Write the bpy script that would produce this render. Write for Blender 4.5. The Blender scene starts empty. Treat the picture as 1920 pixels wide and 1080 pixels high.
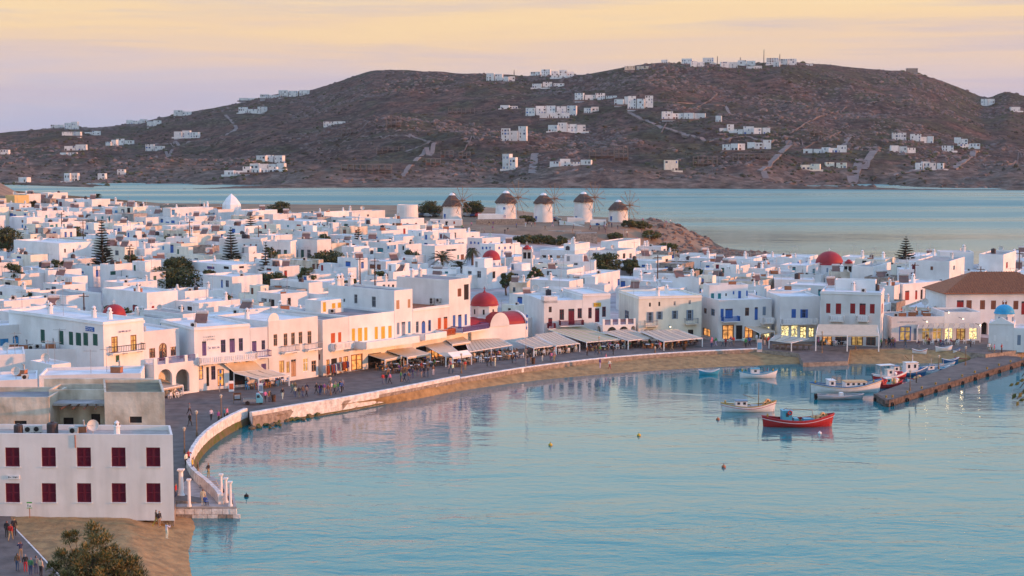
import bpy, bmesh, math, random
from math import sin, cos, pi, radians, sqrt, atan, floor, exp
from mathutils import Vector, Matrix, noise as mnoise
from mathutils.geometry import delaunay_2d_cdt, tessellate_polygon
rnd = random.Random(7)
SC = bpy.context.scene
COL = SC.collection

# ------------------------------------------------------------------ camera
CAM_H = 40.0                       # metres above the sea, on the hill over the old port
FPX = 3000.0                       # focal length in pixels of a 1920 wide frame
HORIZON = 255.0
TH = atan((540 - HORIZON) / FPX)
cam_d = bpy.data.cameras.new('camera')
cam = bpy.data.objects.new('camera', cam_d)
COL.objects.link(cam)
cam_d.sensor_width = 36.0
cam_d.lens = 36.0 * FPX / 1920.0
cam_d.clip_start = 1.0
cam_d.clip_end = 60000.0
cam.location = (0, 0, CAM_H)
cam.rotation_euler = (pi / 2 - TH, 0, 0)
SC.camera = cam

# ------------------------------------------------------------------ sky, sun, exposure
SUN_AZ = radians(101)               # clockwise from the view direction
SUN_EL = radians(7.0)
world = bpy.data.worlds.new('World')
SC.world = world
world.use_nodes = True
def build_sky():
    nt = world.node_tree
    N = nt.nodes; Lk = nt.links
    for n in list(N): N.remove(n)
    out = N.new('ShaderNodeOutputWorld')
    bg = N.new('ShaderNodeBackground')
    Lk.new(bg.outputs[0], out.inputs[0])
    sky = N.new('ShaderNodeTexSky')
    sky.sky_type = 'NISHITA'; sky.sun_disc = False
    sky.sun_elevation = SUN_EL; sky.sun_rotation = SUN_AZ
    sky.air_density = 1.0; sky.dust_density = 1.6; sky.ozone_density = 2.0
    tc = N.new('ShaderNodeTexCoord')
    sp = N.new('ShaderNodeSeparateXYZ'); Lk.new(tc.outputs['Generated'], sp.inputs[0])
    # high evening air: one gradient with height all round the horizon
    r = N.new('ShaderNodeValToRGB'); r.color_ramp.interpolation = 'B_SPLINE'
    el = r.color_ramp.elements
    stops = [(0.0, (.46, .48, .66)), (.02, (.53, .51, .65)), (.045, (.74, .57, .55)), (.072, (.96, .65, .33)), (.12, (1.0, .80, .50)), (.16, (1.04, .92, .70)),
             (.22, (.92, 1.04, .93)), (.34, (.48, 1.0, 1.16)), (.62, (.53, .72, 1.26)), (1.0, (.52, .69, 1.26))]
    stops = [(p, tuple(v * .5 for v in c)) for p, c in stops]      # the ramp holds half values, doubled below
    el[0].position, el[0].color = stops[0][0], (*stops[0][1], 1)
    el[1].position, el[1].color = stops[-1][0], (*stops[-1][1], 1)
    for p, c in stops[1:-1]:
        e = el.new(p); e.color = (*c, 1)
    # thin streaks of cloud, stretched along the horizon
    mp = N.new('ShaderNodeMapping'); mp.inputs['Scale'].default_value = (2.2, 2.2, 34)
    Lk.new(tc.outputs['Generated'], mp.inputs[0])
    nz = N.new('ShaderNodeTexNoise'); nz.inputs['Scale'].default_value = 2.1
    nz.inputs['Detail'].default_value = 7; nz.inputs['Roughness'].default_value = .55; nz.inputs['Distortion'].default_value = .5
    Lk.new(mp.outputs[0], nz.inputs['Vector'])
    off = N.new('ShaderNodeMath'); off.operation = 'MULTIPLY_ADD'
    off.inputs[1].default_value = .055; off.inputs[2].default_value = -.0275
    Lk.new(nz.outputs[0], off.inputs[0])
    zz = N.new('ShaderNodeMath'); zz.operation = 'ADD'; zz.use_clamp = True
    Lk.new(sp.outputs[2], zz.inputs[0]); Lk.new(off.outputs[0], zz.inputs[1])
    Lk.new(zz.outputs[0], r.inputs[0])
    cl = N.new('ShaderNodeValToRGB')
    cl.color_ramp.elements[0].position = .50; cl.color_ramp.elements[0].color = (0, 0, 0, 1)
    cl.color_ramp.elements[1].position = .66; cl.color_ramp.elements[1].color = (1, 1, 1, 1)
    mp2 = N.new('ShaderNodeMapping'); mp2.inputs['Scale'].default_value = (2.0, 2.0, 38); mp2.inputs['Location'].default_value = (3.3, 1.2, .4)
    Lk.new(tc.outputs['Generated'], mp2.inputs[0])
    nz2 = N.new('ShaderNodeTexNoise'); nz2.inputs['Scale'].default_value = 1.6; nz2.inputs['Detail'].default_value = 8; nz2.inputs['Roughness'].default_value = .6
    Lk.new(mp2.outputs[0], nz2.inputs['Vector']); Lk.new(nz2.outputs[0], cl.inputs[0])
    fade = N.new('ShaderNodeMapRange'); fade.inputs[1].default_value = .10; fade.inputs[2].default_value = .35
    fade.inputs[3].default_value = .55; fade.inputs[4].default_value = 0.0
    Lk.new(sp.outputs[2], fade.inputs[0])
    cm = N.new('ShaderNodeMath'); cm.operation = 'MULTIPLY'
    Lk.new(cl.outputs[0], cm.inputs[0]); Lk.new(fade.outputs[0], cm.inputs[1])
    cmix = N.new('ShaderNodeMixRGB'); cmix.inputs[2].default_value = (.52, .46, .60, 1)
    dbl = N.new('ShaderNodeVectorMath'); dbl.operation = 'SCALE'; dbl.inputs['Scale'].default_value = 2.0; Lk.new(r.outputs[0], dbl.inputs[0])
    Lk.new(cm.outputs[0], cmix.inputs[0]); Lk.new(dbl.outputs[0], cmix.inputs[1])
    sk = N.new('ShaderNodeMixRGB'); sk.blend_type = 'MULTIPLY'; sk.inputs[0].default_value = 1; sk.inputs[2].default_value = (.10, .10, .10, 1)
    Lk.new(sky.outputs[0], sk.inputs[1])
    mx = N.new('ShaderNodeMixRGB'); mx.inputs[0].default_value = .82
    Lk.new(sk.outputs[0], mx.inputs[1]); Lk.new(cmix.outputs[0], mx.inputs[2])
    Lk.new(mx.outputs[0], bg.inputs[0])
    bg.inputs[1].default_value = 1.0
build_sky()
sun_d = bpy.data.lights.new('sun', 'SUN')
sun_d.energy = 4.0; sun_d.angle = radians(2.0); sun_d.color = (1.0, .36, .125)
sun = bpy.data.objects.new('sun', sun_d); COL.objects.link(sun)
sun_dir = Vector((sin(SUN_AZ) * cos(SUN_EL), cos(SUN_AZ) * cos(SUN_EL), sin(SUN_EL)))
sun.rotation_euler = sun_dir.to_track_quat('Z', 'Y').to_euler()
sun.location = (60, 100, 120)
vs = SC.view_settings
vs.view_transform = 'Standard'; vs.look = 'None'; vs.exposure = 0.26; vs.gamma = 1.0
SC.cycles.max_bounces = 6; SC.cycles.transparent_max_bounces = 6
SC.cycles.use_denoising = True
SC.cycles.sample_clamp_indirect = 4.0

# ------------------------------------------------------------------ pixel <-> world
CT, ST = cos(TH), sin(TH)
def ray(px, py):
    u = (px - 960) / FPX; v = (540 - py) / FPX
    return Vector((u, CT + v * ST, -ST + v * CT))
def at_z(px, py, z=0.0):
    d = ray(px, py); t = (z - CAM_H) / d.z
    return Vector((d.x * t, d.y * t, z))
def at_d(px, py, D):
    d = ray(px, py); t = D / d.y
    return Vector((d.x * t, D, CAM_H + d.z * t))
def to_px(p):
    x, y, z = p[0], p[1], p[2] - CAM_H
    w = y * CT - z * ST; v = y * ST + z * CT
    return 960 + FPX * x / w, 540 - FPX * v / w

def smooth(a, b, x):
    t = max(0.0, min(1.0, (x - a) / (b - a))); return t * t * (3 - 2 * t)
def lerp(a, b, t): return a + (b - a) * t
def interp(pts, x):
    if x <= pts[0][0]: return pts[0][1]
    for (a, ya), (b, yb) in zip(pts, pts[1:]):
        if x <= b: return ya + (yb - ya) * (x - a) / (b - a)
    return pts[-1][1]
def fbm(x, y, z=0.0, o=4):
    s = 0; a = 1; f = 1
    for _ in range(o):
        s += a * mnoise.noise(Vector((x * f, y * f, z))); a *= .5; f *= 2
    return s

# ------------------------------------------------------------------ materials
MATS = {}
def nodes(name):
    m = bpy.data.materials.new(name); m.use_nodes = True
    nt = m.node_tree
    return m, nt, nt.nodes['Principled BSDF']
def mat(name, col, rough=.8, var=.12, scale=1.5, bump=0.0, metal=0.0, spec=.3, streak=0.0, col2=None, detail=5, obj=False):
    """plain procedural material: base colour varied by noise, optional second colour and vertical streaks"""
    if name in MATS: return MATS[name]
    m, nt, b = nodes(name)
    N, Lk = nt.nodes, nt.links
    tc = N.new('ShaderNodeTexCoord'); geo = N.new('ShaderNodeNewGeometry')
    src = geo.outputs['Position']
    nz = N.new('ShaderNodeTexNoise'); nz.inputs['Scale'].default_value = scale; nz.inputs['Detail'].default_value = detail
    Lk.new(src, nz.inputs['Vector'])
    rp = N.new('ShaderNodeValToRGB')
    c2 = col2 or tuple(max(0, c * (1 - 2 * var)) for c in col)
    rp.color_ramp.elements[0].position = .3; rp.color_ramp.elements[1].position = .65
    rp.color_ramp.elements[0].color = (*c2, 1); rp.color_ramp.elements[1].color = (*col, 1)
    Lk.new(nz.outputs[0], rp.inputs[0])
    last = rp.outputs[0]
    if streak:
        mp = N.new('ShaderNodeMapping'); mp.inputs['Scale'].default_value = (.9, .9, .14)
        Lk.new(src, mp.inputs[0])
        n2 = N.new('ShaderNodeTexNoise'); n2.inputs['Scale'].default_value = 1.0; n2.inputs['Detail'].default_value = 6
        Lk.new(mp.outputs[0], n2.inputs['Vector'])
        r2 = N.new('ShaderNodeValToRGB'); r2.color_ramp.elements[0].position = .33; r2.color_ramp.elements[1].position = .58
        r2.color_ramp.elements[0].color = (1 - streak, 1 - streak, 1 - streak * 1.1, 1); r2.color_ramp.elements[1].color = (1, 1, 1, 1)
        Lk.new(n2.outputs[0], r2.inputs[0])
        mu = N.new('ShaderNodeMixRGB'); mu.blend_type = 'MULTIPLY'; mu.inputs[0].default_value = 1
        Lk.new(last, mu.inputs[1]); Lk.new(r2.outputs[0], mu.inputs[2]); last = mu.outputs[0]
    if obj:   # a little of each object's own tint
        oi = N.new('ShaderNodeObjectInfo')
        rr = N.new('ShaderNodeMapRange'); rr.inputs[3].default_value = .84; rr.inputs[4].default_value = 1.03
        Lk.new(oi.outputs['Random'], rr.inputs[0])
        mu = N.new('ShaderNodeMixRGB'); mu.blend_type = 'MULTIPLY'; mu.inputs[0].default_value = 1
        Lk.new(last, mu.inputs[1]); Lk.new(rr.outputs[0], mu.inputs[2]); last = mu.outputs[0]
    Lk.new(last, b.inputs['Base Color'])
    b.inputs['Roughness'].default_value = rough; b.inputs['Metallic'].default_value = metal
    b.inputs['Specular IOR Level'].default_value = spec
    if bump:
        bp = N.new('ShaderNodeBump'); bp.inputs['Strength'].default_value = bump; bp.inputs['Distance'].default_value = .1
        n3 = N.new('ShaderNodeTexNoise'); n3.inputs['Scale'].default_value = scale * 3; n3.inputs['Detail'].default_value = 6
        Lk.new(src, n3.inputs['Vector']); Lk.new(n3.outputs[0], bp.inputs['Height']); Lk.new(bp.outputs[0], b.inputs['Normal'])
    MATS[name] = m
    return m
def emit(name, col, strength, var=.5, scale=2.0):
    if name in MATS: return MATS[name]
    m, nt, b = nodes(name)
    N, Lk = nt.nodes, nt.links
    geo = N.new('ShaderNodeNewGeometry'); nz = N.new('ShaderNodeTexNoise'); nz.inputs['Scale'].default_value = scale; nz.inputs['Detail'].default_value = 4
    Lk.new(geo.outputs['Position'], nz.inputs['Vector'])
    rp = N.new('ShaderNodeValToRGB'); rp.color_ramp.elements[0].position = .38; rp.color_ramp.elements[1].position = .62
    rp.color_ramp.elements[0].color = (*[c * (1 - var) for c in col], 1); rp.color_ramp.elements[1].color = (*col, 1)
    Lk.new(nz.outputs[0], rp.inputs[0]); Lk.new(rp.outputs[0], b.inputs['Emission Color'])
    b.inputs['Base Color'].default_value = (*[c * .3 for c in col], 1)
    b.inputs['Emission Strength'].default_value = strength
    MATS[name] = m
    return m
def tinted(name, attr, rough=.8):
    """colour read from the object's own custom property"""
    if name in MATS: return MATS[name]
    m, nt, b = nodes(name)
    N, Lk = nt.nodes, nt.links
    a = N.new('ShaderNodeAttribute'); a.attribute_type = 'OBJECT'; a.attribute_name = attr
    nz = N.new('ShaderNodeTexNoise'); nz.inputs['Scale'].default_value = 6
    tc = N.new('ShaderNodeTexCoord'); Lk.new(tc.outputs['Object'], nz.inputs['Vector'])
    mr = N.new('ShaderNodeMapRange'); mr.inputs[3].default_value = .7; mr.inputs[4].default_value = 1.15
    Lk.new(nz.outputs[0], mr.inputs[0])
    mu = N.new('ShaderNodeMixRGB'); mu.blend_type = 'MULTIPLY'; mu.inputs[0].default_value = 1
    Lk.new(a.outputs['Color'], mu.inputs[1]); Lk.new(mr.outputs[0], mu.inputs[2])
    Lk.new(mu.outputs[0], b.inputs['Base Color']); b.inputs['Roughness'].default_value = rough
    MATS[name] = m
    return m

WHITE = mat('whitewash', (.83, .82, .81), .85, .09, .3, .3, streak=.07, obj=True)
WHITE2 = mat('whitewash_trim', (.83, .82, .81), .8, .04, .9, .05, streak=.06)
CREAM = mat('cream_render', (.80, .75, .64), .85, .05, .6, .12, streak=.12)
STAIN = mat('stained_render', (.72, .64, .53), .9, .2, .55, .7, streak=.25, col2=(.46, .38, .29), detail=12)
STONE = mat('rubble_stone', (.36, .30, .25), .95, .25, 1.8, .8, col2=(.17, .14, .12))
GREYWALL = mat('grey_cement', (.42, .40, .38), .9, .15, .8, .2, streak=.2)
YELLOWW = mat('yellow_wash', (.62, .48, .22), .85, .06, .6, .1)
ROOFW = mat('roof_screed', (.76, .75, .75), .9, .12, .5, .1, col2=(.58, .57, .57))
ROOFG = mat('roof_grey', (.30, .28, .29), .9, .2, .5, .1, col2=(.2, .19, .19))
REDDOME = mat('red_dome_paint', (.34, .025, .03), .55, .1, 1.2, .1)
BLUEDOME = mat('blue_dome_paint', (.03, .32, .55), .5, .1, 1.2, .1)
TILE = mat('roof_tile', (.40, .145, .065), .85, .25, 3.0, .5, col2=(.23, .085, .045))
THATCH = mat('thatch', (.15, .10, .08), .95, .3, 3.0, .8, col2=(.07, .045, .037))
WOOD = mat('weathered_wood', (.27, .17, .10), .8, .2, 3.0, .2)
DARKWOOD = mat('dark_wood', (.12, .06, .035), .8, .2, 3.0, .2)
IRON = mat('dark_iron', (.05, .045, .05), .6, .1, 3.0)
GLASS = mat('window_glass', (.035, .045, .06), .12, .2, 2.0, spec=.6)
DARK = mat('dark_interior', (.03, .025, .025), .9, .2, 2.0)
CANVAS = mat('cream_canvas', (.62, .50, .37), .9, .06, 1.2, .05)
CANVASG = mat('grey_canvas', (.50, .43, .35), .9, .08, 1.2, .05)
CANVASY = mat('yellow_canvas', (.55, .49, .30), .9, .06, 1.2, .05)
PAVE = mat('stone_paving', (.165, .135, .12), .85, .2, .6, .4, col2=(.09, .075, .068), detail=9)
EARTH = mat('dry_earth', (.30, .20, .125), .95, .25, .14, .5, col2=(.17, .115, .08))
SAND = mat('wet_sand', (.40, .25, .11), .95, .16, .9, 1.0, col2=(.22, .14, .065), detail=9)
CONC = mat('raw_concrete', (.19, .165, .15), .95, .15, .6, .2)
BRICKM = mat('red_block_infill', (.17, .075, .055), .95, .2, 1.0, .2)
ROAD = mat('pale_track', (.21, .175, .16), .95, .15, .1, .1)
SHUT = {k: mat('paint_' + k, c, .6, .08, 3.0) for k, c in {
    'blue': (.035, .13, .42), 'lightblue': (.05, .25, .50), 'teal': (.03, .22, .25), 'green': (.025, .11, .085), 'red': (.30, .022, .025),
    'burgundy': (.15, .012, .03), 'orange': (.50, .10, .03), 'yellow': (.60, .40, .045), 'brown': (.19, .075, .045), 'grey': (.30, .32, .34),
    'white': (.8, .8, .8), 'purple': (.12, .08, .22), 'slate': (.20, .27, .36), 'tan': (.45, .27, .16), 'lime': (.06, .35, .07)}.items()}
PANE_GLOW = emit('room_and_sunset_glow', (1.0, .60, .18), .42, .75, 1.6)  # glow of lit rooms, also used for curtains reflecting the sunset
LITW = emit('lit_display', (1.0, .78, .34), 1.7, .9, 3.6)
LAMPM = emit('lamp_globe', (1.0, .84, .52), 3.0, .05)
ORANGE = emit('lit_doorway', (1.0, .42, .12), .9, .7, 1.6)
SOLAR = mat('solar_panel', (.20, .10, .065), .3, .2, 1.0, spec=.5)
METAL = mat('grey_metal', (.42, .42, .43), .45, .1, 2.0, metal=.6)
TERRA = mat('terracotta', (.42, .16, .08), .85, .15, 3.0)

# ------------------------------------------------------------------ mesh builder
class MB:
    def __init__(s): s.v = []; s.f = []; s.m = []
    def add(s, vs, fs, m=0):
        b = len(s.v); s.v.extend(tuple(p) for p in vs)
        for f in fs: s.f.append(tuple(b + i for i in f)); s.m.append(m)
        return s
    def quad(s, a, b, c, d, m=0): return s.add((a, b, c, d), ((0, 1, 2, 3),), m)
    def box(s, lo, hi, m=0, M=None):
        x0, y0, z0 = lo; x1, y1, z1 = hi
        vs = [Vector(p) for p in ((x0, y0, z0), (x1, y0, z0), (x1, y1, z0), (x0, y1, z0), (x0, y0, z1), (x1, y0, z1), (x1, y1, z1), (x0, y1, z1))]
        if M is not None: vs = [M @ p for p in vs]
        return s.add(vs, ((0, 3, 2, 1), (4, 5, 6, 7), (0, 1, 5, 4), (1, 2, 6, 5), (2, 3, 7, 6), (3, 0, 4, 7)), m)
    def lathe(s, prof, n=16, m=0, c=(0, 0, 0), a0=0.0, a1=2 * pi):
        full = abs(a1 - a0 - 2 * pi) < 1e-6; k = n if full else n + 1
        vs = []; fs = []
        for r, z in prof:
            for i in range(k):
                a = a0 + (a1 - a0) * i / n
                vs.append((c[0] + r * cos(a), c[1] + r * sin(a), c[2] + z))
        for j in range(len(prof) - 1):
            for i in range(n):
                i2 = (i + 1) % k
                fs.append((j * k + i, j * k + i2, (j + 1) * k + i2, (j + 1) * k + i))
        s.add(vs, fs, m)
        return s
    def tube(s, pts, r, n=6, m=0, r2=None):
        pts = [Vector(p) for p in pts]; rs = [lerp(r, r if r2 is None else r2, i / max(1, len(pts) - 1)) for i in range(len(pts))]
        vs = []; fs = []
        for i, p in enumerate(pts):
            d = (pts[min(i + 1, len(pts) - 1)] - pts[max(i - 1, 0)]).normalized()
            a = d.cross(Vector((0, 0, 1)) if abs(d.z) < .9 else Vector((1, 0, 0))).normalized(); b = d.cross(a)
            for k in range(n):
                t = 2 * pi * k / n; vs.append(p + rs[i] * (cos(t) * a + sin(t) * b))
        for i in range(len(pts) - 1):
            for k in range(n):
                fs.append((i * n + k, i * n + (k + 1) % n, (i + 1) * n + (k + 1) % n, (i + 1) * n + k))
        fs.append(tuple(range(n))); fs.append(tuple((len(pts) - 1) * n + k for k in reversed(range(n))))
        return s.add(vs, fs, m)
    def mesh(s, name, mats, smooth_=False):
        me = bpy.data.meshes.new(name); me.from_pydata(s.v, [], s.f); me.update()
        if not isinstance(mats, (list, tuple)): mats = [mats]
        for q in mats: me.materials.append(q)
        if len(mats) > 1: me.polygons.foreach_set('material_index', s.m)
        if smooth_: me.polygons.foreach_set('use_smooth', [True] * len(me.polygons))
        return me
    def build(s, name, mats, parent=None, smooth_=False):
        return obj(name, s.mesh(name, mats, smooth_), parent)
def obj(name, data, parent=None, loc=None, rz=0.0):
    o = bpy.data.objects.new(name, data); COL.objects.link(o)
    if parent is not None: o.parent = parent
    if loc is not None: o.location = loc
    if rz: o.rotation_euler = (0, 0, rz)
    return o
def tag(o, label=None, cat=None, group=None, kind=None):
    if label: o['label'] = label
    if cat: o['category'] = cat
    if group: o['group'] = group
    if kind: o['kind'] = kind
    return o
def thing(name, loc, label=None, cat=None, group=None, rz=0.0):
    o = obj(name, None, None, loc, rz); o.empty_display_size = .1
    return tag(o, label, cat, group)
def fixn(o):
    """faces of a closed mesh all outwards"""
    bm = bmesh.new(); bm.from_mesh(o.data); bmesh.ops.recalc_face_normals(bm, faces=bm.faces); bm.to_mesh(o.data); bm.free(); return o
# ------------------------------------------------------------------ water
def water_material():
    m, nt, b = nodes('sea_water')
    N, Lk = nt.nodes, nt.links
    geo = N.new('ShaderNodeNewGeometry')
    b.inputs['Base Color'].default_value = (.0, .155, .185, 1)
    b.inputs['Roughness'].default_value = .06
    b.inputs['IOR'].default_value = 1.52
    def wave(scale, sx, sy, dist, rot, det=3):
        mp = N.new('ShaderNodeMapping'); mp.inputs['Scale'].default_value = (sx, sy, 1); mp.inputs['Rotation'].default_value = (0, 0, rot)
        Lk.new(geo.outputs['Position'], mp.inputs[0])
        nz = N.new('ShaderNodeTexNoise'); nz.inputs['Scale'].default_value = scale; nz.inputs['Detail'].default_value = det; nz.inputs['Distortion'].default_value = .6
        Lk.new(mp.outputs[0], nz.inputs['Vector'])
        return nz.outputs[0]
    h1 = wave(.55, .55, 1.0, .2, .15); h2 = wave(1.7, .6, 1.0, .1, -.2); h3 = wave(.12, .5, 1.0, 0, .1)
    # wind lanes: smooth and ruffled stretches across the bay
    mp = N.new('ShaderNodeMapping'); mp.inputs['Scale'].default_value = (.0022, .013, 1); mp.inputs['Rotation'].default_value = (0, 0, .05)
    Lk.new(geo.outputs['Position'], mp.inputs[0])
    ln = N.new('ShaderNodeTexNoise'); ln.inputs['Scale'].default_value = 1; ln.inputs['Detail'].default_value = 5; ln.inputs['Distortion'].default_value = .4
    Lk.new(mp.outputs[0], ln.inputs['Vector'])
    lr = N.new('ShaderNodeMapRange'); lr.inputs[1].default_value = .42; lr.inputs[2].default_value = .60; lr.inputs[3].default_value = .62; lr.inputs[4].default_value = 1.18
    Lk.new(ln.outputs[0], lr.inputs[0])
    def madd(a, k, c=None):
        q = N.new('ShaderNodeMath'); q.operation = 'MULTIPLY_ADD'; Lk.new(a, q.inputs[0]); q.inputs[1].default_value = k
        if c is None: q.inputs[2].default_value = 0
        else: Lk.new(c, q.inputs[2])
        return q.outputs[0]
    h = madd(h3, 2.2, madd(h2, .22, madd(h1, .62)))
    mu = N.new('ShaderNodeMath'); mu.operation = 'MULTIPLY'; Lk.new(h, mu.inputs[0]); Lk.new(lr.outputs[0], mu.inputs[1])
    sp = N.new('ShaderNodeSeparateXYZ'); Lk.new(geo.outputs['Position'], sp.inputs[0])      # the outer bay is open to the wind
    ob = N.new('ShaderNodeMapRange'); ob.inputs[1].default_value = 420; ob.inputs[2].default_value = 620; ob.inputs[3].default_value = 1.0; ob.inputs[4].default_value = 3.0; Lk.new(sp.outputs[1], ob.inputs[0])
    nr = N.new('ShaderNodeMapRange'); nr.inputs[1].default_value = 150; nr.inputs[2].default_value = 250; nr.inputs[3].default_value = 4.8; nr.inputs[4].default_value = 1.0; Lk.new(sp.outputs[1], nr.inputs[0])      # sheltered under the quay
    m3 = N.new('ShaderNodeMath'); m3.operation = 'MULTIPLY'; Lk.new(mu.outputs[0], m3.inputs[0]); Lk.new(nr.outputs[0], m3.inputs[1]); mu = m3
    m2 = N.new('ShaderNodeMath'); m2.operation = 'MULTIPLY'; Lk.new(mu.outputs[0], m2.inputs[0]); Lk.new(ob.outputs[0], m2.inputs[1]); mu = m2
    rg = N.new('ShaderNodeMapRange'); rg.inputs[1].default_value = 420; rg.inputs[2].default_value = 900; rg.inputs[3].default_value = .06; rg.inputs[4].default_value = .40; Lk.new(sp.outputs[1], rg.inputs[0]); rl = N.new('ShaderNodeMath'); rl.operation = 'MULTIPLY'; Lk.new(rg.outputs[0], rl.inputs[0]); Lk.new(lr.outputs[0], rl.inputs[1]); Lk.new(rl.outputs[0], b.inputs['Roughness'])
    bp = N.new('ShaderNodeBump'); bp.inputs['Strength'].default_value = 1.0; bp.inputs['Distance'].default_value = .032
    Lk.new(mu.outputs[0], bp.inputs['Height']); Lk.new(bp.outputs[0], b.inputs['Normal'])
    return m
SEA = water_material()
mb = MB()
mb.quad((-3600, -400, 0), (3600, -400, 0), (3600, 3400, 0), (-3600, 3400, 0))
tag(mb.build('sea', SEA), kind='structure')

# ------------------------------------------------------------------ town ground
def pxo(x, y): return 960 + FPX * x / max(y, 1)
def mound(x, y):
    r = sqrt(((x - 6) / 58) ** 2 + ((y - 566) / 52) ** 2)
    return 1 - smooth(.72, 1.22, r)
def gz(x, y):
    px = pxo(x, y)
    L = 1 - smooth(860, 1330, px)
    z = 1.6 + 10.5 * L * max(0, min(1, (y - 300) / 300))
    z = max(z, lerp(z, 10.0, mound(x, y)))
    if px > 1180 and y > 486:
        k = smooth(1180, 1260, px)
        z += k * (.9 * fbm(x * .12, y * .12) + 1.6 * fbm(x * .04, y * .04, 3)) * (.4 + mound(x, y)) + k * .2
    if y < 186 and -41 < x < -24 and px > 329: z = lerp(1.0, z, smooth(177, 183, y))
    if 1488 < px < 1600 and y < 283: z = lerp(.75, z, smooth(278, 284, y))
    if px < 90 and y > 540: z += 10 * smooth(90, -30, px) * smooth(540, 630, y) * (1 + .12 * fbm(x * .1, y * .1))
    return z
SHORE = [(330, 938), (420, 936), (410, 921), (394, 901), (374, 885), (360, 868), (366, 846), (381, 823), (402, 805), (432, 787), (466, 771),
         (474, 781), (560, 765), (650, 751), (760, 731), (860, 711), (980, 691), (1100, 676), (1200, 667), (1310, 660), (1420, 655), (1497, 661), (1506, 671),
         (1590, 668), (1594, 655), (1700, 653), (1780, 656), (1848, 664), (1925, 655), (2150, 640)]
def w16(p): v = at_z(p[0], p[1], 1.6); return (v.x, v.y)
BACK = [(2150, 475), (1900, 482), (1700, 478), (1500, 474), (1485, 508), (1420, 532), (1360, 545), (1310, 575), (1285, 610), (1100, 625), (900, 640), (700, 650), (300, 668), (-260, 690)]
poly = [w16((-220, 1150)), w16((112, 1150)), w16((118, 1085)), w16((24, 985)), w16((20, 968)), w16((326, 966))]
poly += [w16(p) for p in SHORE] + [((p - 960) / FPX * D, D) for p, D in BACK]
def inside(x, y, P):
    c = False; j = len(P) - 1
    for i in range(len(P)):
        xi, yi = P[i]; xj, yj = P[j]
        if (yi > y) != (yj > y) and x < (xj - xi) * (y - yi) / (yj - yi) + xi: c = not c
        j = i
    return c
LANE = mat('whitewashed_lane', (.42, .41, .41), .9, .2, .3, .2, col2=(.26, .25, .25))
def land():
    vs = [Vector(p) for p in poly]; n = len(vs)
    x = -300
    for gx in range(-300, 240, 8):
        for gy in range(130, 690, 8):
            q = (gx + 1.7, gy + 2.3)
            if inside(*q, poly): vs.append(Vector(q))
    for k in range(3200):       # finer on the mill hill and the headland
        q = (rnd.uniform(-60, 95), rnd.uniform(470, 640))
        if inside(*q, poly): vs.append(Vector(q))
    r = delaunay_2d_cdt(vs, [(i, (i + 1) % n) for i in range(n)], [], 1, 1e-4)
    vv = [(p.x, p.y, gz(p.x, p.y)) for p in r[0]]
    mb = MB(); mb.v = vv
    for f in r[2]:
        c = sum((Vector(vv[i]) for i in f), Vector()) / len(f); px = pxo(c.x, c.y)
        e = mound(c.x, c.y) > .2 or (px > 1185 and c.y > 488) or (px < 60 and c.y > 560)
        mb.f.append(tuple(f)); mb.m.append(1 if e or c.y > 590 else (3 if c.y > 304 or (c.y > 262 and px < 560) else 0))
    b = len(mb.v)
    for p in poly:
        mb.v += [(p[0], p[1], gz(*p)), (p[0], p[1], -3)]
    for i in range(n):
        j = (i + 1) % n
        mb.f.append((b + 2 * i, b + 2 * j, b + 2 * j + 1, b + 2 * i + 1)); mb.m.append(2)
    return tag(mb.build('ground', [PAVE, EARTH, STONE, LANE]), kind='structure')
land()

# ------------------------------------------------------------------ sea wall, kerb, beach
def polyw(pts, z): return [at_z(p[0], p[1], z) for p in pts]
def densify(P, step):
    out = []
    for a, b in zip(P, P[1:]):
        k = max(1, int((b - a).length / step))
        out += [a.lerp(b, i / k) for i in range(k)]
    return out + [P[-1]]
def catmull(P, n=4):
    out = []
    for i in range(len(P) - 1):
        p0, p1, p2, p3 = P[max(i - 1, 0)], P[i], P[i + 1], P[min(i + 2, len(P) - 1)]
        for k in range(n):
            t = k / n
            out.append(.5 * ((2 * p1) + (p2 - p0) * t + (2 * p0 - 5 * p1 + 4 * p2 - p3) * t * t + (3 * p1 - p0 - 3 * p2 + p3) * t ** 3))
    return out + [P[-1]]
ALGAE = mat('weedy_stone', (.15, .11, .065), .9, .3, .8, .8, col2=(.07, .10, .015))
LIMED = mat('limewashed_stone', (.80, .77, .73), .9, .1, 1.6, .9, col2=(.50, .46, .42))
def seawall(name, pts, ztop, thick, label, zb=-.8, mid=.75, side=1, rough=.07):
    P = densify(catmull([Vector((p.x, p.y, 0)) for p in polyw(pts, ztop)]), .8)
    mb = MB(); n = len(P); prof = [(0, zb, 0), (0, .1, 0), (0, mid, 1), (0, (mid + ztop) / 2, 1), (0, ztop - .08, 1), (.1, ztop, 1), (thick, ztop, 1), (thick, 1.2, 1)]
    for i, p in enumerate(P):
        t = (P[min(i + 1, n - 1)] - P[max(i - 1, 0)]).normalized(); nn = Vector((-t.y, t.x, 0)) * side
        for k, (o, z, m) in enumerate(prof):
            j = rough * mnoise.noise(Vector((p.x * 1.3, p.y * 1.3, z * 2.0 + k)))
            q = p + nn * (o + j - (.35 * max(0, mid - z) * .5))
            mb.v.append((q.x, q.y, z + (j * .5 if 0 < k < 6 else 0)))
    K = len(prof)
    for i in range(n - 1):
        for k in range(K - 1):
            mb.f.append((i * K + k, (i + 1) * K + k, (i + 1) * K + k + 1, i * K + k + 1)); mb.m.append(0 if k < 2 else 1)
    for e in (0, n - 1):
        mb.f.append(tuple(e * K + k for k in range(K))); mb.m.append(1)
    return tag(mb.build(name, [ALGAE, LIMED]), label, 'sea wall')
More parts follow.
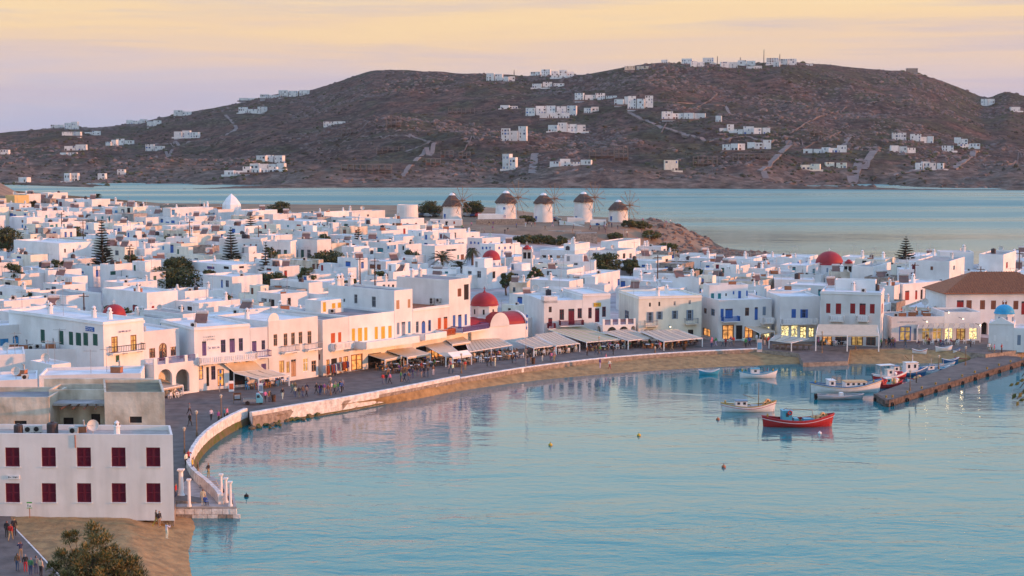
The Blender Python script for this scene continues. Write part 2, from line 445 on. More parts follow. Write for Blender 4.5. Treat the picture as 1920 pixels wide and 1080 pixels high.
W1 = [(419, 926), (410, 915), (393, 899), (374, 884), (358, 864), (364, 842), (379, 819), (400, 800), (430, 781), (464, 765)]
seawall('sea_wall', W1, 2.3, .55, 'curved whitewashed sea wall beside the columned landing stage', zb=-.8, mid=1.0)
W2 = [(473, 773), (560, 758), (650, 744), (760, 724), (862, 704)]
seawall('sea_wall', W2, 2.15, .55, 'long low limewashed rubble sea wall in front of the cafe promenade', zb=.1, mid=.3, rough=.14)
KB = [(864, 708), (980, 689), (1100, 674), (1200, 665), (1310, 658), (1422, 653)]
seawall('kerb_wall', KB, 1.78, .5, 'thin white kerb between the sandy beach and the promenade', zb=.4, mid=.9, rough=.03)

def strip(name, top, bot, ztop, zbot, m, nz=.05, steps=8, flat=0.0):
    if flat: steps = 24
    A = catmull([Vector((p.x, p.y, 0)) for p in polyw(top, ztop)], 8); B = catmull([Vector((p.x, p.y, 0)) for p in polyw(bot, zbot)], 8)
    def res(P, n):
        L = [0]
        for a, b in zip(P, P[1:]): L.append(L[-1] + (b - a).length)
        o = []
        for i in range(n):
            s = L[-1] * i / (n - 1); j = 0
            while j < len(L) - 2 and L[j + 1] < s: j += 1
            o.append(P[j].lerp(P[j + 1], (s - L[j]) / max(1e-6, L[j + 1] - L[j])))
        return o
    n = 160; A = res(A, n); B = res(B, n); mb = MB(); K = steps + 4
    for i in range(n):
        for k in range(K):
            t = k / steps
            p = A[i] + (B[i] - A[i]) * t
            z = lerp(ztop, zbot, max(0, (t - flat) / (1 - flat)) ** .9) if t <= 1 else zbot - (t - 1) * 2.2 * (ztop - zbot)
            z += nz * fbm(p.x * .5, p.y * .5, 2) * (1 if t < 1 else .3)
            mb.v.append((p.x, p.y, z))
    for i in range(n - 1):
        for k in range(K - 1):
            mb.f.append((i * K + k, (i + 1) * K + k, (i + 1) * K + k + 1, i * K + k + 1)); mb.m.append(0)
    return tag(mb.build(name, m, None, True), kind='structure')
strip('beach', [(520, 779), (580, 767), (650, 757), (760, 737), (860, 716), (980, 695), (1100, 680), (1200, 671), (1310, 664), (1420, 659), (1500, 664)],
      [(520, 786), (580, 777), (650, 767), (760, 752), (860, 733), (1000, 714), (1140, 701), (1240, 694), (1330, 689), (1430, 685), (1512, 681)], 1.15, 0.0, SAND)
strip('beach', [(1588, 657), (1660, 655), (1760, 657), (1830, 661), (1870, 662)], [(1588, 682), (1640, 682), (1700, 681), (1760, 681), (1830, 676)], 1.5, 0.0, SAND)
strip('beach', [(18, 964), (30, 990), (70, 1032), (118, 1085), (130, 1160)], [(352, 964), (366, 986), (358, 1015), (354, 1048), (372, 1140)], 1.55, 0.0, SAND, .10, flat=.62)
# weed and rubble along the foot of the wall
def rocks(name, n, place, smin, smax, m, label=None, cat=None):
    mb = MB()
    ico = bmesh.new(); bmesh.ops.create_icosphere(ico, subdivisions=1, radius=1.0)
    iv = [v.co.copy() for v in ico.verts]; jf = [tuple(v.index for v in f.verts) for f in ico.faces]; ico.free()
    for _ in range(n):
        p = place()
        if p is None: continue
        s = rnd.uniform(smin, smax) * rnd.choice((.6, .8, 1, 1.3)); a = rnd.uniform(0, 6.28); ca, sa = cos(a), sin(a); fx, fz = rnd.uniform(.7, 1.5), rnd.uniform(.5, .9)
        q = []
        for v in iv:
            w = v * (1 + .35 * mnoise.noise(v * 1.7 + Vector((p[0], p[1], 0))))
            q.append((p[0] + s * (w.x * fx * ca - w.y * sa), p[1] + s * (w.x * fx * sa + w.y * ca), p[2] + s * w.z * fz))
        mb.add(q, jf)
    return tag(mb.build(name, m), label, cat, kind='stuff')
def foot():
    px = rnd.uniform(380, 700) if rnd.random() < .6 else rnd.uniform(466, 560)
    if px < 470: y = interp([(360, 872), (366, 852), (381, 828), (402, 811), (432, 793), (470, 782)], px) + rnd.uniform(0, 5)
    else: y = interp([(470, 790), (560, 774), (700, 748)], px) + abs(rnd.gauss(0, 6)) * (1 if px < 600 else .5)
    v = at_z(px, y, .15); return (v.x, v.y, rnd.uniform(-.1, .25))
rocks('rubble', 700, foot, .15, .5, ALGAE, 'weedy brown rubble along the foot of the sea wall', 'rubble')
def cliff():
    px = rnd.uniform(1215, 1480); D = rnd.uniform(500, 600); x = (px - 960) / FPX * D
    if not inside(x, D, poly): return None
    return (x, D, gz(x, D) - .2 if inside(x, D, poly) else 0)
ROCK = mat('headland_rock', (.22, .145, .11), .95, .25, .4, .8, col2=(.09, .065, .055))
rocks('rubble', 1500, cliff, .3, 1.1, ROCK, 'brown rocks of the low headland beyond the mills', 'rocks')
BUSHM = mat('shrub_green', (.05, .05, .024), .9, .3, .5, .3, col2=(.022, .024, .014))

# ------------------------------------------------------------------ far hill across the bay
RIDGE = [(-500, 268), (-250, 258), (-100, 253), (0, 250), (60, 245), (130, 239), (180, 241), (250, 233), (330, 213), (380, 204), (440, 194), (500, 180), (580, 170), (640, 148), (700, 132), (760, 131), (840, 135), (900, 138),
         (1000, 141), (1100, 137), (1150, 128), (1200, 119), (1240, 117), (1300, 121), (1400, 122), (1480, 114), (1560, 122), (1640, 133), (1700, 134), (1720, 139), (1780, 155), (1820, 172), (1850, 184), (1866, 178), (1882, 169), (1900, 172), (1960, 190), (2100, 215), (2400, 262)]
SHY = [(-500, 344), (0, 346), (130, 350), (300, 355), (600, 352), (900, 352), (1300, 354), (1920, 357), (2400, 358)]
def hill_at(px, t):
    ys = interp(SHY, px); yr = sum(interp(RIDGE, px + k) for k in (-8, 0, 8)) / 3
    Ds = at_z(px, ys, 0).y; Dr = 2250 + 150 * sin(px * .004)
    if t < 0: p = at_d(px, ys, Ds + t * 300); p.z = t * 12; return p
    if t > 1: p = at_d(px, yr, Dr); p.y += (t - 1) * 900; p.x *= p.y / Dr; p.z -= (t - 1) ** 1.3 * 90; return p
    D = Ds + (Dr - Ds) * t
    return at_d(px, ys + (yr - ys) * t ** .92, D)
def hill_noise(p, t):
    k = smooth(0, .06, t) * (1 - .75 * smooth(.9, 1.0, t))
    n = 13.0 * fbm(p.x * .0055, p.y * .0055, 1, 3) + 2.6 * fbm(p.x * .028, p.y * .028, 5, 3) + 1.5 * abs(fbm(p.x * .09, p.y * .09, 9, 2))
    return n * k
def hill_px(px, py):
    ys = interp(SHY, px); yr = interp(RIDGE, px); q = py
    for _ in range(6):
        t = max(0, min(1, (ys - q) / (ys - yr))) ** (1 / .92)
        p = hill_at(px, t); p.z += hill_noise(p, t); q += (py - to_px(p)[1]) * .7
    return p
def hill_material():
    m, nt, b = nodes('scrub_hillside')
    N, Lk = nt.nodes, nt.links
    geo = N.new('ShaderNodeNewGeometry')
    def nz(scale, det=6, dist=0.0, rough=.55):
        q = N.new('ShaderNodeTexNoise'); q.inputs['Scale'].default_value = scale; q.inputs['Detail'].default_value = det; q.inputs['Distortion'].default_value = dist; q.inputs['Roughness'].default_value = rough
        Lk.new(geo.outputs['Position'], q.inputs['Vector']); return q.outputs[0]
    def ramp(src, stops):
        r = N.new('ShaderNodeValToRGB'); e = r.color_ramp.elements
        e[0].position, e[0].color = stops[0][0], (*stops[0][1], 1); e[1].position, e[1].color = stops[-1][0], (*stops[-1][1], 1)
        for p, c in stops[1:-1]: q = e.new(p); q.color = (*c, 1)
        Lk.new(src, r.inputs[0]); return r.outputs[0]
    base = ramp(nz(.011, 8, .4, .6), [(.30, (.022, .022, .018)), (.42, (.048, .049, .027)), (.50, (.056, .042, .035)), (.58, (.092, .054, .043)), (.66, (.046, .046, .028)), (.78, (.028, .026, .023))])
    fine = ramp(nz(.10, 8, .5, .7), [(.36, (.16, .15, .15)), (.50, (.95, .95, .95)), (.64, (2.0, 1.85, 1.8))])
    mu = N.new('ShaderNodeMixRGB'); mu.blend_type = 'MULTIPLY'; mu.inputs[0].default_value = 1
    Lk.new(base, mu.inputs[1]); Lk.new(fine, mu.inputs[2])
    vor = N.new('ShaderNodeTexVoronoi'); vor.inputs['Scale'].default_value = .16; Lk.new(geo.outputs['Position'], vor.inputs['Vector'])
    vr = ramp(vor.outputs['Distance'], [(.12, (1, 1, 1)), (.34, (0, 0, 0))])
    msk = ramp(nz(.012, 5, .3), [(.47, (0, 0, 0)), (.60, (1, 1, 1))])
    mk = N.new('ShaderNodeMixRGB'); mk.blend_type = 'MULTIPLY'; mk.inputs[0].default_value = 1
    Lk.new(vr, mk.inputs[1]); Lk.new(msk, mk.inputs[2])
    rk = N.new('ShaderNodeMixRGB'); rk.inputs[2].default_value = (.19, .155, .14, 1)
    Lk.new(mk.outputs[0], rk.inputs[0]); Lk.new(mu.outputs[0], rk.inputs[1])
    # bare pale rock in a band above the water
    sp = N.new('ShaderNodeSeparateXYZ'); Lk.new(geo.outputs['Position'], sp.inputs[0])
    ad = N.new('ShaderNodeMath'); ad.operation = 'MULTIPLY_ADD'; ad.inputs[1].default_value = 14; Lk.new(nz(.03, 5), ad.inputs[0]); Lk.new(sp.outputs[2], ad.inputs[2])
    sh = N.new('ShaderNodeMapRange'); sh.inputs[1].default_value = 25; sh.inputs[2].default_value = 16; sh.inputs[3].default_value = 0; sh.inputs[4].default_value = .8
    Lk.new(ad.outputs[0], sh.inputs[0])
    s2 = N.new('ShaderNodeMixRGB'); Lk.new(sh.outputs[0], s2.inputs[0]); Lk.new(rk.outputs[0], s2.inputs[1])
    Lk.new(ramp(nz(.09, 7, .4, .7), [(.38, (.045, .034, .030)), (.52, (.14, .105, .085)), (.64, (.27, .205, .165))]), s2.inputs[2])
    Lk.new(s2.outputs[0], b.inputs['Base Color'])
    b.inputs['Roughness'].default_value = .95; b.inputs['Specular IOR Level'].default_value = .1
    bp = N.new('ShaderNodeBump'); bp.inputs['Strength'].default_value = .9; bp.inputs['Distance'].default_value = 5
    Lk.new(nz(.09, 8, .3, .65), bp.inputs['Height']); Lk.new(bp.outputs[0], b.inputs['Normal'])
    return m
def far_hill():
    mb = MB(); nx = 480; ts = [-.08, -.03, 0] + [i / 110 for i in range(1, 111)] + [1.04, 1.12, 1.3, 1.7]; K = len(ts)
    for i in range(nx + 1):
        px = -480 + (2880) * i / nx
        for t in ts:
            p = hill_at(px, t)
            p.z += hill_noise(p, min(t, 1)) if t >= 0 else 0
            mb.v.append(tuple(p))
    for i in range(nx):
        for k in range(K - 1): mb.f.append((i * K + k, (i + 1) * K + k, (i + 1) * K + k + 1, i * K + k + 1)); mb.m.append(0)
    tag(mb.build('hill', hill_material(), None, True), kind='structure')
far_hill()
def rough_spot(): 
    for _ in range(20):
        px = rnd.uniform(-20, 1940); t = rnd.uniform(.02, 1.0) ** .8
        p = hill_at(px, t); d = fbm(p.x * .004, p.y * .004, 7, 3)
        if (px > 560 and d > -.05 and (px < 900 or px > 1250) and t > .3) or (d > .12 and t > .1) or t < .06 or t > .985:
            p.z += hill_noise(p, t) - .3; return tuple(p)
    return None
HROCK = mat('hill_boulder', (.19, .15, .135), .95, .25, .09, .4, col2=(.055, .045, .042))
rocks('boulders', 8500, rough_spot, .9, 2.9, HROCK, 'weathered boulders strewn over the far hillside', 'boulders')
def scrub_spot():
    px = rnd.uniform(-20, 1940); t = rnd.uniform(.05, .97); p = hill_at(px, t)
    if fbm(p.x * .007, p.y * .007, 17, 3) < -.05: return None
    p.z += hill_noise(p, t) + .2; return tuple(p)
rocks('scrub', 6500, scrub_spot, .7, 2.2, BUSHM, 'dark low scrub dotted over the far hillside', 'scrub')
# tracks and dry-stone walls over the hill
def ribbon(name, pts, w, m, lift=.5, h=0.0, label=None, cat=None, kind=None):
    P = []
    for a, b in zip(pts, pts[1:]):
        k = max(2, int(max(abs(a[0] - b[0]), abs(a[1] - b[1])) / 3))
        P += [(lerp(a[0], b[0], i / k), lerp(a[1], b[1], i / k)) for i in range(k)]
    P.append(pts[-1]); Q = [hill_px(*p) for p in P]; mb = MB(); n = len(Q)
    for i, q in enumerate(Q):
        t = (Q[min(i + 1, n - 1)] - Q[max(i - 1, 0)]); t.z = 0; t.normalize(); s = Vector((-t.y, t.x, 0)) * w / 2
        for a in (q - s, q + s): mb.v += [(a.x, a.y, q.z - 1.5), (a.x, a.y, q.z + lift + h)]
    for i in range(n - 1):
        a = 4 * i; c = a + 4
        for f in ((a + 1, a + 3, c + 3, c + 1), (a, a + 1, c + 1, c), (a + 2, c + 2, c + 3, a + 3)): mb.f.append(f); mb.m.append(0)
    return tag(mb.build(name, m), label, cat, kind=kind)
for pts, w in ([(420, 214), (436, 228), (446, 240), (436, 248), (425, 253)], 4), ([(755, 332), (764, 316), (785, 296), (806, 280), (815, 268)], 4), ([(998, 326), (1003, 288)], 7), \
        ([(1596, 337), (1618, 312), (1640, 282)], 7), ([(1580, 272), (1596, 252)], 5), ([(1178, 210), (1200, 222), (1240, 238), (1290, 252), (1340, 258), (1400, 256), (1470, 262), (1482, 270), (1450, 300), (1425, 320), (1440, 336)], 5), \
        ([(273, 272), (330, 268), (390, 262), (425, 254)], 4), ([(290, 296), (318, 300), (310, 292), (326, 274)], 3), ([(1786, 318), (1810, 300), (1832, 282)], 6), ([(1080, 318), (1060, 324), (1030, 322)], 4), \
        ([(700, 258), (760, 254), (810, 266), (760, 285)], 3), ([(1560, 274), (1620, 276), (1680, 280)], 4), ([(1670, 330), (1700, 322), (1740, 318), (1780, 318)], 3), ([(1140, 182), (1180, 188), (1230, 190), (1300, 194), (1360, 198), (1368, 214), (1440, 222)], 3):
    ribbon('track', pts, w, ROAD, kind='structure')
DRYW = [[(380, 320), (430, 312), (520, 296), (548, 290)], [(1480, 252), (1510, 232), (1540, 218), (1580, 206), (1590, 200)], [(1840, 312), (1880, 310), (1900, 308), (1910, 296), (1925, 288)], [(1500, 268), (1560, 256), (1578, 247), (1592, 258)], [(640, 262), (690, 236), (740, 230)],
        [(0, 312), (40, 300), (80, 292)], [(1240, 250), (1250, 230), (1300, 226), (1360, 216)], [(860, 270), (900, 262), (960, 258)], [(1300, 205), (1330, 190), (1345, 176)], [(1040, 180), (1100, 160), (1180, 152), (1260, 152)]]
for k, pts in enumerate(DRYW):
    ribbon('stone_wall', pts, 1.0, HROCK, .3, .9, 'low dry stone field wall on the far hillside, ' + ('slanting', 'climbing', 'near the bay edge', 'beside the pale track', 'under the boulders', 'at the far shore', 'below the villas', 'crossing mid slope', 'under the crest', 'running below the crest houses')[k], 'stone wall')
# ------------------------------------------------------------------ building kit
UP = Vector((0, 0, 1))
WIN = {}
def window_mesh(kind, col):
    """unit window 1 x 1, x across, z up, outside is -y; made once for each look"""
    k = (kind, col)
    if k in WIN: return WIN[k]
    c = SHUT.get(col, SHUT['white']); mb = MB(); fr = .09; fz = .06
    if kind == 'louvre':        # big shutters close enough to show frame, slats and sill
        ms = [c, SHUT['white'], DARK]; mb.box((-.5, .14, 0), (.5, .18, 1), 2)
        for s in (-1, 1):
            x0, x1 = (-.49, -.012) if s < 0 else (.012, .49)
            for a, b_ in ((x0, x0 + .05), (x1 - .05, x1)): mb.box((a, .05, .01), (b_, .12, .99), 0)
            for z0, z1 in ((.01, .06), (.48, .53), (.94, .99)): mb.box((x0 + .05, .051, z0), (x1 - .05, .119, z1), 0)
            for i in range(18):
                z = .065 + i * .0232 + (.052 if i >= 18 / 1 else 0); z = z if i < 18 else z
                mb.add([(x0 + .05, .06, z), (x1 - .05, .06, z), (x1 - .05, .10, z + .017), (x0 + .05, .10, z + .017)], ((0, 1, 2, 3),), 0); z += .465
                mb.add([(x0 + .05, .06, z), (x1 - .05, .06, z), (x1 - .05, .10, z + .017), (x0 + .05, .10, z + .017)], ((0, 1, 2, 3),), 0)
        mb.box((-.58, -.09, -.045), (.58, .06, -.002), 1)
    elif kind in ('shut', 'door'):
        ms = [c, SHUT['white'], GLASS]
        top = 1.0 if kind == 'shut' else .82
        mb.box((-.5, .10, 0), (.5, .16, 1), 2)
        for s in (-1, 1):
            x0, x1 = (-.48, -.015) if s < 0 else (.015, .48)
            mb.box((x0, .03, .02), (x1, .09, top - .02), 0)
            n = 5 if kind == 'shut' else 3
            for i in range(n):
                z = .09 + (top - .16) * i / n; mb.box((x0 + .06, .0, z), (x1 - .06, .029, z + (top - .16) / n * .62), 0)
        if kind == 'door': mb.box((-.48, .04, top), (.48, .1, top + .05), 0); mb.box((-.02, .05, top + .05), (.02, .1, 1), 0)
    elif kind in ('glass', 'lit', 'open', 'dark', 'shop', 'orange'):
        pane = {'lit': PANE_GLOW, 'shop': LITW, 'dark': DARK, 'orange': ORANGE}.get(kind, GLASS)
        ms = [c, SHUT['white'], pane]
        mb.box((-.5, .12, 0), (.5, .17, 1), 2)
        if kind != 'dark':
            for x0, x1 in ((-.5, -.5 + fr), (.5 - fr, .5), (-.035, .035)): mb.box((x0, .05, 0), (x1, .115, 1), 0)
            for z0, z1 in ((0, fz), (1 - fz, 1), (.62, .66)):
                for x0, x1 in ((-.5 + fr, -.035), (.035, .5 - fr)): mb.box((x0, .06, z0), (x1, .114, z1), 0)
        if kind == 'open':
            for s in (-1, 1):
                a, b = sorted((s * .53, s * .99)); mb.box((a, -.07, 0), (b, -.02, 1), 0)
                for i in range(4): mb.box((a + .06, -.095, .07 + i * .23), (b - .06, -.071, .2 + i * .23), 0)
    WIN[k] = mb.mesh('window', ms)
    return WIN[k]
def facade(mb, A, e, n, L, z0, z1, ops, m=0, rev=.2):
    """wall sheet from A along e with real openings and their reveals"""
    us = sorted({0.0, L, *[o['u0'] for o in ops], *[o['u1'] for o in ops]}); zs = sorted({z0, z1, *[o['za'] for o in ops], *[o['zb'] for o in ops]})
    P = lambda u, z, d=0.0: (A.x + e.x * u - n.x * d, A.y + e.y * u - n.y * d, z)
    for i in range(len(us) - 1):
        for j in range(len(zs) - 1):
            uc, zc = (us[i] + us[i + 1]) / 2, (zs[j] + zs[j + 1]) / 2
            if any(o['u0'] < uc < o['u1'] and o['za'] < zc < o['zb'] for o in ops): continue
            mb.quad(P(us[i], zs[j]), P(us[i + 1], zs[j]), P(us[i + 1], zs[j + 1]), P(us[i], zs[j + 1]), m)
    for o in ops:
        a, b, c, d = o['u0'], o['u1'], o['za'], o['zb']; r = o.get('rev', rev)
        if o.get('arch'):
            R = (b - a) / 2; zc = d - R; uc = (a + b) / 2; K = 8
            pts = [(uc - R * cos(pi * k / K), zc + R * sin(pi * k / K)) for k in range(K + 1)]
            for (ua, za), (ub, zb) in zip(pts, pts[1:]):
                mb.quad(P(ua, za), P(ub, zb), P(ub, d), P(ua, d), m); mb.quad(P(ua, za), P(ua, za, r), P(ub, zb, r), P(ub, zb), m)
            mb.quad(P(a, c), P(a, c, r), P(a, zc, r), P(a, zc), m); mb.quad(P(b, c), P(b, zc), P(b, zc, r), P(b, c, r), m)
        else:
            mb.quad(P(a, c), P(a, c, r), P(a, d, r), P(a, d), m); mb.quad(P(b, c), P(b, d), P(b, d, r), P(b, c, r), m); mb.quad(P(a, d), P(a, d, r), P(b, d, r), P(b, d), m)
        mb.quad(P(a, c), P(b, c), P(b, c, r), P(a, c, r), m)
        if o['kind'] == 'void':
            pass
BLK = []
FOOT = []            # footprints (centre, radius) for keeping houses apart
class Bld: pass
def block(name, label, cat, A, B, z0, z1, depth, wall=None, parapet=.35, roof=None, group=None, cornice=False, parent=None, skew=0.0):
    """four walls with a flat parapet roof; A-B is the front as seen from outside, left to right"""
    b = Bld(); b.A = Vector((A[0], A[1], 0)); b.B = Vector((B[0], B[1], 0)); b.e = (b.B - b.A).normalized(); b.n = b.e.cross(UP); b.L = (b.B - b.A).length
    b.z0, b.z1, b.depth, b.wall, b.par = z0, z1, depth, wall or WHITE, parapet
    b.roofm = roof or ROOFW; b.ops = {0: [], 1: [], 2: [], 3: []}
    b.root = parent or thing(name, (b.A.x, b.A.y, z0), label, cat, group)
    b.o = Vector(b.root.location); b.cornice = cornice
    C = b.B - b.n * depth + b.e * skew; D = b.A - b.n * depth + b.e * skew
    b.c = [b.A, b.B, C, D]; b.flat = depth * b.L
    BLK.append(b)
    FOOT.append((((b.A + C) / 2).x, ((b.A + C) / 2).y, max(b.L, depth) * .5))
    return b
def side(b, s):
    A, B = b.c[s], b.c[(s + 1) % 4]; e = (B - A).normalized(); return A, e, e.cross(UP), (B - A).length
def uz(b, px, py, s=0):
    A, e, n, L = side(b, s); d = ray(px, py); C = Vector((0, 0, CAM_H))
    t = (A - C).dot(n) / d.dot(n); p = C + d * t
    return (p - A).dot(e), p.z
def op(b, s, u0, u1, za, zb, kind, col='blue', arch=False, rev=.2):
    L = side(b, s)[3]; u0, u1 = max(.05, u0), min(L - .05, u1); za, zb = max(b.z0 + .02, za), min(b.z1 - .1, zb)
    if u1 - u0 < .25 or zb - za < .25: return
    for o in b.ops[s]:
        if u0 < o['u1'] + .02 and u1 > o['u0'] - .02 and za < o['zb'] + .02 and zb > o['za'] - .02: return
    b.ops[s].append(dict(u0=u0, u1=u1, za=za, zb=zb, kind=kind, col=col, arch=arch, rev=rev))
def opx(b, x0, x1, yt, yb, kind, col='blue', s=0, arch=False, rev=.2):
    xm, ym = (x0 + x1) / 2, (yt + yb) / 2
    op(b, s, uz(b, x0, ym, s)[0], uz(b, x1, ym, s)[0], uz(b, xm, yb, s)[1], uz(b, xm, yt, s)[1], kind, col, arch, rev)
def finish(b):
    mb = MB(); o = b.o; parts = []
    for s in range(4):
        A, e, n, L = side(b, s); facade(mb, A, e, n, L, b.z0, b.z1, b.ops[s])
        for q in b.ops[s]:
            if q['kind'] == 'void': continue
            uc = (q['u0'] + q['u1']) / 2; p = A + e * uc
            w = obj('door' if q['kind'] == 'door' else 'window', window_mesh(q['kind'], q['col']), b.root, (p.x - o.x, p.y - o.y, q['za'] - o.z), math.atan2(e.y, e.x))
            w.scale = (q['u1'] - q['u0'], 1, q['zb'] - q['za'])
    # parapet rim
    t = .22; cs = b.c; ce = sum(cs, Vector()) / 4; inn = []
    for i in range(4):
        e0 = (cs[i] - cs[i - 1]).normalized(); e1 = (cs[(i + 1) % 4] - cs[i]).normalized()
        inn.append(cs[i] + (e1 - e0) * t)
    for i in range(4):
        j = (i + 1) % 4; a, c, d, f = cs[i], cs[j], inn[j], inn[i]
        mb.quad((a.x, a.y, b.z1), (c.x, c.y, b.z1), (d.x, d.y, b.z1), (f.x, f.y, b.z1)); mb.quad((f.x, f.y, b.z1), (d.x, d.y, b.z1), (d.x, d.y, b.z1 - b.par), (f.x, f.y, b.z1 - b.par))
    mb.v = [(x - o.x, y - o.y, z - o.z) for x, y, z in mb.v]
    mb.build('wall', b.wall, b.root)
    rb = MB(); rb.quad(*[(p.x - o.x, p.y - o.y, b.z1 - b.par - o.z) for p in inn]); b.roof = rb.build('roof', b.roofm, b.root)
    if b.cornice:
        cb = MB()
        for s in (0, 1, 3):
            A, e, n, L = side(b, s); M = Matrix.Translation(A - o) @ Matrix.Rotation(math.atan2(e.y, e.x), 4, 'Z')
            cb.box((.003 * s, -.12, b.z1 - .45), (L - .003 * s, -.003, b.z1 - .28), 0, M)
        cb.build('cornice', WHITE2, b.root)
    b.inn = inn
    return b
def loc_m(b, u, d, z, s=0):
    """matrix at facade coordinates: u along, d outwards"""
    A, e, n, L = side(b, s); p = A + e * u + n * d - b.o
    return Matrix.Translation((p.x, p.y, z - b.o.z)) @ Matrix.Rotation(math.atan2(e.y, e.x), 4, 'Z')
def balcony(b, u0, u1, z, depth=1.1, kind='iron', col=None, s=0, h=.95, slab=WHITE2):
    mb = MB(); M = loc_m(b, 0, 0, 0, s); zz = z - 0
    M = loc_m(b, 0, 0, 0, s); M = M @ Matrix.Translation((0, 0, z)); 
    mb.box((u0, -depth, -.16), (u1, -.004, 0), 0, M)
    if kind != 'wood':
        k = max(2, int((u1 - u0) / 1.6))
        for i in range(k): x = lerp(u0 + .15, u1 - .35, i / (k - 1)); mb.box((x, -depth * .7, -.38), (x + .18, -.004, -.16), 0, M)
    bo = mb.build('balcony', slab, b.root); r = MB(); c = col or IRON; y = -depth + .04
    segs = [((u0 + .04, y), (u1 - .04, y)), ((u0 + .04, y), (u0 + .04, -.03)), ((u1 - .04, y), (u1 - .04, -.03))]
    if kind == 'solid':
        for (xa, ya), (xb, yb) in segs: r.box((min(xa, xb) - .06, min(ya, yb) - .06, 0), (max(xa, xb) + .06, max(ya, yb) + .06, h), 0, M)
        c = col or WHITE2
    else:
        step = {'iron': .28, 'wood': .22, 'baluster': .3}[kind]; wd = {'iron': .035, 'wood': .09, 'baluster': .16}[kind]
        if kind == 'baluster': c = col or WHITE2
        for (xa, ya), (xb, yb) in segs:
            Ls = sqrt((xa - xb) ** 2 + (ya - yb) ** 2); k = max(1, int(Ls / step))
            r.box((min(xa, xb) - .05, min(ya, yb) - .05, h - .09), (max(xa, xb) + .05, max(ya, yb) + .05, h), 0, M)
            r.box((min(xa, xb) - .04, min(ya, yb) - .04, .04), (max(xa, xb) + .04, max(ya, yb) + .04, .1), 0, M)
            for i in range(k + 1):
                x, q = lerp(xa, xb, i / k), lerp(ya, yb, i / k); wq = wd if not (kind == 'baluster' and i % 6 == 0) else .3
                r.box((x - wq / 2, q - wd / 2, .1), (x + wq / 2, q + wd / 2, h - .09), 0, M)
    r.build('railing', c, bo)
    return bo
def chimney_mesh():
    if 'chim' in WIN: return WIN['chim']
    mb = MB(); q = pi / 4
    mb.lathe([(.42, 0), (.36, .9), (.36, 1.0), (.5, 1.02), (.5, 1.12), (.34, 1.14), (.30, 1.5), (.36, 1.52), (.14, 1.75), (0, 1.8)], 8, 0, a0=q, a1=q + 2 * pi)
    for a in (0, pi / 2, pi, 3 * pi / 2): mb.box((-.07, -.345, 1.2), (.07, -.30, 1.4), 1, Matrix.Rotation(a, 4, 'Z'))
    WIN['chim'] = mb.mesh('chimney', [WHITE, DARK]); return WIN['chim']
def heater_mesh():
    if 'heat' in WIN: return WIN['heat']
    mb = MB(); M = Matrix.Rotation(radians(42), 4, 'X')
    mb.box((-.95, -1.0, .0), (.95, 1.0, .09), 0, Matrix.Translation((0, 0, .75)) @ M)
    for x in (-.8, .8): mb.tube([(x, .7, 0), (x, .7, 1.4)], .04, 5, 1); mb.tube([(x, -.7, 0), (x, -.7, .25)], .04, 5, 1)
    R = Matrix.Rotation(pi / 2, 4, 'Y'); c = MB().lathe([(0, -.95), (.3, -.95), (.34, -.8), (.34, .8), (.3, .95), (0, .95)], 12)
    mb.add([Matrix.Translation((0, .8, 1.55)) @ R @ Vector(v) for v in c.v], c.f, 2)
    WIN['heat'] = mb.mesh('solar_heater', [SOLAR, METAL, mat('tank_shell', (.55, .5, .47), .5, .1, 2)]); return WIN['heat']
def ac_mesh():
    if 'ac' in WIN: return WIN['ac']
    mb = MB(); mb.box((-.45, -.18, .08), (.45, .18, .75), 0); mb.box((-.35, -.2, 0), (-.25, .2, .08), 1); mb.box((.25, -.2, 0), (.35, .2, .08), 1)
    c = MB().lathe([(0, .0), (.24, .0), (.26, .02), (.26, .0)], 12); mb.add([(v[0] - .1, -.182 - v[2], v[1] + .42) for v in c.v], c.f, 1)
    WIN['ac'] = mb.mesh('air_conditioner', [mat('ac_case', (.55, .52, .48), .6, .1, 3), DARK]); return WIN['ac']
def antenna_mesh():
    if 'ant' in WIN: return WIN['ant']
    mb = MB(); mb.tube([(0, 0, 0), (0, 0, 3.2)], .035, 5, 0); mb.box((-.9, -.02, 2.95), (.9, .02, 3.0), 0)
    for i in range(8): x = -.85 + i * .24; mb.box((x, -.35 + .02 * i, 2.97), (x + .025, .35 - .02 * i, 3.0), 0)
    WIN['ant'] = mb.mesh('antenna', [METAL]); return WIN['ant']
def dish_mesh():
    if 'dish' in WIN: return WIN['dish']
    mb = MB(); mb.tube([(0, 0, 0), (0, 0, .9)], .04, 6, 1)
    c = MB().lathe([(0, 0), (.25, .04), (.45, .13), (.6, .25), (.58, .27), (.44, .15), (.24, .06), (0, .02)], 14)
    M = Matrix.Translation((0, 0, .95)) @ Matrix.Rotation(radians(68), 4, 'X'); mb.add([M @ Vector(v) for v in c.v], c.f, 0); mb.tube([M @ Vector((0, 0, 0)), M @ Vector((0, 0, .6))], .02, 5, 1)
    WIN['dish'] = mb.mesh('satellite_dish', [mat('dish_paint', (.6, .57, .53), .6, .08, 2), METAL]); return WIN['dish']
def tank_mesh():
    if 'tank' in WIN: return WIN['tank']
    mb = MB(); mb.lathe([(0, 0), (.55, 0), (.58, .1), (.58, 1.0), (.5, 1.15), (.2, 1.22), (.2, 1.3), (0, 1.3)], 14)
    WIN['tank'] = mb.mesh('water_tank', [mat('tank_black', (.05, .04, .045), .5, .1, 2)]); return WIN['tank']
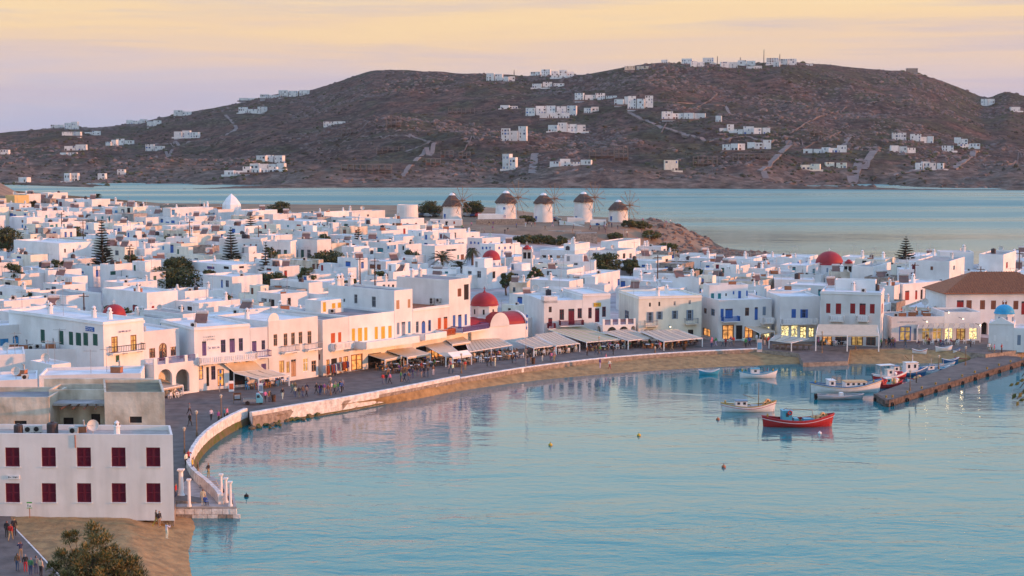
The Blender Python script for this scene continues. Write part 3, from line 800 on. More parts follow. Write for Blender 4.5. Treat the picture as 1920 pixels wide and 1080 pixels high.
def crate_mesh():
    if 'crate' in WIN: return WIN['crate']
    mb = MB(); mb.box((-.7, -.45, 0), (.7, .45, .8)); mb.box((-.75, -.5, .8), (.75, .5, .88), 1); mb.tube([(.4, 0, .88), (.4, 0, 1.5), (.4, -.4, 1.6)], .12, 8, 1)
    WIN['crate'] = mb.mesh('ventilation_box', [TERRA, METAL]); return WIN['crate']
CLUT = dict(chimney=chimney_mesh, solar_heater=heater_mesh, air_conditioner=ac_mesh, antenna=antenna_mesh, satellite_dish=dish_mesh, water_tank=tank_mesh, ventilation_box=crate_mesh)
def roofpiece(b, kind, u, v, rz=0.0, sc=1.0):
    """u, v in 0..1 over the roof"""
    p = b.inn[0].lerp(b.inn[1], u).lerp(b.inn[3].lerp(b.inn[2], u), v)
    q = obj(kind, CLUT[kind](), b.root, (p.x - b.o.x, p.y - b.o.y, b.z1 - b.par - b.o.z), rz)
    if sc != 1: q.scale = (sc, sc, sc)
    return q
def fac(name, label, A, B, ytop, depth, ops=(), cat='house', z0=1.6, wall=None, **k):
    """front facade from its two foot pixels and its top pixel"""
    a, c = at_z(A[0], A[1], z0), at_z(B[0], B[1], z0); d = ray(A[0], ytop); z1 = CAM_H + d.z * (a.y / d.y)
    b = block(name, label, cat, a, c, z0 - .3, z1, depth, wall, **k)
    for q in ops: opx(b, *q)
    return b
def dome(mb, c, r, h, m=0, n=28, z=0.0):
    mb.lathe([(r * 1.05, z - .02), (r * 1.05, z + .12)] + [(r * cos(t * pi / 2 / 10), z + .12 + h * sin(t * pi / 2 / 10)) for t in range(11)], n, m, c)
def cross_mesh():
    mb = MB(); mb.box((-.05, -.05, 0), (.05, .05, 1.0)); mb.box((-.3, -.045, .55), (.3, .045, .66)); return mb
# ------------------------------------------------------------------ waterfront, left to right
LM = []               # landmarks (px, py, words) used when things are described
def sign(b, x0, x1, yt, yb, m, s=0, strokes=None, rows=1, border=None):
    u0, _ = uz(b, x0, (yt + yb) / 2, s); u1, _ = uz(b, x1, (yt + yb) / 2, s); za, zb = uz(b, (x0 + x1) / 2, yb, s)[1], uz(b, (x0 + x1) / 2, yt, s)[1]
    mb = MB(); M = loc_m(b, 0, 0, 0, s); M = M @ Matrix.Translation((0, 0, 0))
    if m is not None: mb.box((u0, -.10, za), (u1, -.004, zb), 0, M)
    if strokes:
        r = random.Random(int(x0)); h = (zb - za) / (rows * 1.0 + .4)
        for k in range(rows):
            x = u0 + .12; z = zb - h * (k + .95)
            while x < u1 - .25:
                w = r.uniform(.08, .16); mb.box((x, -.125, z), (x + .035, -.103, z + h * .6), 1, M); mb.box((x + .0351, -.124, z + r.choice((0, .25, .5)) * h), (x + w, -.104, z + h * .12 + r.choice((0, .25)) * h), 1, M); x += w + r.choice((.06, .06, .2))
    return mb.build('sign', [m or WHITE2, strokes or WHITE2], b.root)

# big white building with dark red shutters, nearest on the shore
b = fac('harbour_building', 'big white two storey building with dark red shutters above the near beach', (-62, 967), (327, 971), 812, 5.2, cat='building', wall=mat('whitewash_warm_light', (.80, .755, .72), .85, .05, .5, .15, streak=.12), skew=-1.6, parapet=.5, roof=mat('roof_dusty', (.45, .41, .37), .9, .15, .6, .2, col2=(.3, .27, .24)))  # warm sky light and sand bounce are tinted into this wall colour
for i, x in enumerate((-55, 10, 78, 144, 209, 274)): opx(b, x, x + 26.5, 839, 875, 'louvre', 'burgundy'); opx(b, x + .5, x + 27, 906, 942, 'louvre', 'burgundy')
finish(b); LM.append((160, 890, 'the red-shuttered building'))
mb = MB(); M = loc_m(b, 0, 0, 0); u, z = uz(b, 25, 893)
sign(b, 14, 37, 891, 898, SHUT['white'], 0, IRON)
u0, _ = uz(b, 141, 820); mb.tube([M @ Vector((u0, -.06, b.z1 - .1)), M @ Vector((u0, -.06, b.z1 - 1.4))], .05, 6); mb.build('drain_pipe', TERRA, b.root)
for k in range(24):
    pass
mb = MB(); e0 = 13.2
for (u, v, kind, rz, sc) in ((.30, .55, 'air_conditioner', .2, 1), (.345, .6, 'air_conditioner', .1, 1), (.42, .5, 'water_tank', 0, 1.0), (.525, .45, 'air_conditioner', 0, 1), (.62, .4, 'satellite_dish', .4, 1.0), (.74, .5, 'chimney', 0, .8), (.25, .5, 'water_tank', 0, .8), (.56, .7, 'ventilation_box', .2, .8)): roofpiece(b, kind, u, v, rz, sc)
# ruined flat roofed house behind it
r = block('derelict_house', 'derelict stained house with a broken open roof behind the red-shuttered building', 'house', at_d(-60, 800, 168.6), at_d(93, 800, 168.6), 1.3, 12.3, 7, STAIN, .5, ROOFG)
opx(r, 27, 50, 789, 803, 'dark'); finish(r)
r2 = block('', '', '', at_d(197, 800, 167.6), at_d(310, 800, 167.6), 1.3, 13.0, 9, STAIN, .35, mat('mossy_roof', (.22, .20, .13), .95, .25, .6, .4, col2=(.13, .12, .09)), parent=r.root, skew=-2.4)
opx(r2, 243, 266, 781, 793, 'dark'); finish(r2)
r3 = block('', '', '', at_d(93.4, 800, 172.5), at_d(196.6, 800, 172.5), 1.3, 12.5, 4, STAIN, .9, ROOFG, parent=r.root)
opx(r3, 119, 138, 783, 800, 'dark'); opx(r3, 171, 188, 776, 800, 'dark'); finish(r3)
mb = MB(); mb.box((-.2, -.3, 0), (8.2, 2.3, .25)); o = mb.build('concrete_slab', GREYWALL, r.root); p = at_d(96, 760, 170.2); o.location = (p.x - r.o.x, p.y - r.o.y, p.z - r.o.z); o.scale = (.72, 1, 1)
mb = MB(); mb.box((-6.5, 0, 0), (6.0, .5, 2.2)); o = mb.build('back_wall', STAIN, r.root); p = at_d(190, 743, 180.2); o.location = (p.x - r.o.x, p.y - r.o.y, p.z - r.o.z - .2)
for i in range(4):
    mb = MB(); mb.box((0, 0, 0), (.14, 6, .16)); o = mb.build('beam', DARKWOOD, r.root); p = at_d(112 + i * 22, 768, 167.2); o.location = (p.x - r.o.x, p.y - r.o.y, p.z - r.o.z); o.rotation_euler = (0, 0, .12 * (i - 1))
# roofs between the ruin and the hotel
for k, (x0, x1, yt, D, dp, h, lab) in enumerate(((73, 264, 704, 205, 7, 0, 'low white flat roofed house directly behind the derelict house'), (-40, 70, 715, 202, 8, 0, 'low white stepped house at the frame edge behind the derelict house'),
        (97, 133, 684, 214, 6, 0, 'small white box house with gabled parapet before the long plain wall'), (-45, 47, 667, 216, 8, 0, 'white house with three dark roof boxes at the frame edge'))):
    a = at_d(x0, yt, D); q = block('town_house', lab, 'house', a, at_d(x1, yt, D + 2), 1.3, a.z, dp); finish(q)
    for kk in range(3): roofpiece(q, rnd.choice(('air_conditioner', 'ventilation_box', 'antenna', 'satellite_dish')), rnd.uniform(.1, .9), rnd.uniform(.2, .8), rnd.uniform(-.4, .4))
b = fac('plain_block', 'long plain white block with roof equipment below the green shuttered hotel', (-30, 748), (214, 744), 656, 4.2, roof=ROOFG, parapet=.3); finish(b)
for (u, v, kind) in ((.30, .3, 'ventilation_box'), (.33, .7, 'air_conditioner'), (.36, .2, 'air_conditioner'), (.40, .6, 'air_conditioner'), (.5, .5, 'ventilation_box'), (.70, .4, 'chimney'), (.8, .6, 'satellite_dish'), (.2, .5, 'ventilation_box'), (.58, .3, 'antenna')): roofpiece(b, kind, u, v, rnd.uniform(-.3, .3))
a = at_d(-30, 612, 241); b = block('town_house', 'white house with bright blue shutters and an arched blue door', 'house', a, at_d(75, 612, 245), 1.3, a.z, 6)
for q in ((0, 16, 635, 650, 'shut', 'lightblue'), (24, 35, 629, 650, 'door', 'lightblue', 0, True), (52, 62, 632, 643, 'shut', 'lightblue')): opx(b, *q)
finish(b)
# hotel with green shutters
b = fac('hotel', 'hotel with tall green shutters on its shaded side and an iron balcony', (197, 755), (272, 744), 604, 25, [(209, 221, 631, 661, 'lit', 'brown'), (245, 256, 628, 658, 'lit', 'brown'), (217, 224, 666, 679, 'shut', 'green')], cat='hotel', cornice=True)  # brown framed panes glow in place of yellowish curtains reflecting the sunset
for x0, x1, yt, yb in ((76, 84, 618, 643), (110, 119, 620, 646), (129, 137, 622, 647), (142, 152, 624, 648), (156, 165, 624, 648), (174, 183, 626, 648)): opx(b, x0, x1, yt, yb, 'shut', 'green', 3)
finish(b); sign(b, 161, 177, 613, 621, SHUT['blue'], 3, SHUT['white'], 2); sign(b, 221, 247, 617, 625, None, 0, SHUT['purple'], 1)
u0, z = uz(b, 209, 661); u1, _ = uz(b, 262, 655); balcony(b, u0 - .4, u1 + .3, z, 1.0, 'iron', None); LM.append((235, 640, 'the hotel with the iron balcony'))
for kk in range(5): roofpiece(b, rnd.choice(('chimney', 'antenna', 'air_conditioner', 'water_tank')), rnd.uniform(.2, .9), rnd.uniform(.1, .8))
# arched cafe house
b = fac('arcade_house', 'white house with two open arches under its terrace', (270, 741), (338, 732), 622, 10, [(280, 291, 653, 671, 'glass', 'brown'), (298, 313, 643, 679, 'glass', 'brown', 0, True), (320, 330, 650, 667, 'glass', 'brown'), (300, 312, 705, 731, 'dark', 'brown'), (318, 332, 702, 729, 'glass', 'green')], cornice=False); finish(b)
uA, zA = uz(b, 274, 683); t = block('', '', '', *(lambda P: (P[0], P[1]))([b.A + b.n * 3.2 - b.e * .2, b.B + b.n * 3.2 + b.e * 1.2]), 1.3, zA + .25, 3.18, WHITE, .1, ROOFW, parent=b.root)
for x0, x1 in ((297, 323), (330, 355)): opx(t, x0, x1, 692, 735, 'void', arch=True, rev=.5)
op(t, 1, .5, 2.7, 1.7, 5.0, 'void', arch=True, rev=.5)
finish(t); mb = MB(); M = loc_m(t, 0, 0, 0)
for x0, x1 in ((0, .6), (2.0, 2.5), (t.L - 2.4, t.L - 1.9), (t.L - .5, t.L)): mb.box((x0, .003, t.z1 + .003), (x1, .35, t.z1 + .95), 0, M)
mb.build('parapet_pier', WHITE2, b.root); mb = MB()
for i in range(int(t.L / .2)): mb.box((.1 + i * .2, .13, t.z1), (.16 + i * .2, .18, t.z1 + .85), 0, M)
mb.box((.1, .1, t.z1 + .85), (t.L - .1, .22, t.z1 + .92), 0, M); mb.build('railing', SHUT['purple'], b.root)
roofpiece(b, 'chimney', .2, .6); roofpiece(b, 'air_conditioner', .3, .3); LM.append((320, 690, 'the house with two arches'))
# white cafe building with the long baluster balcony
b = fac('cafe_building', 'pink lit cafe building with long white baluster balcony and purple doors', (366, 734), (470, 724), 614, 13, [(379, 387, 640, 667, 'door', 'purple'), (414, 423, 637, 661, 'glass', 'purple'), (430.5, 440.5, 635, 661, 'door', 'purple'), (447.7, 455.5, 634, 658, 'glass', 'purple'),
      (369, 381, 686, 712, 'orange', 'blue'), (387, 392, 688, 724, 'dark', 'blue'), (396, 404, 686, 712, 'glass', 'purple'), (408, 420, 692, 724, 'orange', 'brown'), (430, 460, 692, 722, 'dark', 'brown')], cat='cafe', cornice=True); finish(b)
sign(b, 390.5, 413, 648, 656, SHUT['white'], 0, SHUT['purple'], 1); sign(b, 380, 406, 628, 640, None, 0, SHUT['grey'], 2)
uA, zA = uz(b, 372, 680); balcony(b, .2, b.L + .4, zA, 1.5, 'baluster'); LM.append((430, 660, 'the baluster balcony cafe')); roofpiece(b, 'air_conditioner', .1, .2)
c = fac('', '', (470.5, 724), (503, 721), 615, 12, [(472.5, 481, 639.5, 658, 'door', 'purple'), (490.5, 497, 638, 655.5, 'glass', 'purple'), (478, 486, 686, 712, 'glass', 'brown'), (490, 499, 682, 700, 'shut', 'purple')], parent=b.root); finish(c); uA, zA = uz(c, 480, 668); balcony(c, .5, c.L, zA, 1.4, 'iron', SHUT['purple'])
for u, v, kind in ((.3, .5, 'antenna'), (.7, .8, 'chimney'), (.5, .6, 'solar_heater')): roofpiece(b, kind, u, v)
# house with five tall tan windows
b = fac('shop_house', 'pink lit house with five tall tan windows and two little balconies', (505, 720), (597, 706), 603, 13, [(513, 520, 626.6, 649, 'glass', 'tan'), (532, 539, 625, 649, 'glass', 'tan'), (546, 553, 623.5, 647, 'glass', 'tan'), (560, 567, 622, 645, 'glass', 'tan'), (576.7, 584, 620.5, 645, 'glass', 'tan'),
      (523.5, 533, 676, 699, 'lit', 'tan'), (537, 543, 678, 699, 'lit', 'tan'), (546, 555, 674, 706, 'door', 'tan'), (568, 578, 671, 697, 'lit', 'white'), (584, 593, 676, 697, 'glass', 'tan')], cat='shop'); finish(b)  # ground floor glow imitates sunset on pale curtains, no lamps inside
for x0, x1, y in ((527, 555, 660), (571, 599, 655)): u0, z = uz(b, x0, y); u1, _ = uz(b, x1, y); balcony(b, u0, min(u1, b.L), z, 1.0, 'iron', SHUT['grey'])
mb = MB(); M = loc_m(b, 0, 0, 0); K = 10; pts = [(.0, b.z1)] + [(1.1 + 1.1 * cos(pi - pi * k / K), b.z1 + .1 + 1.15 * sin(pi * k / K)) for k in range(K + 1)] + [(2.9, b.z1)]
mb.add([M @ Vector((x, .02, z)) for x, z in pts] + [M @ Vector((x, .3, z)) for x, z in pts], [tuple(range(len(pts))), tuple(range(2 * len(pts) - 1, len(pts) - 1, -1))] + [(i, i + len(pts), (i + 1) % len(pts) + len(pts), (i + 1) % len(pts)) for i in range(len(pts))])
mb.build('curved_gable', WHITE, b.root); LM.append((550, 640, 'the shop with five tan windows'))
for u, v, kind in ((.2, .6, 'chimney'), (.6, .5, 'antenna')): roofpiece(b, kind, u, v)
# red shuttered shop
b = fac('clothes_shop', 'pink lit house with two red shutters over a clothes shop', (606, 705), (655, 696.5), 600, 14, [(620.5, 628.5, 624.5, 643, 'shut', 'orange'), (634, 640, 623, 641.5, 'shut', 'orange'), (612, 618, 674, 703, 'orange', 'brown'), (621, 632, 672, 702, 'dark', 'brown'), (636, 641, 670, 700, 'orange', 'brown'), (644, 653, 668, 697, 'orange', 'brown'), (597.5, 600, 664, 675, 'shut', 'burgundy', 3)], cat='shop', roof=ROOFG); finish(b)
u0, z = uz(b, 620, 655); balcony(b, u0, b.L - .05, z, 1.1, 'baluster'); LM.append((630, 640, 'the clothes shop'))
# yellow shutters, then the two towers
b = fac('cafe_building', 'pink lit building with six yellow shutters above a wide terrace', (655.5, 696.4), (740, 684), 593, 15, [(659.7, 665.8, 616, 640, 'shut', 'yellow'), (671, 679, 615, 640, 'shut', 'yellow'), (683, 689, 614, 638.5, 'shut', 'yellow'), (702.5, 708.6, 612.7, 636, 'shut', 'yellow'), (714.7, 722, 612, 635, 'shut', 'yellow'), (728, 734.5, 611, 633.5, 'shut', 'yellow'),
      (658, 680, 664, 694, 'orange', 'brown'), (690, 715, 662, 690, 'dark', 'brown')], cat='cafe', roof=ROOFG); finish(b); LM.append((700, 620, 'the yellow-shuttered building'))
uA, zA = uz(b, 660, 648); balcony(b, .6, b.L + 2.6, zA - .2, 3.4, 'solid', None, h=1.0); roofpiece(b, 'air_conditioner', .3, .5)
q = block('', '', '', b.A - b.n * 8 + b.e * 1.0, b.A - b.n * 8 + b.e * 6, b.z1 - 1, b.z1 + 1.9, 4, parent=b.root); op(q, 0, .4, 1.1, b.z1, b.z1 + 1.6, 'shut', 'yellow'); op(q, 0, 2.4, 3.2, b.z1 + .4, b.z1 + 1.3, 'shut', 'yellow'); op(q, 0, 3.7, 4.5, b.z1 + .4, b.z1 + 1.3, 'shut', 'yellow'); finish(q)
b = fac('tower_house', 'tall pink lit house with slate blue doors beside the yellow shutters', (740.4, 684), (774, 679), 545, 16.5, [(743, 749, 563, 579.5, 'shut', 'tan'), (764.6, 769.5, 561, 577, 'shut', 'tan'), (744, 749, 605, 627, 'shut', 'slate'), (753, 760, 603.5, 629, 'door', 'slate'), (765, 770, 602.5, 625, 'shut', 'lightblue'),
      (664, 670, 552, 569, 'glass', 'grey', 3), (697, 704.5, 556, 576, 'glass', 'grey', 3), (641, 647, 560, 566, 'glass', 'grey', 3), (744, 768, 656, 682, 'dark', 'brown')], roof=ROOFG); finish(b); LM.append((757, 570, 'the tall tower house'))
for u, v, kind in ((.1, .9, 'chimney'), (.5, .95, 'chimney'), (.9, .9, 'chimney')): roofpiece(b, kind, u, v, 0, 1.3)
b = fac('cafe_building', 'pink lit low building with arched blue door and orange shutters', (774.4, 679), (842, 668), 579, 12, [(780, 785, 602.5, 624, 'glass', 'slate'), (790.5, 797.6, 601.5, 625, 'door', 'blue', 0, True), (803, 808, 600, 621, 'glass', 'blue'), (821, 827, 596, 617, 'shut', 'orange'), (832, 839, 594, 617, 'door', 'orange'), (780, 800, 650, 676, 'dark', 'brown'), (808, 836, 646, 670, 'orange', 'brown')], cat='cafe', cornice=True, roof=TILE); finish(b)
uA, zA = uz(b, 780, 634); balcony(b, .2, b.L * .62, zA, 2.6, 'solid', h=.9); uA, zA = uz(b, 830, 626); balcony(b, b.L * .64, b.L - .1, zA, 1.6, 'wood', SHUT['orange'], slab=WOOD); LM.append((808, 600, 'the arched blue door'))
b = fac('tower_house', 'tallest pink lit house with dark flat roof next to the red domed church', (842.4, 668), (882, 661), 525, 12, [(858, 865, 541, 556, 'shut', 'brown'), (870, 879, 533, 562, 'dark', 'white'), (849, 854, 591, 612, 'shut', 'blue'), (859, 865.5, 590, 616, 'door', 'blue'), (871, 875.7, 589, 610, 'shut', 'blue'), (848, 876, 640, 664, 'dark', 'brown')], roof=ROOFG, parapet=.15); finish(b)
uA, zA = uz(b, 855, 620); balcony(b, .6, b.L + 2.2, zA, 2.6, 'wood', SHUT['purple']); LM.append((862, 560, 'the tallest dark-roofed house'))
for k, (x, y) in enumerate(((812, 566), (812, 571), (824, 567))):
    u, z = uz(b, x, y, 3); o = obj('air_conditioner', ac_mesh(), b.root); o.matrix_local = loc_m(b, u, .25, z, 3)
for u, v in ((.2, .8), (.6, .8)): roofpiece(b, 'chimney', u, v, 0, .9)

# red domed church on the promenade
def church():
    A, B = at_z(884, 662, 1.6), at_z(990, 652.5, 1.6); c = thing('church', (A.x, A.y, 1.3), 'church with red dome and curved red vaults by the cafe promenade', 'church'); LM.append((930, 600, 'the red-domed church'))
    b = block('', '', '', A, B, 1.3, 6.1, 8, parent=c, roof=REDDOME, parapet=.05); opx(b, 922, 928, 641, 647, 'shut', 'burgundy'); opx(b, 884, 889, 614, 622, 'shut', 'purple'); finish(b)
    M = loc_m(b, 0, 0, 0) @ Matrix.Translation((0, 0, 0))
    K = 12
    def vault(u0, u1, d0, d1, r, axis, z, m_top, name, gable):      # half barrel: along the facade or across it
        mb = MB(); w = (d1 - d0) / 2 if axis == 'u' else (u1 - u0) / 2
        ring = lambda t, rr: (w * cos(pi * t / K), rr * sin(pi * t / K))
        for e, s0 in enumerate(((u0, d0) if axis == 'u' else (u0, d0), (u1, d1))):
            for t in range(K + 1):
                x, h = ring(t, r)
                p = ((u0 if e == 0 else u1), -(d0 + w - x), z + h) if axis == 'u' else (u0 + w - x, -(d0 if e == 0 else d1), z + h)
                mb.v.append(tuple(M @ Vector(p)))
        for t in range(K): mb.f.append((t, t + 1, K + 2 + t, K + 1 + t)); mb.m.append(0)
        for e in (0, 1): mb.f.append(tuple(e * (K + 1) + t for t in range(K + 1))); mb.m.append(1)
        return mb.build(name, [m_top, gable], c, False)
    L = b.L
    vault(L * .64, L - .35, -7.7, -.3, 1.9, 'u', 6.12, REDDOME, 'nave_vault', WHITE)
    vault(L * .32, L * .66, -2.4, .12, 2.5, 'd', 6.0, REDDOME, 'transept_vault', WHITE)
    vault(.2, L * .34, -7.5, -.5, 1.4, 'u', 6.1, REDDOME, 'apse_vault', WHITE)
    mb = MB()   # white coping of the end gable
    for t in range(K):
        a0, a1 = pi * t / K, pi * (t + 1) / K
        for q0, q1 in ((a0, a1),):
            pts = [(L - .34, 4 - 3.95 * cos(q), 6.12 + 2.1 * sin(q)) for q in (q0, q1)] + [(L - .34, 4 - 3.6 * cos(q), 6.12 + 1.7 * sin(q)) for q in (q1, q0)]
            v = [M @ Vector((x, y, z)) for x, y, z in pts] + [M @ Vector((x + .33, y, z)) for x, y, z in pts]
            mb.add(v, ((0, 1, 2, 3), (7, 6, 5, 4), (0, 4, 5, 1), (1, 5, 6, 2), (2, 6, 7, 3), (3, 7, 4, 0)))
    mb.build('gable_coping', WHITE2, c)
    u, z = L * .45, 6.0; D = 4.2
    dz, R = 9.35, 2.45; mb = MB(); mb.lathe([(R + .35, 5.6), (R + .35, 7.4), (R + .1, 7.5), (R + .1, 9.35), (R + .25, 9.36), (R + .25, 9.5), (0, 9.5)], 8, 0, tuple(M @ Vector((u, D, 0))), a0=pi / 8 + .75, a1=pi / 8 + .75 + 2 * pi); dr = mb.build('drum', WHITE, c)
    for a in range(8):
        t = pi / 8 + .75 + (a + .5) * pi / 4; p = M @ Vector((u, D, 0)); rr = (R + .1) * cos(pi / 8) + .0
        mb = MB(); mb.box((-.16, -.03, 0), (.16, .05, .9)); w = mb.build('window', DARK, dr); w.location = (p.x + rr * cos(t), p.y + rr * sin(t), 6.7); w.location.z -= 0; w.rotation_euler = (0, 0, t + pi / 2)
    mb = MB(); dome(mb, tuple(M @ Vector((u, D, 0))), R + .05, 2.2, 0, 32, 9.5); dm = mb.build('dome', REDDOME, c, True)
    mb = MB(); p = M @ Vector((u, D, 0)); mb.lathe([(.3, 11.7), (.3, 11.9), (.12, 12.0), (.1, 12.2), (0, 12.25)], 8, 0, tuple(p)); mb.box((p.x - .05, p.y - .05, 10.8), (p.x + .05, p.y + .05, 11.6)); mb.box((p.x - .28, p.y - .045, 11.2), (p.x + .28, p.y + .045, 11.3)); mb.build('cross', REDDOME, dm)
    # bell wall
    q = block('', '', '', b.c[3] + b.e * (L * .62), b.c[3] + b.e * (L * .62 + 1.7), 6.0, 10.3, .7, parent=c, parapet=.02); op(q, 0, .45, 1.25, 7.9, 9.6, 'void', arch=True, rev=.68); op(q, 2, .45, 1.25, 7.9, 9.6, 'void', arch=True, rev=.01); finish(q)
    for ch in c.children:   # meshes above were written in root space
        pass
church()

# building with burgundy doors and the yellow sign
b = fac('restaurant_building', 'white building with burgundy doors and a small yellow sign', (1020, 642), (1092, 639.5), 564, 14, [(1029, 1034.5, 575, 585.6, 'glass', 'brown'), (1049, 1057.5, 580, 600, 'glass', 'burgundy'), (1065.6, 1077, 579, 609, 'door', 'burgundy'), (1083, 1091, 578, 597, 'glass', 'burgundy'), (1028, 1035.5, 596, 612, 'door', 'burgundy')], cat='restaurant'); finish(b)
for x0, x1, y in ((1048, 1091.5, 610), (1026, 1039, 615)): u0, z = uz(b, x0, y); u1, _ = uz(b, x1, y); balcony(b, u0, min(u1, b.L), z, 1.1, 'wood', SHUT['burgundy'])
c = fac('', '', (1092.3, 639.5), (1144, 637.5), 551, 13, [(1103, 1109.5, 577, 597, 'glass', 'burgundy'), (1115.6, 1124, 578, 604, 'door', 'burgundy'), (1129, 1136, 575, 594, 'glass', 'burgundy')], parent=b.root, cornice=True); finish(c); sign(c, 1113, 1126.6, 567.6, 575, SHUT['yellow'], 0, SHUT['orange'], 1); LM.append((1119, 571, 'the yellow sign'))
q = block('', '', '', b.A - b.e * .0, b.A + b.e * 2.6, b.z1 - .5, b.z1 + .75, 2, parent=b.root); finish(q)
u0, z = uz(c, 1100, 607); t = block('', '', '', c.A + c.e * 2.6 + c.n * 4.0, c.B + c.e * 3.6 + c.n * 4.0, 1.3, z + .1, 3.98, parent=b.root, parapet=.05)
for i in range(3): op(t, 0, .9 + i * 2.35, 2.7 + i * 2.35, 2.6, z - .25, 'void', arch=True, rev=.4)
op(t, 3, .8, 2.8, 2.4, z - .25, 'void', arch=True, rev=.4); op(t, 1, .8, 2.8, 2.4, z - .25, 'void', arch=True, rev=.4); finish(t)
mb = MB(); M = loc_m(t, 0, 0, 0)
for i in range(5): x = (t.L - .4) * i / 4; mb.box((x, .003, t.z1 + .003), (x + .4, .4, t.z1 + 1.1), 0, M)
mb.build('parapet_pier', WHITE2, b.root); mb = MB()
for i in range(int(t.L / .2) - 1): mb.box((.25 + i * .2, .15, t.z1 + .05), (.35 + i * .2, .2, t.z1 + .9), 0, M)
mb.box((.1, .13, t.z1 + .88), (t.L - .1, .22, t.z1 + .96), 0, M); mb.build('railing', SHUT['burgundy'], b.root)
for u, v, kind in ((.3, .5, 'antenna'), (.8, .6, 'chimney'), (.6, .9, 'water_tank')): roofpiece(b, kind, u, v)
# cream mansion
b = fac('mansion', 'cream mansion with slate blue open shutters and two small balconies', (1197, 640.5), (1315, 637), 556, 13, [(1217, 1220.5, 567.5, 575, 'dark'), (1234.5, 1238, 566, 574, 'dark'), (1263, 1267, 565, 573, 'glass', 'white'), (1291, 1295.5, 563, 571, 'glass', 'white'), (1216, 1222, 585, 605, 'open', 'slate'), (1234, 1239.5, 584, 599, 'open', 'slate'), (1262.5, 1268, 582.5, 598, 'open', 'slate'), (1290, 1296.5, 581, 601, 'open', 'slate'),
      (1151, 1158, 580, 594, 'glass', 'slate', 3), (1171, 1179, 582, 604, 'glass', 'slate', 3), (1208, 1225, 618, 636, 'dark'), (1290, 1300, 618, 636, 'dark')], cat='mansion', wall=CREAM, cornice=True); finish(b); LM.append((1255, 590, 'the cream mansion'))
for x0, x1, y in ((1208, 1231, 610), (1283, 1307, 606)): u0, z = uz(b, x0, y); u1, _ = uz(b, x1, y); balcony(b, u0, u1, z, 1.0, 'iron', SHUT['grey'], slab=CREAM)
for u, v, kind in ((.4, .3, 'chimney'), (.65, .6, 'chimney'), (.1, .6, 'antenna')): roofpiece(b, kind, u, v)
# white house with blue corner balcony
b = fac('shop_house', 'white house with blue shutters, blue corner balcony and lit shops below', (1347, 640), (1446, 636.5), 563, 11, [(1351, 1357, 579, 595, 'shut', 'blue'), (1360, 1374, 579, 597, 'door', 'blue'), (1397, 1404.5, 577, 592, 'glass', 'brown'), (1415, 1421, 576, 600, 'door', 'blue'), (1430, 1436, 575, 591, 'shut', 'slate'), (1354, 1376, 609, 637, 'orange', 'brown'), (1380, 1392, 610, 636, 'dark', 'blue'), (1396, 1412, 612, 634, 'orange', 'red'), (1418, 1426, 612, 634, 'shut', 'teal'), (1430, 1444, 612, 634, 'shop', 'white'),
      (1320, 1325, 578, 588, 'glass', 'brown', 3), (1333, 1340, 579, 592, 'glass', 'slate', 3), (1318, 1332, 616, 630, 'orange', 'brown', 3)], cat='shop'); finish(b); LM.append((1390, 585, 'the blue corner balcony'))
u0, z = uz(b, 1352, 602); u1, _ = uz(b, 1383, 602); balcony(b, u0, u1, z, 1.2, 'wood', SHUT['blue'])
u0, z = uz(b, 1425, 604); balcony(b, u0, b.L - .1, z, 1.5, 'baluster')
t = block('', '', '', b.c[3] + b.e * .5 + b.n * 5, b.c[3] + b.e * 8.2 + b.n * 5.6, b.z1 - .6, b.z1 + 2.3, 4, parent=b.root); 
for q in ((1333, 1339, 550, 562, 'shut', 'teal'), (1346, 1352, 550, 565, 'shut', 'teal'), (1360, 1363, 550, 555, 'dark'), (1374, 1377, 546, 552, 'shut', 'blue'), (1384, 1389.5, 545.5, 562, 'shut', 'blue'), (1399, 1404.5, 545, 555, 'shut', 'blue')): opx(t, *q)
finish(t); roofpiece(t, 'antenna', .3, .5); roofpiece(t, 'ventilation_box', .7, .6)
# blue and white cafe, red shuttered cafe
b = fac('cafe_building', 'white cafe with two blue shutters and a bright yellow lit ground floor', (1462, 641), (1536, 640), 556, 10, [(1484, 1492.5, 579.5, 596, 'shut', 'blue'), (1504, 1511, 580, 596, 'open', 'blue'), (1464, 1480, 610, 636, 'shop', 'white'), (1483, 1496, 609, 637, 'shop', 'white'), (1500, 1512, 612, 637, 'shop', 'brown'), (1516, 1526, 614, 632, 'shop', 'brown')], cat='cafe'); finish(b); LM.append((1495, 590, 'the blue-shuttered cafe'))
u0, z = uz(b, 1462, 606); balcony(b, .02, b.L * .9, z, 1.4, 'baluster')
b = fac('cafe_building', 'large white cafe with five red shutters above a white awning', (1536.5, 646), (1650, 650), 546, 11, [(1549, 1557, 569, 587, 'shut', 'red'), (1567, 1577, 569, 589, 'shut', 'red'), (1594, 1603.5, 569, 588, 'shut', 'red'), (1611.5, 1623, 569, 590, 'door', 'red'), (1631, 1640, 570, 588, 'shut', 'red'), (1560, 1582, 610, 620, 'orange', 'brown'), (1542, 1560, 629, 647, 'orange', 'brown'), (1566, 1590, 629, 647, 'glass', 'brown'), (1596, 1618, 629, 648, 'lit', 'brown'), (1624, 1642, 629, 648, 'glass', 'brown'), (1653, 1655, 570, 588, 'shut', 'red', 1), (1658, 1660, 568, 586, 'shut', 'red', 1)], cat='cafe', cornice=True); finish(b); LM.append((1600, 580, 'the red-shuttered cafe'))
for x0, x1, y in ((1556, 1583, 600), (1606, 1629, 600)): u0, z = uz(b, x0, y); u1, _ = uz(b, x1, y); balcony(b, u0, u1, z, 1.0, 'baluster')
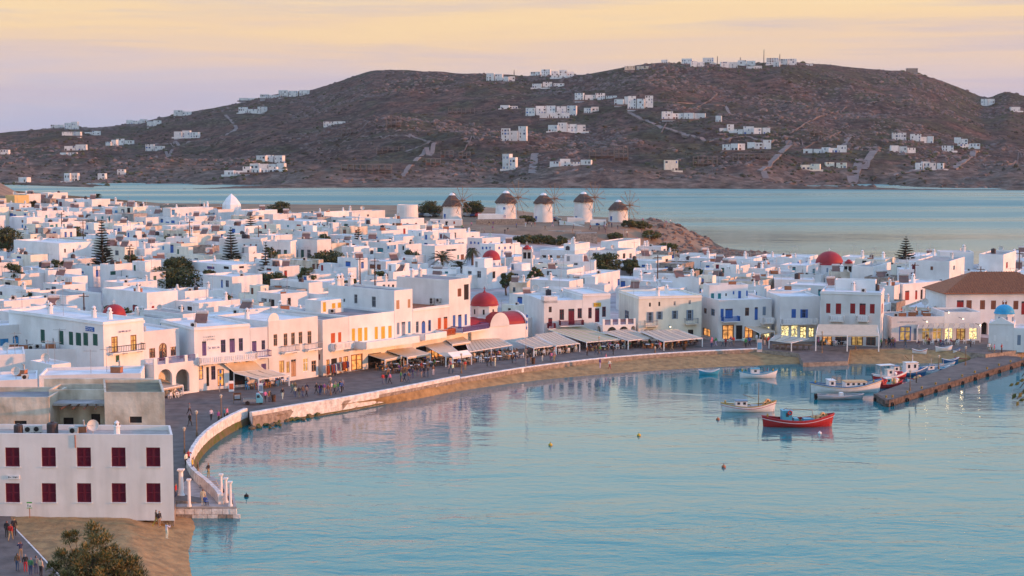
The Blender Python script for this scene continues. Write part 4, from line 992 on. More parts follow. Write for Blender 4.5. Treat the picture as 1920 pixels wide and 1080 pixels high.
for u, v, kind in ((.2, .4, 'antenna'), (.5, .6, 'chimney'), (.7, .3, 'air_conditioner'), (.9, .7, 'water_tank')): roofpiece(b, kind, u, v)
t = block('', '', '', b.c[3] + b.e * 2 + b.n * 4, b.c[3] + b.e * 9.5 + b.n * 4, b.z1 - .6, b.z1 + 1.6, 3.5, parent=b.root); finish(t)
# lit shops on the right
b = fac('souvenir_shop', 'low white shop with one big lit window beside the alley', (1671, 640), (1769, 639), 594, 9, [(1686, 1708, 612, 639, 'lit', 'blue'), (1713, 1721, 616, 638, 'shut', 'slate'), (1728, 1744, 613, 637, 'lit', 'white'), (1748, 1766, 613, 637, 'lit', 'white')], cat='shop', roof=GREYWALL); finish(b); sign(b, 1686, 1722, 601, 606, None, 0, SHUT['grey'], 1)
for k in range(7): roofpiece(b, rnd.choice(('air_conditioner', 'ventilation_box', 'air_conditioner')), .15 + .12 * k, rnd.uniform(.2, .8), rnd.uniform(-.3, .3))
LM.append((1700, 615, 'the shop with one big lit window'))
b = fac('jewellery_shop', 'low white shop with a row of bright yellow lit windows', (1769.5, 639), (1837, 638.5), 585, 8, [(1771, 1787, 613, 637, 'shop', 'white'), (1793, 1810, 613, 638, 'lit', 'brown'), (1816, 1833, 613, 637, 'shop', 'white')], cat='shop', roof=GREYWALL); finish(b); LM.append((1805, 620, 'the bright lit shop row'))
# town hall with hipped tile roof
b = fac('town_hall', 'large white town hall with hipped brown tile roof and red shutters', (1772, 628), (1990, 626), 550, 12, [(1794, 1807, 563, 585, 'door', 'red'), (1812, 1822, 563, 579, 'shut', 'brown'), (1837.5, 1847, 563, 580, 'shut', 'brown'), (1858, 1867.5, 563.5, 580, 'shut', 'brown'), (1879, 1888, 564, 580, 'shut', 'brown'), (1900, 1909.5, 564, 580, 'shut', 'brown'), (1915, 1925, 565, 590, 'door', 'red'), (1938, 1962, 605, 628, 'dark', 'brown', 0, True), (1840, 1852, 604, 628, 'void', 'brown', 0, True, .8), (1857, 1876, 600, 628, 'void', 'brown', 0, True, .8)], cat='town hall', parapet=.05); finish(b); LM.append((1850, 530, 'the town hall'))
for xa in (1847,):
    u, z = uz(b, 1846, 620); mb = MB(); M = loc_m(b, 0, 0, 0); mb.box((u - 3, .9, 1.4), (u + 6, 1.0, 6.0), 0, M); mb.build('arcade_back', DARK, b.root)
def hip(b, over=.55, h=3.6, inset=7.0):
    M = loc_m(b, 0, 0, 0); L, D, z = b.L, b.depth, b.z1 + .02
    v = [(-over, -over, z), (L + over, -over, z), (L + over, D + over, z), (-over, D + over, z), (inset, D / 2, z + h), (L - inset, D / 2, z + h)]
    v += [(x, y, z - .14) for x, y, z in v[:4]]
    mb = MB(); mb.add([M @ Vector(p) for p in v], ((0, 1, 5, 4), (1, 2, 5), (2, 3, 4, 5), (3, 0, 4), (0, 6, 7, 1), (1, 7, 8, 2), (2, 8, 9, 3), (3, 9, 6, 0), (6, 9, 8, 7))); r = mb.build('tile_roof', TILE, b.root)
    t = MB(); n = int((L + 1) / .5)           # courses of cover tiles down the front slope
    S = (Vector((0, D / 2 + over, h))).normalized()
    for i in range(n):
        x = -over + .25 + i * .5; f = 1.0
        top = min(1.0, max(0.0, (x + over) / (inset + over), 0)) if x < inset else min(1.0, (L + over - x) / (inset + over))
        p0 = Vector((x, -over, z + .03)); p1 = p0 + Vector((0, (D / 2 + over) * top, h * top)); t.tube([M @ p0, M @ p1], .1, 5)
    t.build('tile_course', TILE, r)
hip(b)
# little blue domed chapel
b = fac('chapel', 'small white chapel with a bright blue dome at the pier root', (1853, 655), (1900, 657), 607, 7.5, [(1898, 1899, 625, 640, 'shut', 'blue')], cat='chapel', parapet=.1); opx(b, 1911, 1915, 633, 648, 'shut', 'blue', 1); finish(b); LM.append((1885, 600, 'the blue-domed chapel'))
M = loc_m(b, 0, 0, 0); L = b.L; mb = MB(); z = b.z1
mb.add([M @ Vector(p) for p in ((-.15, -.1, z), (L + .15, -.1, z), (L / 2, -.1, z + 1.25), (-.15, .3, z), (L + .15, .3, z), (L / 2, .3, z + 1.25))], ((0, 1, 2), (5, 4, 3), (0, 2, 5, 3), (2, 1, 4, 5), (0, 3, 4, 1))); mb.build('pediment', WHITE2, b.root)
for x in (.9, L - 1.3): 
    mb = MB(); mb.box((x, -.05, 3.2), (x + .4, -.004, 4.2), 0, M); mb.build('niche', WHITE2, b.root)
mb = MB(); c = M @ Vector((L / 2 + .3, 3.2, 0)); mb.lathe([(1.75, z - .3), (1.75, z + 1.5), (1.9, z + 1.51), (1.9, z + 1.65), (0, z + 1.65)], 8, 0, tuple(c)); dr = mb.build('drum', WHITE, b.root)
for a in (-2.4, -1.6, -.8, 0): 
    mb = MB(); mb.box((-.14, -.05, 0), (.14, .05, .8)); w = mb.build('window', SHUT['slate'], dr); w.location = (c.x + 1.74 * cos(a), c.y + 1.74 * sin(a), z + .35 - b.o.z); w.rotation_euler = (0, 0, a + pi / 2)
mb = MB(); dome(mb, tuple(c), 1.75, 1.5, 0, 28, z + 1.65); dm = mb.build('dome', BLUEDOME, b.root, True); mb = cross_mesh(); cr = mb.build('cross', WHITE2, dm); cr.location = (c.x, c.y, z + 3.2 - b.o.z)
b2 = block('', '', '', b.c[1] + b.e * .02, b.c[1] + b.e * 3.6 - b.n * .3, 1.3, b.z1 - .6, 6.8, parent=b.root); op(b2, 0, .6, 1.2, 2.6, 4.4, 'shut', 'slate'); finish(b2)

# ------------------------------------------------------------------ awnings over the cafe tables
def awning(label, back, front, zb, zf, m=CANVAS, slats=0, posts=True, group=None, sag=.12, colour2=None):
    B = [at_z(*p, zb) for p in back]; F = [at_z(*p, zf) for p in front]; c = (B[0] + B[1] + F[0] + F[1]) / 4; root = thing('awning', (c.x, c.y, 1.6), label, 'awning', group)
    o = Vector((c.x, c.y, 1.6)); P = lambda u, v: (B[0].lerp(B[1], u)).lerp(F[0].lerp(F[1], u), v) - o - Vector((0, 0, sag * sin(pi * v)))
    mats_ = [m, colour2 or m]
    if slats:
        for i in range(slats):
            a, e = i / slats, (i + .86) / slats; mb = MB()
            for j in range(4):
                p = [P(a, j / 4), P(e, j / 4), P(e, (j + 1) / 4), P(a, (j + 1) / 4)]
                mb.add(p + [q - Vector((0, 0, .06)) for q in p], ((0, 1, 2, 3), (7, 6, 5, 4), (0, 4, 5, 1), (2, 6, 7, 3), (1, 5, 6, 2), (3, 7, 4, 0)), 0)
            mb.build('canvas_strip', mats_[i % 2], root)
    else:
        mb = MB(); nu, nv = 6, 5
        for i in range(nu):
            for j in range(nv):
                p = [P(i / nu, j / nv), P((i + 1) / nu, j / nv), P((i + 1) / nu, (j + 1) / nv), P(i / nu, (j + 1) / nv)]
                mb.add(p, ((0, 1, 2, 3),)); mb.add([q - Vector((0, 0, .05)) for q in p], ((3, 2, 1, 0),))
        for a, e in (((0, 1), (1, 1)),):
            p0, p1 = P(*a), P(*e); mb.quad(p0, p1, p1 - Vector((0, 0, .4)), p0 - Vector((0, 0, .4)))
        mb.build('canvas', m, root)
    fr = MB()
    for a, e in (((0, 1), (1, 1)), ((0, 0), (1, 0)), ((0, 0), (0, 1)), ((1, 0), (1, 1))):
        fr.tube([P(*a) - Vector((0, 0, .12)), P(*e) - Vector((0, 0, .12))], .06, 5)
    fr.build('frame', WHITE2, root)
    if posts:
        n = max(2, int((F[1] - F[0]).length / 5) + 1)
        for i in range(n):
            p = P(i / (n - 1), 1); q = MB(); q.box((p.x - .09, p.y - .09, -.02), (p.x + .09, p.y + .09, p.z - .15)); q.build('post', WHITE2, root)
    return root
AW = [('wide cream awning hung from the baluster balcony', ((420, 681), (476, 675)), ((438.5, 696), (496, 692)), 6.3, 5.0, CANVAS, 0),
      ('low cream awning in front of the baluster balcony cafe', ((439, 698), (505, 692)), ((485, 710), (542, 703)), 4.9, 4.1, CANVAS, 3),
      ('grey awning before the house with two arches', ((280, 712), (302, 710)), ((300, 729), (343, 721)), 4.5, 3.9, CANVASG, 0),
      ('cream awning at the corner below the yellow shutters', ((681, 661), (720, 656)), ((722, 674), (757, 667)), 4.9, 4.2, CANVAS, 0),
      ('cream awning below the tall tower house', ((724, 656), (772, 651)), ((764, 669), (807, 662)), 5.0, 4.3, CANVAS, 0),
      ('cream awning below the arched blue door', ((798, 648), (836, 640)), ((836, 668), (862, 660)), 5.0, 4.2, CANVAS, 0),
      ('small white awning below the wooden balcony', ((832, 632), (865, 628)), ((848, 645), (882, 640)), 5.6, 5.0, CANVAS, 0),
      ('white awning flap by the tallest house', ((840, 661), (877, 656)), ((849, 669), (884, 664)), 4.8, 4.2, WHITE2, 0),
      ('open slatted pergola in front of the red-domed church', ((872, 640), (932, 631)), ((880, 659), (961, 646)), 4.7, 4.2, CANVAS, 11),
      ('grey slatted awning at the corner of the red-domed church', ((967, 639), (1006, 630)), ((1001, 652), (1041, 647)), 4.6, 4.0, CANVASG, 7),
      ('cream slatted awning between the church and the burgundy doors', ((1003, 627), (1040, 622)), ((1043, 648), (1087, 643)), 4.7, 4.0, CANVAS, 6),
      ('big cream and yellow slatted awning below the burgundy doors', ((1030, 618), (1095, 613)), ((1100, 641), (1172, 635)), 4.9, 4.1, CANVASY, 9),
      ('white slatted awning below the three little arches', ((1132, 622), (1178, 616)), ((1178, 638), (1233, 632)), 4.8, 4.1, CANVASG, 6),
      ('wide white awning below the cream mansion', ((1200, 620), (1272, 617)), ((1245, 640), (1317, 633)), 4.8, 4.1, CANVASG, 8),
      ('cream awning in front of the blue corner balcony', ((1395, 609), (1425, 607)), ((1425, 624), (1452, 620)), 5.2, 4.3, CANVAS, 0),
      ('open market canopy on posts beside the little quay', ((1455, 627), (1517, 634)), ((1442, 637), (1484, 642)), 4.4, 4.0, CANVASG, 4),
      ('long white awning under the five red shutters', ((1534, 608), (1645, 609)), ((1530, 627), (1648, 628)), 6.75, 5.4, CANVAS, 0),
      ('glass edged white awning of the bright lit shop row', ((1724, 606), (1838, 606)), ((1720, 614), (1838, 614)), 5.75, 5.2, CANVASG, 12)]
for lab, bk, fr_, zb, zf, m, sl in AW: awning(lab, bk, fr_, zb - .7, zf - .8, m, sl, colour2=CANVAS if m in (CANVASY, CANVASG) else None)
# ------------------------------------------------------------------ the white town behind
SKY = {}
def cover(x0, x1, y):
    for p in range(int(x0) // 4, int(x1) // 4 + 1): SKY[p] = min(SKY.get(p, 2000), y)
def shows(x0, x1, y, k=3):
    ps = list(range(int(x0) // 4, int(x1) // 4 + 1)); n = sum(1 for p in ps if y < SKY.get(p, 2000) - k)
    return n >= max(1, .2 * len(ps))
def cover_block(b):
    xs = [to_px((c.x, c.y, b.z1)) for c in b.c]; y = sum(q[1] for q in xs) / 4
    cover(min(q[0] for q in xs), max(q[0] for q in xs), y); return min(q[0] for q in xs), max(q[0] for q in xs), y
TOWN = []         # (root, px, py, features)
def solve_d(px, yt, h, lo=262.0, hi=655.0):
    D = lo
    while D < hi:
        x = (px - 960) / FPX * D; z = gz(x, D) + h
        if to_px((x, D, z))[1] <= yt: return D
        D += 1.0
    return hi
COLN = {'grey': 'grey', 'slate': 'grey blue', 'lightblue': 'bright blue', 'lime': 'green', 'tan': 'tan', 'burgundy': 'dark red'}
def house(x0, xc, x1, yt, h, wins=(), wall=None, D=None, name='town_house', clutter=2, pf=None, cat='house'):
    f = (xc - x0) / (x1 - x0); px = (x0 + x1) / 2
    D = D or solve_d(xc, yt, h); s = FPX / D; X = lambda p, d=D: (p - 960) / FPX * d
    if f < .15: yaw = radians(38)
    elif f > .88: yaw = radians(-7)
    else: yaw = radians(-42 if px < 1000 else -28)
    e = Vector((cos(yaw), sin(yaw), 0)); back = Vector((-e.y, e.x, 0))
    def reach(P, d, target):      # length from P along d whose end shows at the target column
        t = (target - 960) / FPX
        return (t * P.y - P.x) / (d.x - t * d.y)
    if f < .15:
        A = Vector((X(x0), D, 0)); L = max(2.5, reach(A, e, x1)); B = A + e * L; dep = 6.0
    else:
        B = Vector((X(xc), D, 0)); L = max(1.5, reach(B, -e, x0)); A = B - e * L
        dep = max(2.0, min(16, reach(B, back, x1))) if f <= .88 else 6.5
    zc = gz(X(xc), D) + h; zb = min(gz(A.x, A.y), gz(B.x, B.y), gz(*(B + back * dep).xy)) - .4
    b = block(name, None, cat, A, B, zb, zc, dep, wall, rnd.choice((.25, .35, .5)), rnd.choice((ROOFW, ROOFW, ROOFW, GREYWALL)))
    cols = []
    for (x, y, w, hh, c) in wins:
        sd = 0 if (x < xc or f > .88 or f < .15) else 1
        kind = 'glass' if c in ('grey', 'slate') and rnd.random() < .6 else ('dark' if c == 'grey' else ('door' if hh > 9 else 'shut'))
        n0 = len(b.ops[sd]); w = max(w, 3.2); hh = max(hh, 4.0)
        opx(b, x - w / 2, x + w / 2, y - hh / 2, y + hh / 2, kind, c, sd)
        if len(b.ops[sd]) > n0: cols.append(c)
    finish(b)
    cl = []
    for _ in range(clutter):
        k = rnd.choice(('chimney', 'chimney', 'chimney', 'antenna', 'antenna', 'antenna', 'solar_heater', 'solar_heater', 'satellite_dish', 'satellite_dish', 'water_tank', 'air_conditioner', 'air_conditioner', 'ventilation_box', 'chimney', 'antenna')); roofpiece(b, k, rnd.uniform(.12, .88), rnd.uniform(.15, .85), rnd.uniform(-.4, .4), rnd.uniform(.8, 1.2)); cl.append(k)
    q = cover_block(b); TOWN.append((b, (q[0] + q[1]) / 2, q[2], cols, cl, h))
    return b
for b_ in BLK: cover_block(b_)
KEY = [
 (77, 91, 128, 362, 5, [(84, 368, 3, 5, 'grey')]), (11, 28, 55, 367, 5, [], YELLOWW), (138, 173, 207, 374, 5, [(187, 386, 6, 3, 'grey')]), (118, 143, 168, 380, 4, [(137, 388, 4, 8, 'brown')]),
 (53, 70, 118, 396, 5.5, [(60, 408, 6, 11, 'teal'), (87, 406, 4, 6, 'teal'), (109, 405, 5, 7, 'teal')]), (116, 121, 155, 398, 4.5, [(125, 408, 4, 7, 'teal'), (133, 416, 3, 8, 'brown'), (142, 416, 3.5, 8, 'brown')]),
 (170, 200, 228, 402, 4.5, [(192, 408, 4, 5, 'teal'), (205, 410, 3, 8, 'teal')]), (17, 50, 83, 408, 5, [(42, 415, 3, 5, 'brown'), (42, 424, 3, 6, 'lightblue'), (67, 417, 2, 4, 'grey')]), (80, 92, 160, 418, 5, [(97, 424, 7, 5, 'teal'), (106, 423, 4, 6, 'teal'), (119, 423, 5, 6, 'teal')]),
 (252, 273, 297, 408, 5, [(258, 417, 3, 3, 'blue'), (269, 417, 3, 3, 'blue')]), (210, 228, 272, 424, 5, [(216, 432, 4, 6, 'blue'), (223, 431, 4, 6, 'blue'), (250, 437, 14, 7, 'blue')]), (24, 109, 175, 457, 7, [(122, 470, 3, 7, 'grey'), (138, 470, 3, 7, 'grey')]),
 (205, 223, 259, 454, 6, [(230, 463, 4, 8, 'grey'), (246, 460, 2, 4, 'brown')]), (259, 280, 318, 457, 6.5, [(286, 465, 4, 7, 'lightblue'), (306, 465, 3, 7, 'lightblue'), (287, 484, 3, 7, 'brown'), (306, 485, 3, 7, 'brown')]), (115, 143, 178, 486, 5, [(138, 503, 3, 6, 'brown'), (152, 503, 12, 9, 'grey')]),
 (185, 202, 246, 496, 6.5, [(212, 512, 10, 7, 'green'), (231, 513, 8, 12, 'teal')]), (247, 256, 300, 490, 6, [(262, 508, 7, 12, 'blue'), (275, 505, 5, 6, 'blue')]), (0, 36, 87, 514, 5.5, []), (87, 95, 150, 507, 6, [(120, 519, 3, 4, 'red')]), (190, 228, 292, 531, 5, [(242, 539, 5, 10, 'yellow'), (254, 540, 6, 8, 'slate')]),
 (188, 272, 330, 550, 7, [(253, 578, 9, 13, 'red'), (287, 578, 5, 9, 'red'), (309, 582, 5, 9, 'lime')]), (50, 120, 186, 555, 6, [(142, 578, 6, 4, 'slate'), (158, 578, 5, 4, 'slate')]), (-20, 36, 146, 589, 7, []), (-20, 2, 124, 566, 6, []),
 (320, 322, 400, 391, 6, [(325, 398, 6, 10, 'lightblue'), (350, 403, 3, 6, 'blue'), (392, 400, 3, 3, 'grey')]), (340, 365, 402, 406, 5, [(360, 413, 5, 6, 'lightblue')]), (440, 473, 520, 395, 5.5, [(452, 409, 7, 4, 'slate')]), (495, 512, 565, 402, 5, [(500, 413, 4, 6, 'grey'), (554, 408, 3, 8, 'lightblue')]),
 (512, 568, 612, 415, 6, [(540, 424, 3, 4, 'teal'), (560, 424, 8, 6, 'red'), (579, 424, 5, 5, 'red'), (590, 423, 5, 5, 'red'), (602, 423, 9, 7, 'red'), (552, 433, 6, 5, 'grey')]), (598, 608, 660, 398, 5, [(620, 415, 3, 8, 'teal')]), (440, 442, 505, 414, 5.5, []), (320, 330, 400, 424, 5, [(326, 431, 4, 7, 'lightblue'), (390, 439, 4, 5, 'blue')]),
 (310, 355, 358, 446, 6, [(333, 457, 4, 8, 'red'), (343, 456, 3, 5, 'red')]), (360, 361, 402, 440, 6, [], CREAM), (358, 397, 400, 463, 4.5, [(378, 479, 4, 6, 'lightblue')], STONE), (410, 488, 491, 448, 8, [(458, 460, 2, 4, 'grey'), (470, 460, 2, 4, 'red'), (480, 460, 2, 4, 'grey'), (459, 474, 5, 9, 'slate'), (470, 476, 5, 13, 'teal'), (480, 474, 4, 9, 'grey')]),
 (492, 544, 546, 453, 8, [(510, 475, 6, 13, 'green'), (523, 478, 7, 20, 'green'), (535, 476, 6, 15, 'green')]), (547, 594, 620, 450, 8, [(555, 477, 7, 17, 'green'), (567, 476, 6, 16, 'green'), (579, 476, 7, 16, 'grey'), (610, 475, 3, 14, 'brown')]), (350, 433, 486, 497, 5, [(360, 501, 6, 5, 'grey'), (395, 502, 14, 5, 'purple'), (424, 502, 10, 5, 'grey'), (453, 501, 9, 4, 'grey')]),
 (378, 433, 490, 520, 5.5, [(416, 532, 3, 15, 'blue'), (426, 532, 6, 13, 'slate')]), (560, 574, 640, 518, 4, [(572, 522, 5, 7, 'blue')]), (640, 660, 722, 397, 4.5, [(690, 404, 4, 3, 'grey')]), (705, 752, 795, 411, 5, [(732, 427, 3, 6, 'orange'), (738, 428, 5, 6, 'red'), (746, 427, 3, 6, 'orange'), (764, 423, 4, 10, 'orange'), (780, 423, 4, 10, 'red')]),
 (689, 715, 755, 433, 6, [(700, 446, 16, 5, 'blue'), (727, 447, 4, 9, 'slate'), (743, 446, 4, 8, 'slate')]), (764, 791, 838, 433, 7, [(787, 440, 2, 6, 'slate')]), (640, 663, 692, 463, 6, []), (690, 724, 745, 455, 6, [(728, 464, 3, 5, 'lightblue'), (741, 463, 3, 8, 'lightblue'), (713, 470, 11, 10, 'teal')]), (746, 760, 790, 459, 6, [(756, 465, 3, 8, 'grey')]),
 (790, 815, 874, 461, 7, [(846, 469, 20, 3, 'grey'), (867, 482, 6, 10, 'brown'), (859, 482, 3, 8, 'teal')]), (700, 778, 798, 480, 5.5, [(710, 500, 3, 5, 'slate'), (718, 501, 5, 9, 'lightblue'), (754, 494, 10, 6, 'grey')]), (876, 904, 938, 447, 5, [(883, 455, 3, 5, 'blue'), (890, 455, 3, 4, 'blue'), (897, 456, 3, 4, 'blue'), (909, 455, 3, 4, 'brown'), (921, 455, 3, 4, 'brown')]),
 (900, 928, 975, 458, 6, [(905, 465, 3, 5, 'blue'), (912, 465, 3, 5, 'blue'), (919, 465, 3, 5, 'blue'), (936, 465, 3, 5, 'blue'), (947, 465, 3, 5, 'blue'), (957, 464, 3, 5, 'blue'), (947, 479, 5, 14, 'blue'), (958, 477, 4, 8, 'slate')]), (800, 855, 862, 505, 4, [(837, 511, 6, 4, 'teal')]), (705, 708, 757, 530, 4, [(720, 537, 5, 7, 'grey'), (729, 537, 3, 7, 'grey'), (737, 537, 4, 7, 'grey'), (745, 537, 3, 7, 'grey'), (752, 536, 3, 7, 'grey')]),
 (1013, 1078, 1127, 470, 5.5, [(1020, 482, 8, 7, 'grey'), (1033, 482, 5, 7, 'grey'), (1050, 482, 13, 6, 'tan')]), (1057, 1078, 1106, 458, 7, []), (1127, 1160, 1222, 453, 6, [(1148, 464, 5, 9, 'blue'), (1183, 474, 4, 4, 'brown')]), (985, 1068, 1094, 528, 5.5, [(1082, 541, 11, 6, 'teal')]), (1068, 1110, 1165, 517, 5, [(1142, 532, 3, 8, 'slate'), (1160, 529, 4, 12, 'blue')]),
 (955, 988, 992, 530, 6.5, [(964, 543, 5, 9, 'slate')], STAIN), (1180, 1262, 1282, 530, 5, [(1216, 537, 3, 3, 'grey'), (1234, 537, 4, 3, 'grey')]), (1262, 1312, 1321, 521, 6.5, []), (1471, 1505, 1520, 485, 6, [(1484, 495, 4, 7, 'blue'), (1497, 493, 3, 5, 'blue'), (1513, 493, 4, 6, 'blue')]), (1405, 1437, 1455, 504, 5, []), (1418, 1440, 1451, 519, 5, []), (1454, 1530, 1534, 525, 5, [(1481, 535, 5, 3, 'blue'), (1497, 535, 5, 3, 'blue'), (1510, 535, 5, 3, 'blue')]),
 (1720, 1783, 1822, 490, 9, [(1747, 503, 5, 7, 'brown'), (1764, 526, 5, 4, 'grey'), (1789, 502, 3, 8, 'slate')]), (1765, 1828, 1836, 473, 9, []), (1838, 1884, 1930, 478, 9, [(1888, 497, 3, 11, 'red'), (1907, 492, 3, 14, 'blue')]), (1600, 1640, 1680, 500, 7, [(1662, 509, 3, 4, 'blue')]), (1696, 1698, 1770, 533, 7, [(1701, 554, 8, 18, 'red'), (1718, 553, 4, 17, 'red'), (1728, 552, 4, 18, 'grey'), (1737, 551, 5, 19, 'grey'), (1755, 562, 3, 8, 'red'), (1764, 563, 4, 8, 'red')]),
 (1560, 1596, 1598, 510, 5, [(1574, 524, 5, 8, 'brown')], STAIN), (1660, 1680, 1695, 537, 7, [(1687, 557, 3, 14, 'grey')])]
ks = []
for k in KEY:
    D = solve_d(k[1], k[3], k[4]); ks.append((D, k))
ks.sort(key=lambda q: q[0])
# ---- domed churches in the town
def domed(px, ybase, wpx, hpx, D, label, body=(10, 9), tall=4.0, lm=None, dm=REDDOME):
    s = FPX / D; p = at_d(px, ybase, D); r = wpx / s / 2; zr = p.z; z0 = gz(p.x, D) - .4; c = thing('church', (p.x, D, z0), label, 'church'); o = Vector((p.x, D, z0))
    b = block('', '', '', (p.x - body[0] / 2, D - body[1] / 2), (p.x + body[0] / 2, D - body[1] / 2 - .6), z0, max(z0 + 2.5, zr - tall * .45), body[1], parent=c); op(b, 0, body[0] * .2, body[0] * .2 + .9, b.z1 - 1.9, b.z1 - .7, 'shut', 'blue'); finish(b); cover_block(b)
    mb = MB(); mb.lathe([(r * 1.04, b.z1 - .8 - z0), (r * 1.04, zr - z0 - .1), (r * 1.1, zr - z0 - .1), (r * 1.1, zr - z0 + .05), (0, zr - z0 + .05)], 16); dr = mb.build('drum', WHITE, c)
    for a in (-2.6, -1.9, -1.2, -.5):
        q = MB(); q.box((-.2, -.05, 0), (.2, .05, 1.1)); w = q.build('window', SHUT['slate'], dr); w.location = (r * 1.05 * cos(a), r * 1.05 * sin(a), zr - z0 - 1.7); w.rotation_euler = (0, 0, a + pi / 2)
    mb = MB(); dome(mb, (0, 0, 0), r, hpx / s, 0, 32, zr - z0 + .05); dmo = mb.build('dome', dm, c, True); cr = cross_mesh().build('cross', WHITE2, dmo); cr.location = (0, 0, zr - z0 + hpx / s)
    cover(px - wpx / 2, px + wpx / 2, ybase - hpx); FOOT.append((p.x, D, body[0] * .6))
    if lm: LM.append((px, ybase - hpx / 2, lm))
    return c
domed(214, 592, 43, 20, 268, 'church with a flat dark red dome behind the green shuttered hotel', (8, 7), 2.5, 'the flat red dome')
domed(921, 487, 34, 17, 388, 'church with dark red dome among roofs below the mills', (9, 8), 4, 'the small red dome')
domed(1555, 496, 52, 24, 425, 'church with large deep red dome near the open sea', (11, 9), 4, 'the large deep red dome')
def belfry(px, ytop, D, h, label):
    p = at_d(px, ytop, D); z0 = gz(p.x, D) - .3; H_ = p.z - z0; c = thing('bell_tower', (p.x, D, z0), label, 'bell tower')
    b = block('', '', '', (p.x - 1.3, D), (p.x + 1.3, D - .3), z0, p.z - 1.6, 2.4, parent=c)
    for sd in range(4):
        L = side(b, sd)[3]; op(b, sd, .35, L / 2 - .12, b.z1 - 2.4, b.z1 - .8, 'dark', 'white'); op(b, sd, L / 2 + .12, L - .35, b.z1 - 2.4, b.z1 - .8, 'dark', 'white')
    finish(b); mb = MB(); mb.lathe([(1.0, 0), (1.0, .5), (.7, .6), (.35, 1.0), (0, 1.1)], 10, 0, (0, -1.0, b.z1 - z0)); mb.build('cap', REDDOME, c); cr = cross_mesh().build('cross', WHITE2, c); cr.location = (0, -1.0, b.z1 - z0 + 1.0)
    for x in (-1.1, 1.1):
        mb = MB(); mb.lathe([(.2, 0), (.2, .6), (0, .9)], 8, 0, (x, -.2, b.z1 - z0)); mb.build('pinnacle', WHITE2, c)
belfry(988, 455, 398, 5, 'white bell tower with red cap and cross right below the mills')
belfry(1590, 482, 420, 5, 'white bell tower beside the large deep red dome')
# ---- ring mill without a roof, pyramid roofed tower
def ringmill():
    p = at_d(764, 411, 556); z = gz(p.x, 556); c = thing('roofless_mill', (p.x, 556, z), 'round white roofless mill tower left of the thatched windmills', 'mill'); LM.append((764, 396, 'the round roofless mill'))
    s = FPX / 556; h = 40 - (383 - 255) / s - z; mb = MB(); r = 20 / s
    mb.lathe([(r * 1.03, -.5), (r, h * .5), (r * .96, h), (r * .9, h), (r * .9, h - 1)], 28); mb.lathe([(0, h - 1), (r * .9, h - 1)], 28); mb.build('wall', WHITE, c, False)
    d = obj('door', window_mesh('shut', 'blue'), c, (-r * .88, -r * .5, .3), -.9); d.scale = (1, 1, 1.4)
    FOOT.append((p.x, 556, 6)); cover(744, 784, 383)
ringmill()
def pyramid():
    D = solve_d(427, 384, 6); p = at_d(434, 392, D); z = gz(p.x, D); s = FPX / D; c = thing('pyramid_tower', (p.x, D, z), 'white tower with a steep faceted pyramid roof at the town edge', 'tower'); LM.append((434, 380, 'the pyramid-roofed tower'))
    r = 18 / s; zb = p.z - z; mb = MB(); mb.lathe([(r, -.5), (r, zb)], 8, 0, a0=.3, a1=.3 + 2 * pi); mb.build('wall', WHITE, c)
    mb = MB(); mb.lathe([(r * 1.0, zb), (r * .97, zb + 9 / s), (r * .55, zb + 20 / s), (.05, zb + 29 / s)], 7, 0, a0=.3, a1=.3 + 2 * pi); mb.build('pyramid_roof', WHITE2, c); cover(416, 452, 372); FOOT.append((p.x, D, 5))
pyramid()
SMALLT = ((222, 264, 474, 7), (84, 132, 484, 6.5), (556, 590, 500, 6), (696, 732, 500, 6), (380, 414, 502, 6), (0, 50, 490, 8), (1286, 1322, 500, 5.5), (986, 1018, 500, 6), (752, 792, 468, 6.5), (404, 444, 545, 6), (126, 164, 424, 6), (298, 330, 440, 6), (934, 964, 505, 6), (590, 620, 436, 6), (640, 676, 520, 6), (1400, 1432, 508, 5.5), (30, 62, 545, 6))
# ---- key houses, then others fill the rows behind, near to far
def clear(x, y, r):
    return all((x - a) ** 2 + (y - b) ** 2 > (r + c) ** 2 * .72 for a, b, c in FOOT)
KEEP = [(190, 500, 26, 50), (316, 525, 40, 20), (620, 492, 40, 18), (828, 490, 30, 22), (878, 480, 20, 25), (1150, 497, 46, 20), (20, 470, 30, 60), (1005, 462, 48, 20), (432, 470, 18, 40), (520, 388, 24, 14), (510, 525, 30, 14), (1555, 486, 34, 26), (921, 482, 24, 20), (214, 584, 28, 14), (434, 382, 20, 14), (1590, 490, 10, 14), (988, 466, 12, 16)] + [((a_ + b_) / 2, y_ + 12, (b_ - a_) / 2 + 3, 14) for a_, b_, y_, h_ in SMALLT]   # where trees and domes stand
def in_tree(px, py): return any(abs(px - a) < w and abs(py - b) < h for a, b, w, h in KEEP)
TOPY = [(-60, 362), (0, 368), (60, 364), (130, 372), (210, 380), (400, 389), (560, 401), (640, 396), (720, 402), (800, 420), (900, 450), (1000, 468), (1100, 462), (1230, 458), (1300, 478), (1420, 484), (1500, 480), (1700, 482), (1800, 470), (1960, 470)]
rows = []
D = 268.0
while D < 645:
    px = -40 + rnd.uniform(0, 20)
    while px < 1960:
        d = D + rnd.uniform(-4, 4); s = FPX / d; L = rnd.uniform(4.0, 8.5); dp = rnd.uniform(4, 7.5)
        rows.append((d, 1, px, L, dp)); px += s * rnd.uniform(4.2, 6.8)
    D += 5.6
KF = []
for D, k in ks:
    s = FPX / D; w = (k[2] - k[0]) / s; px = (k[0] + k[2]) / 2; x = (px - 960) / FPX * D
    KF.append((x, D + 3, w * .45 + 1.0, k)); rows.append((D, 0, k))
rows.sort(key=lambda q: (q[0], q[1]))
made = 0
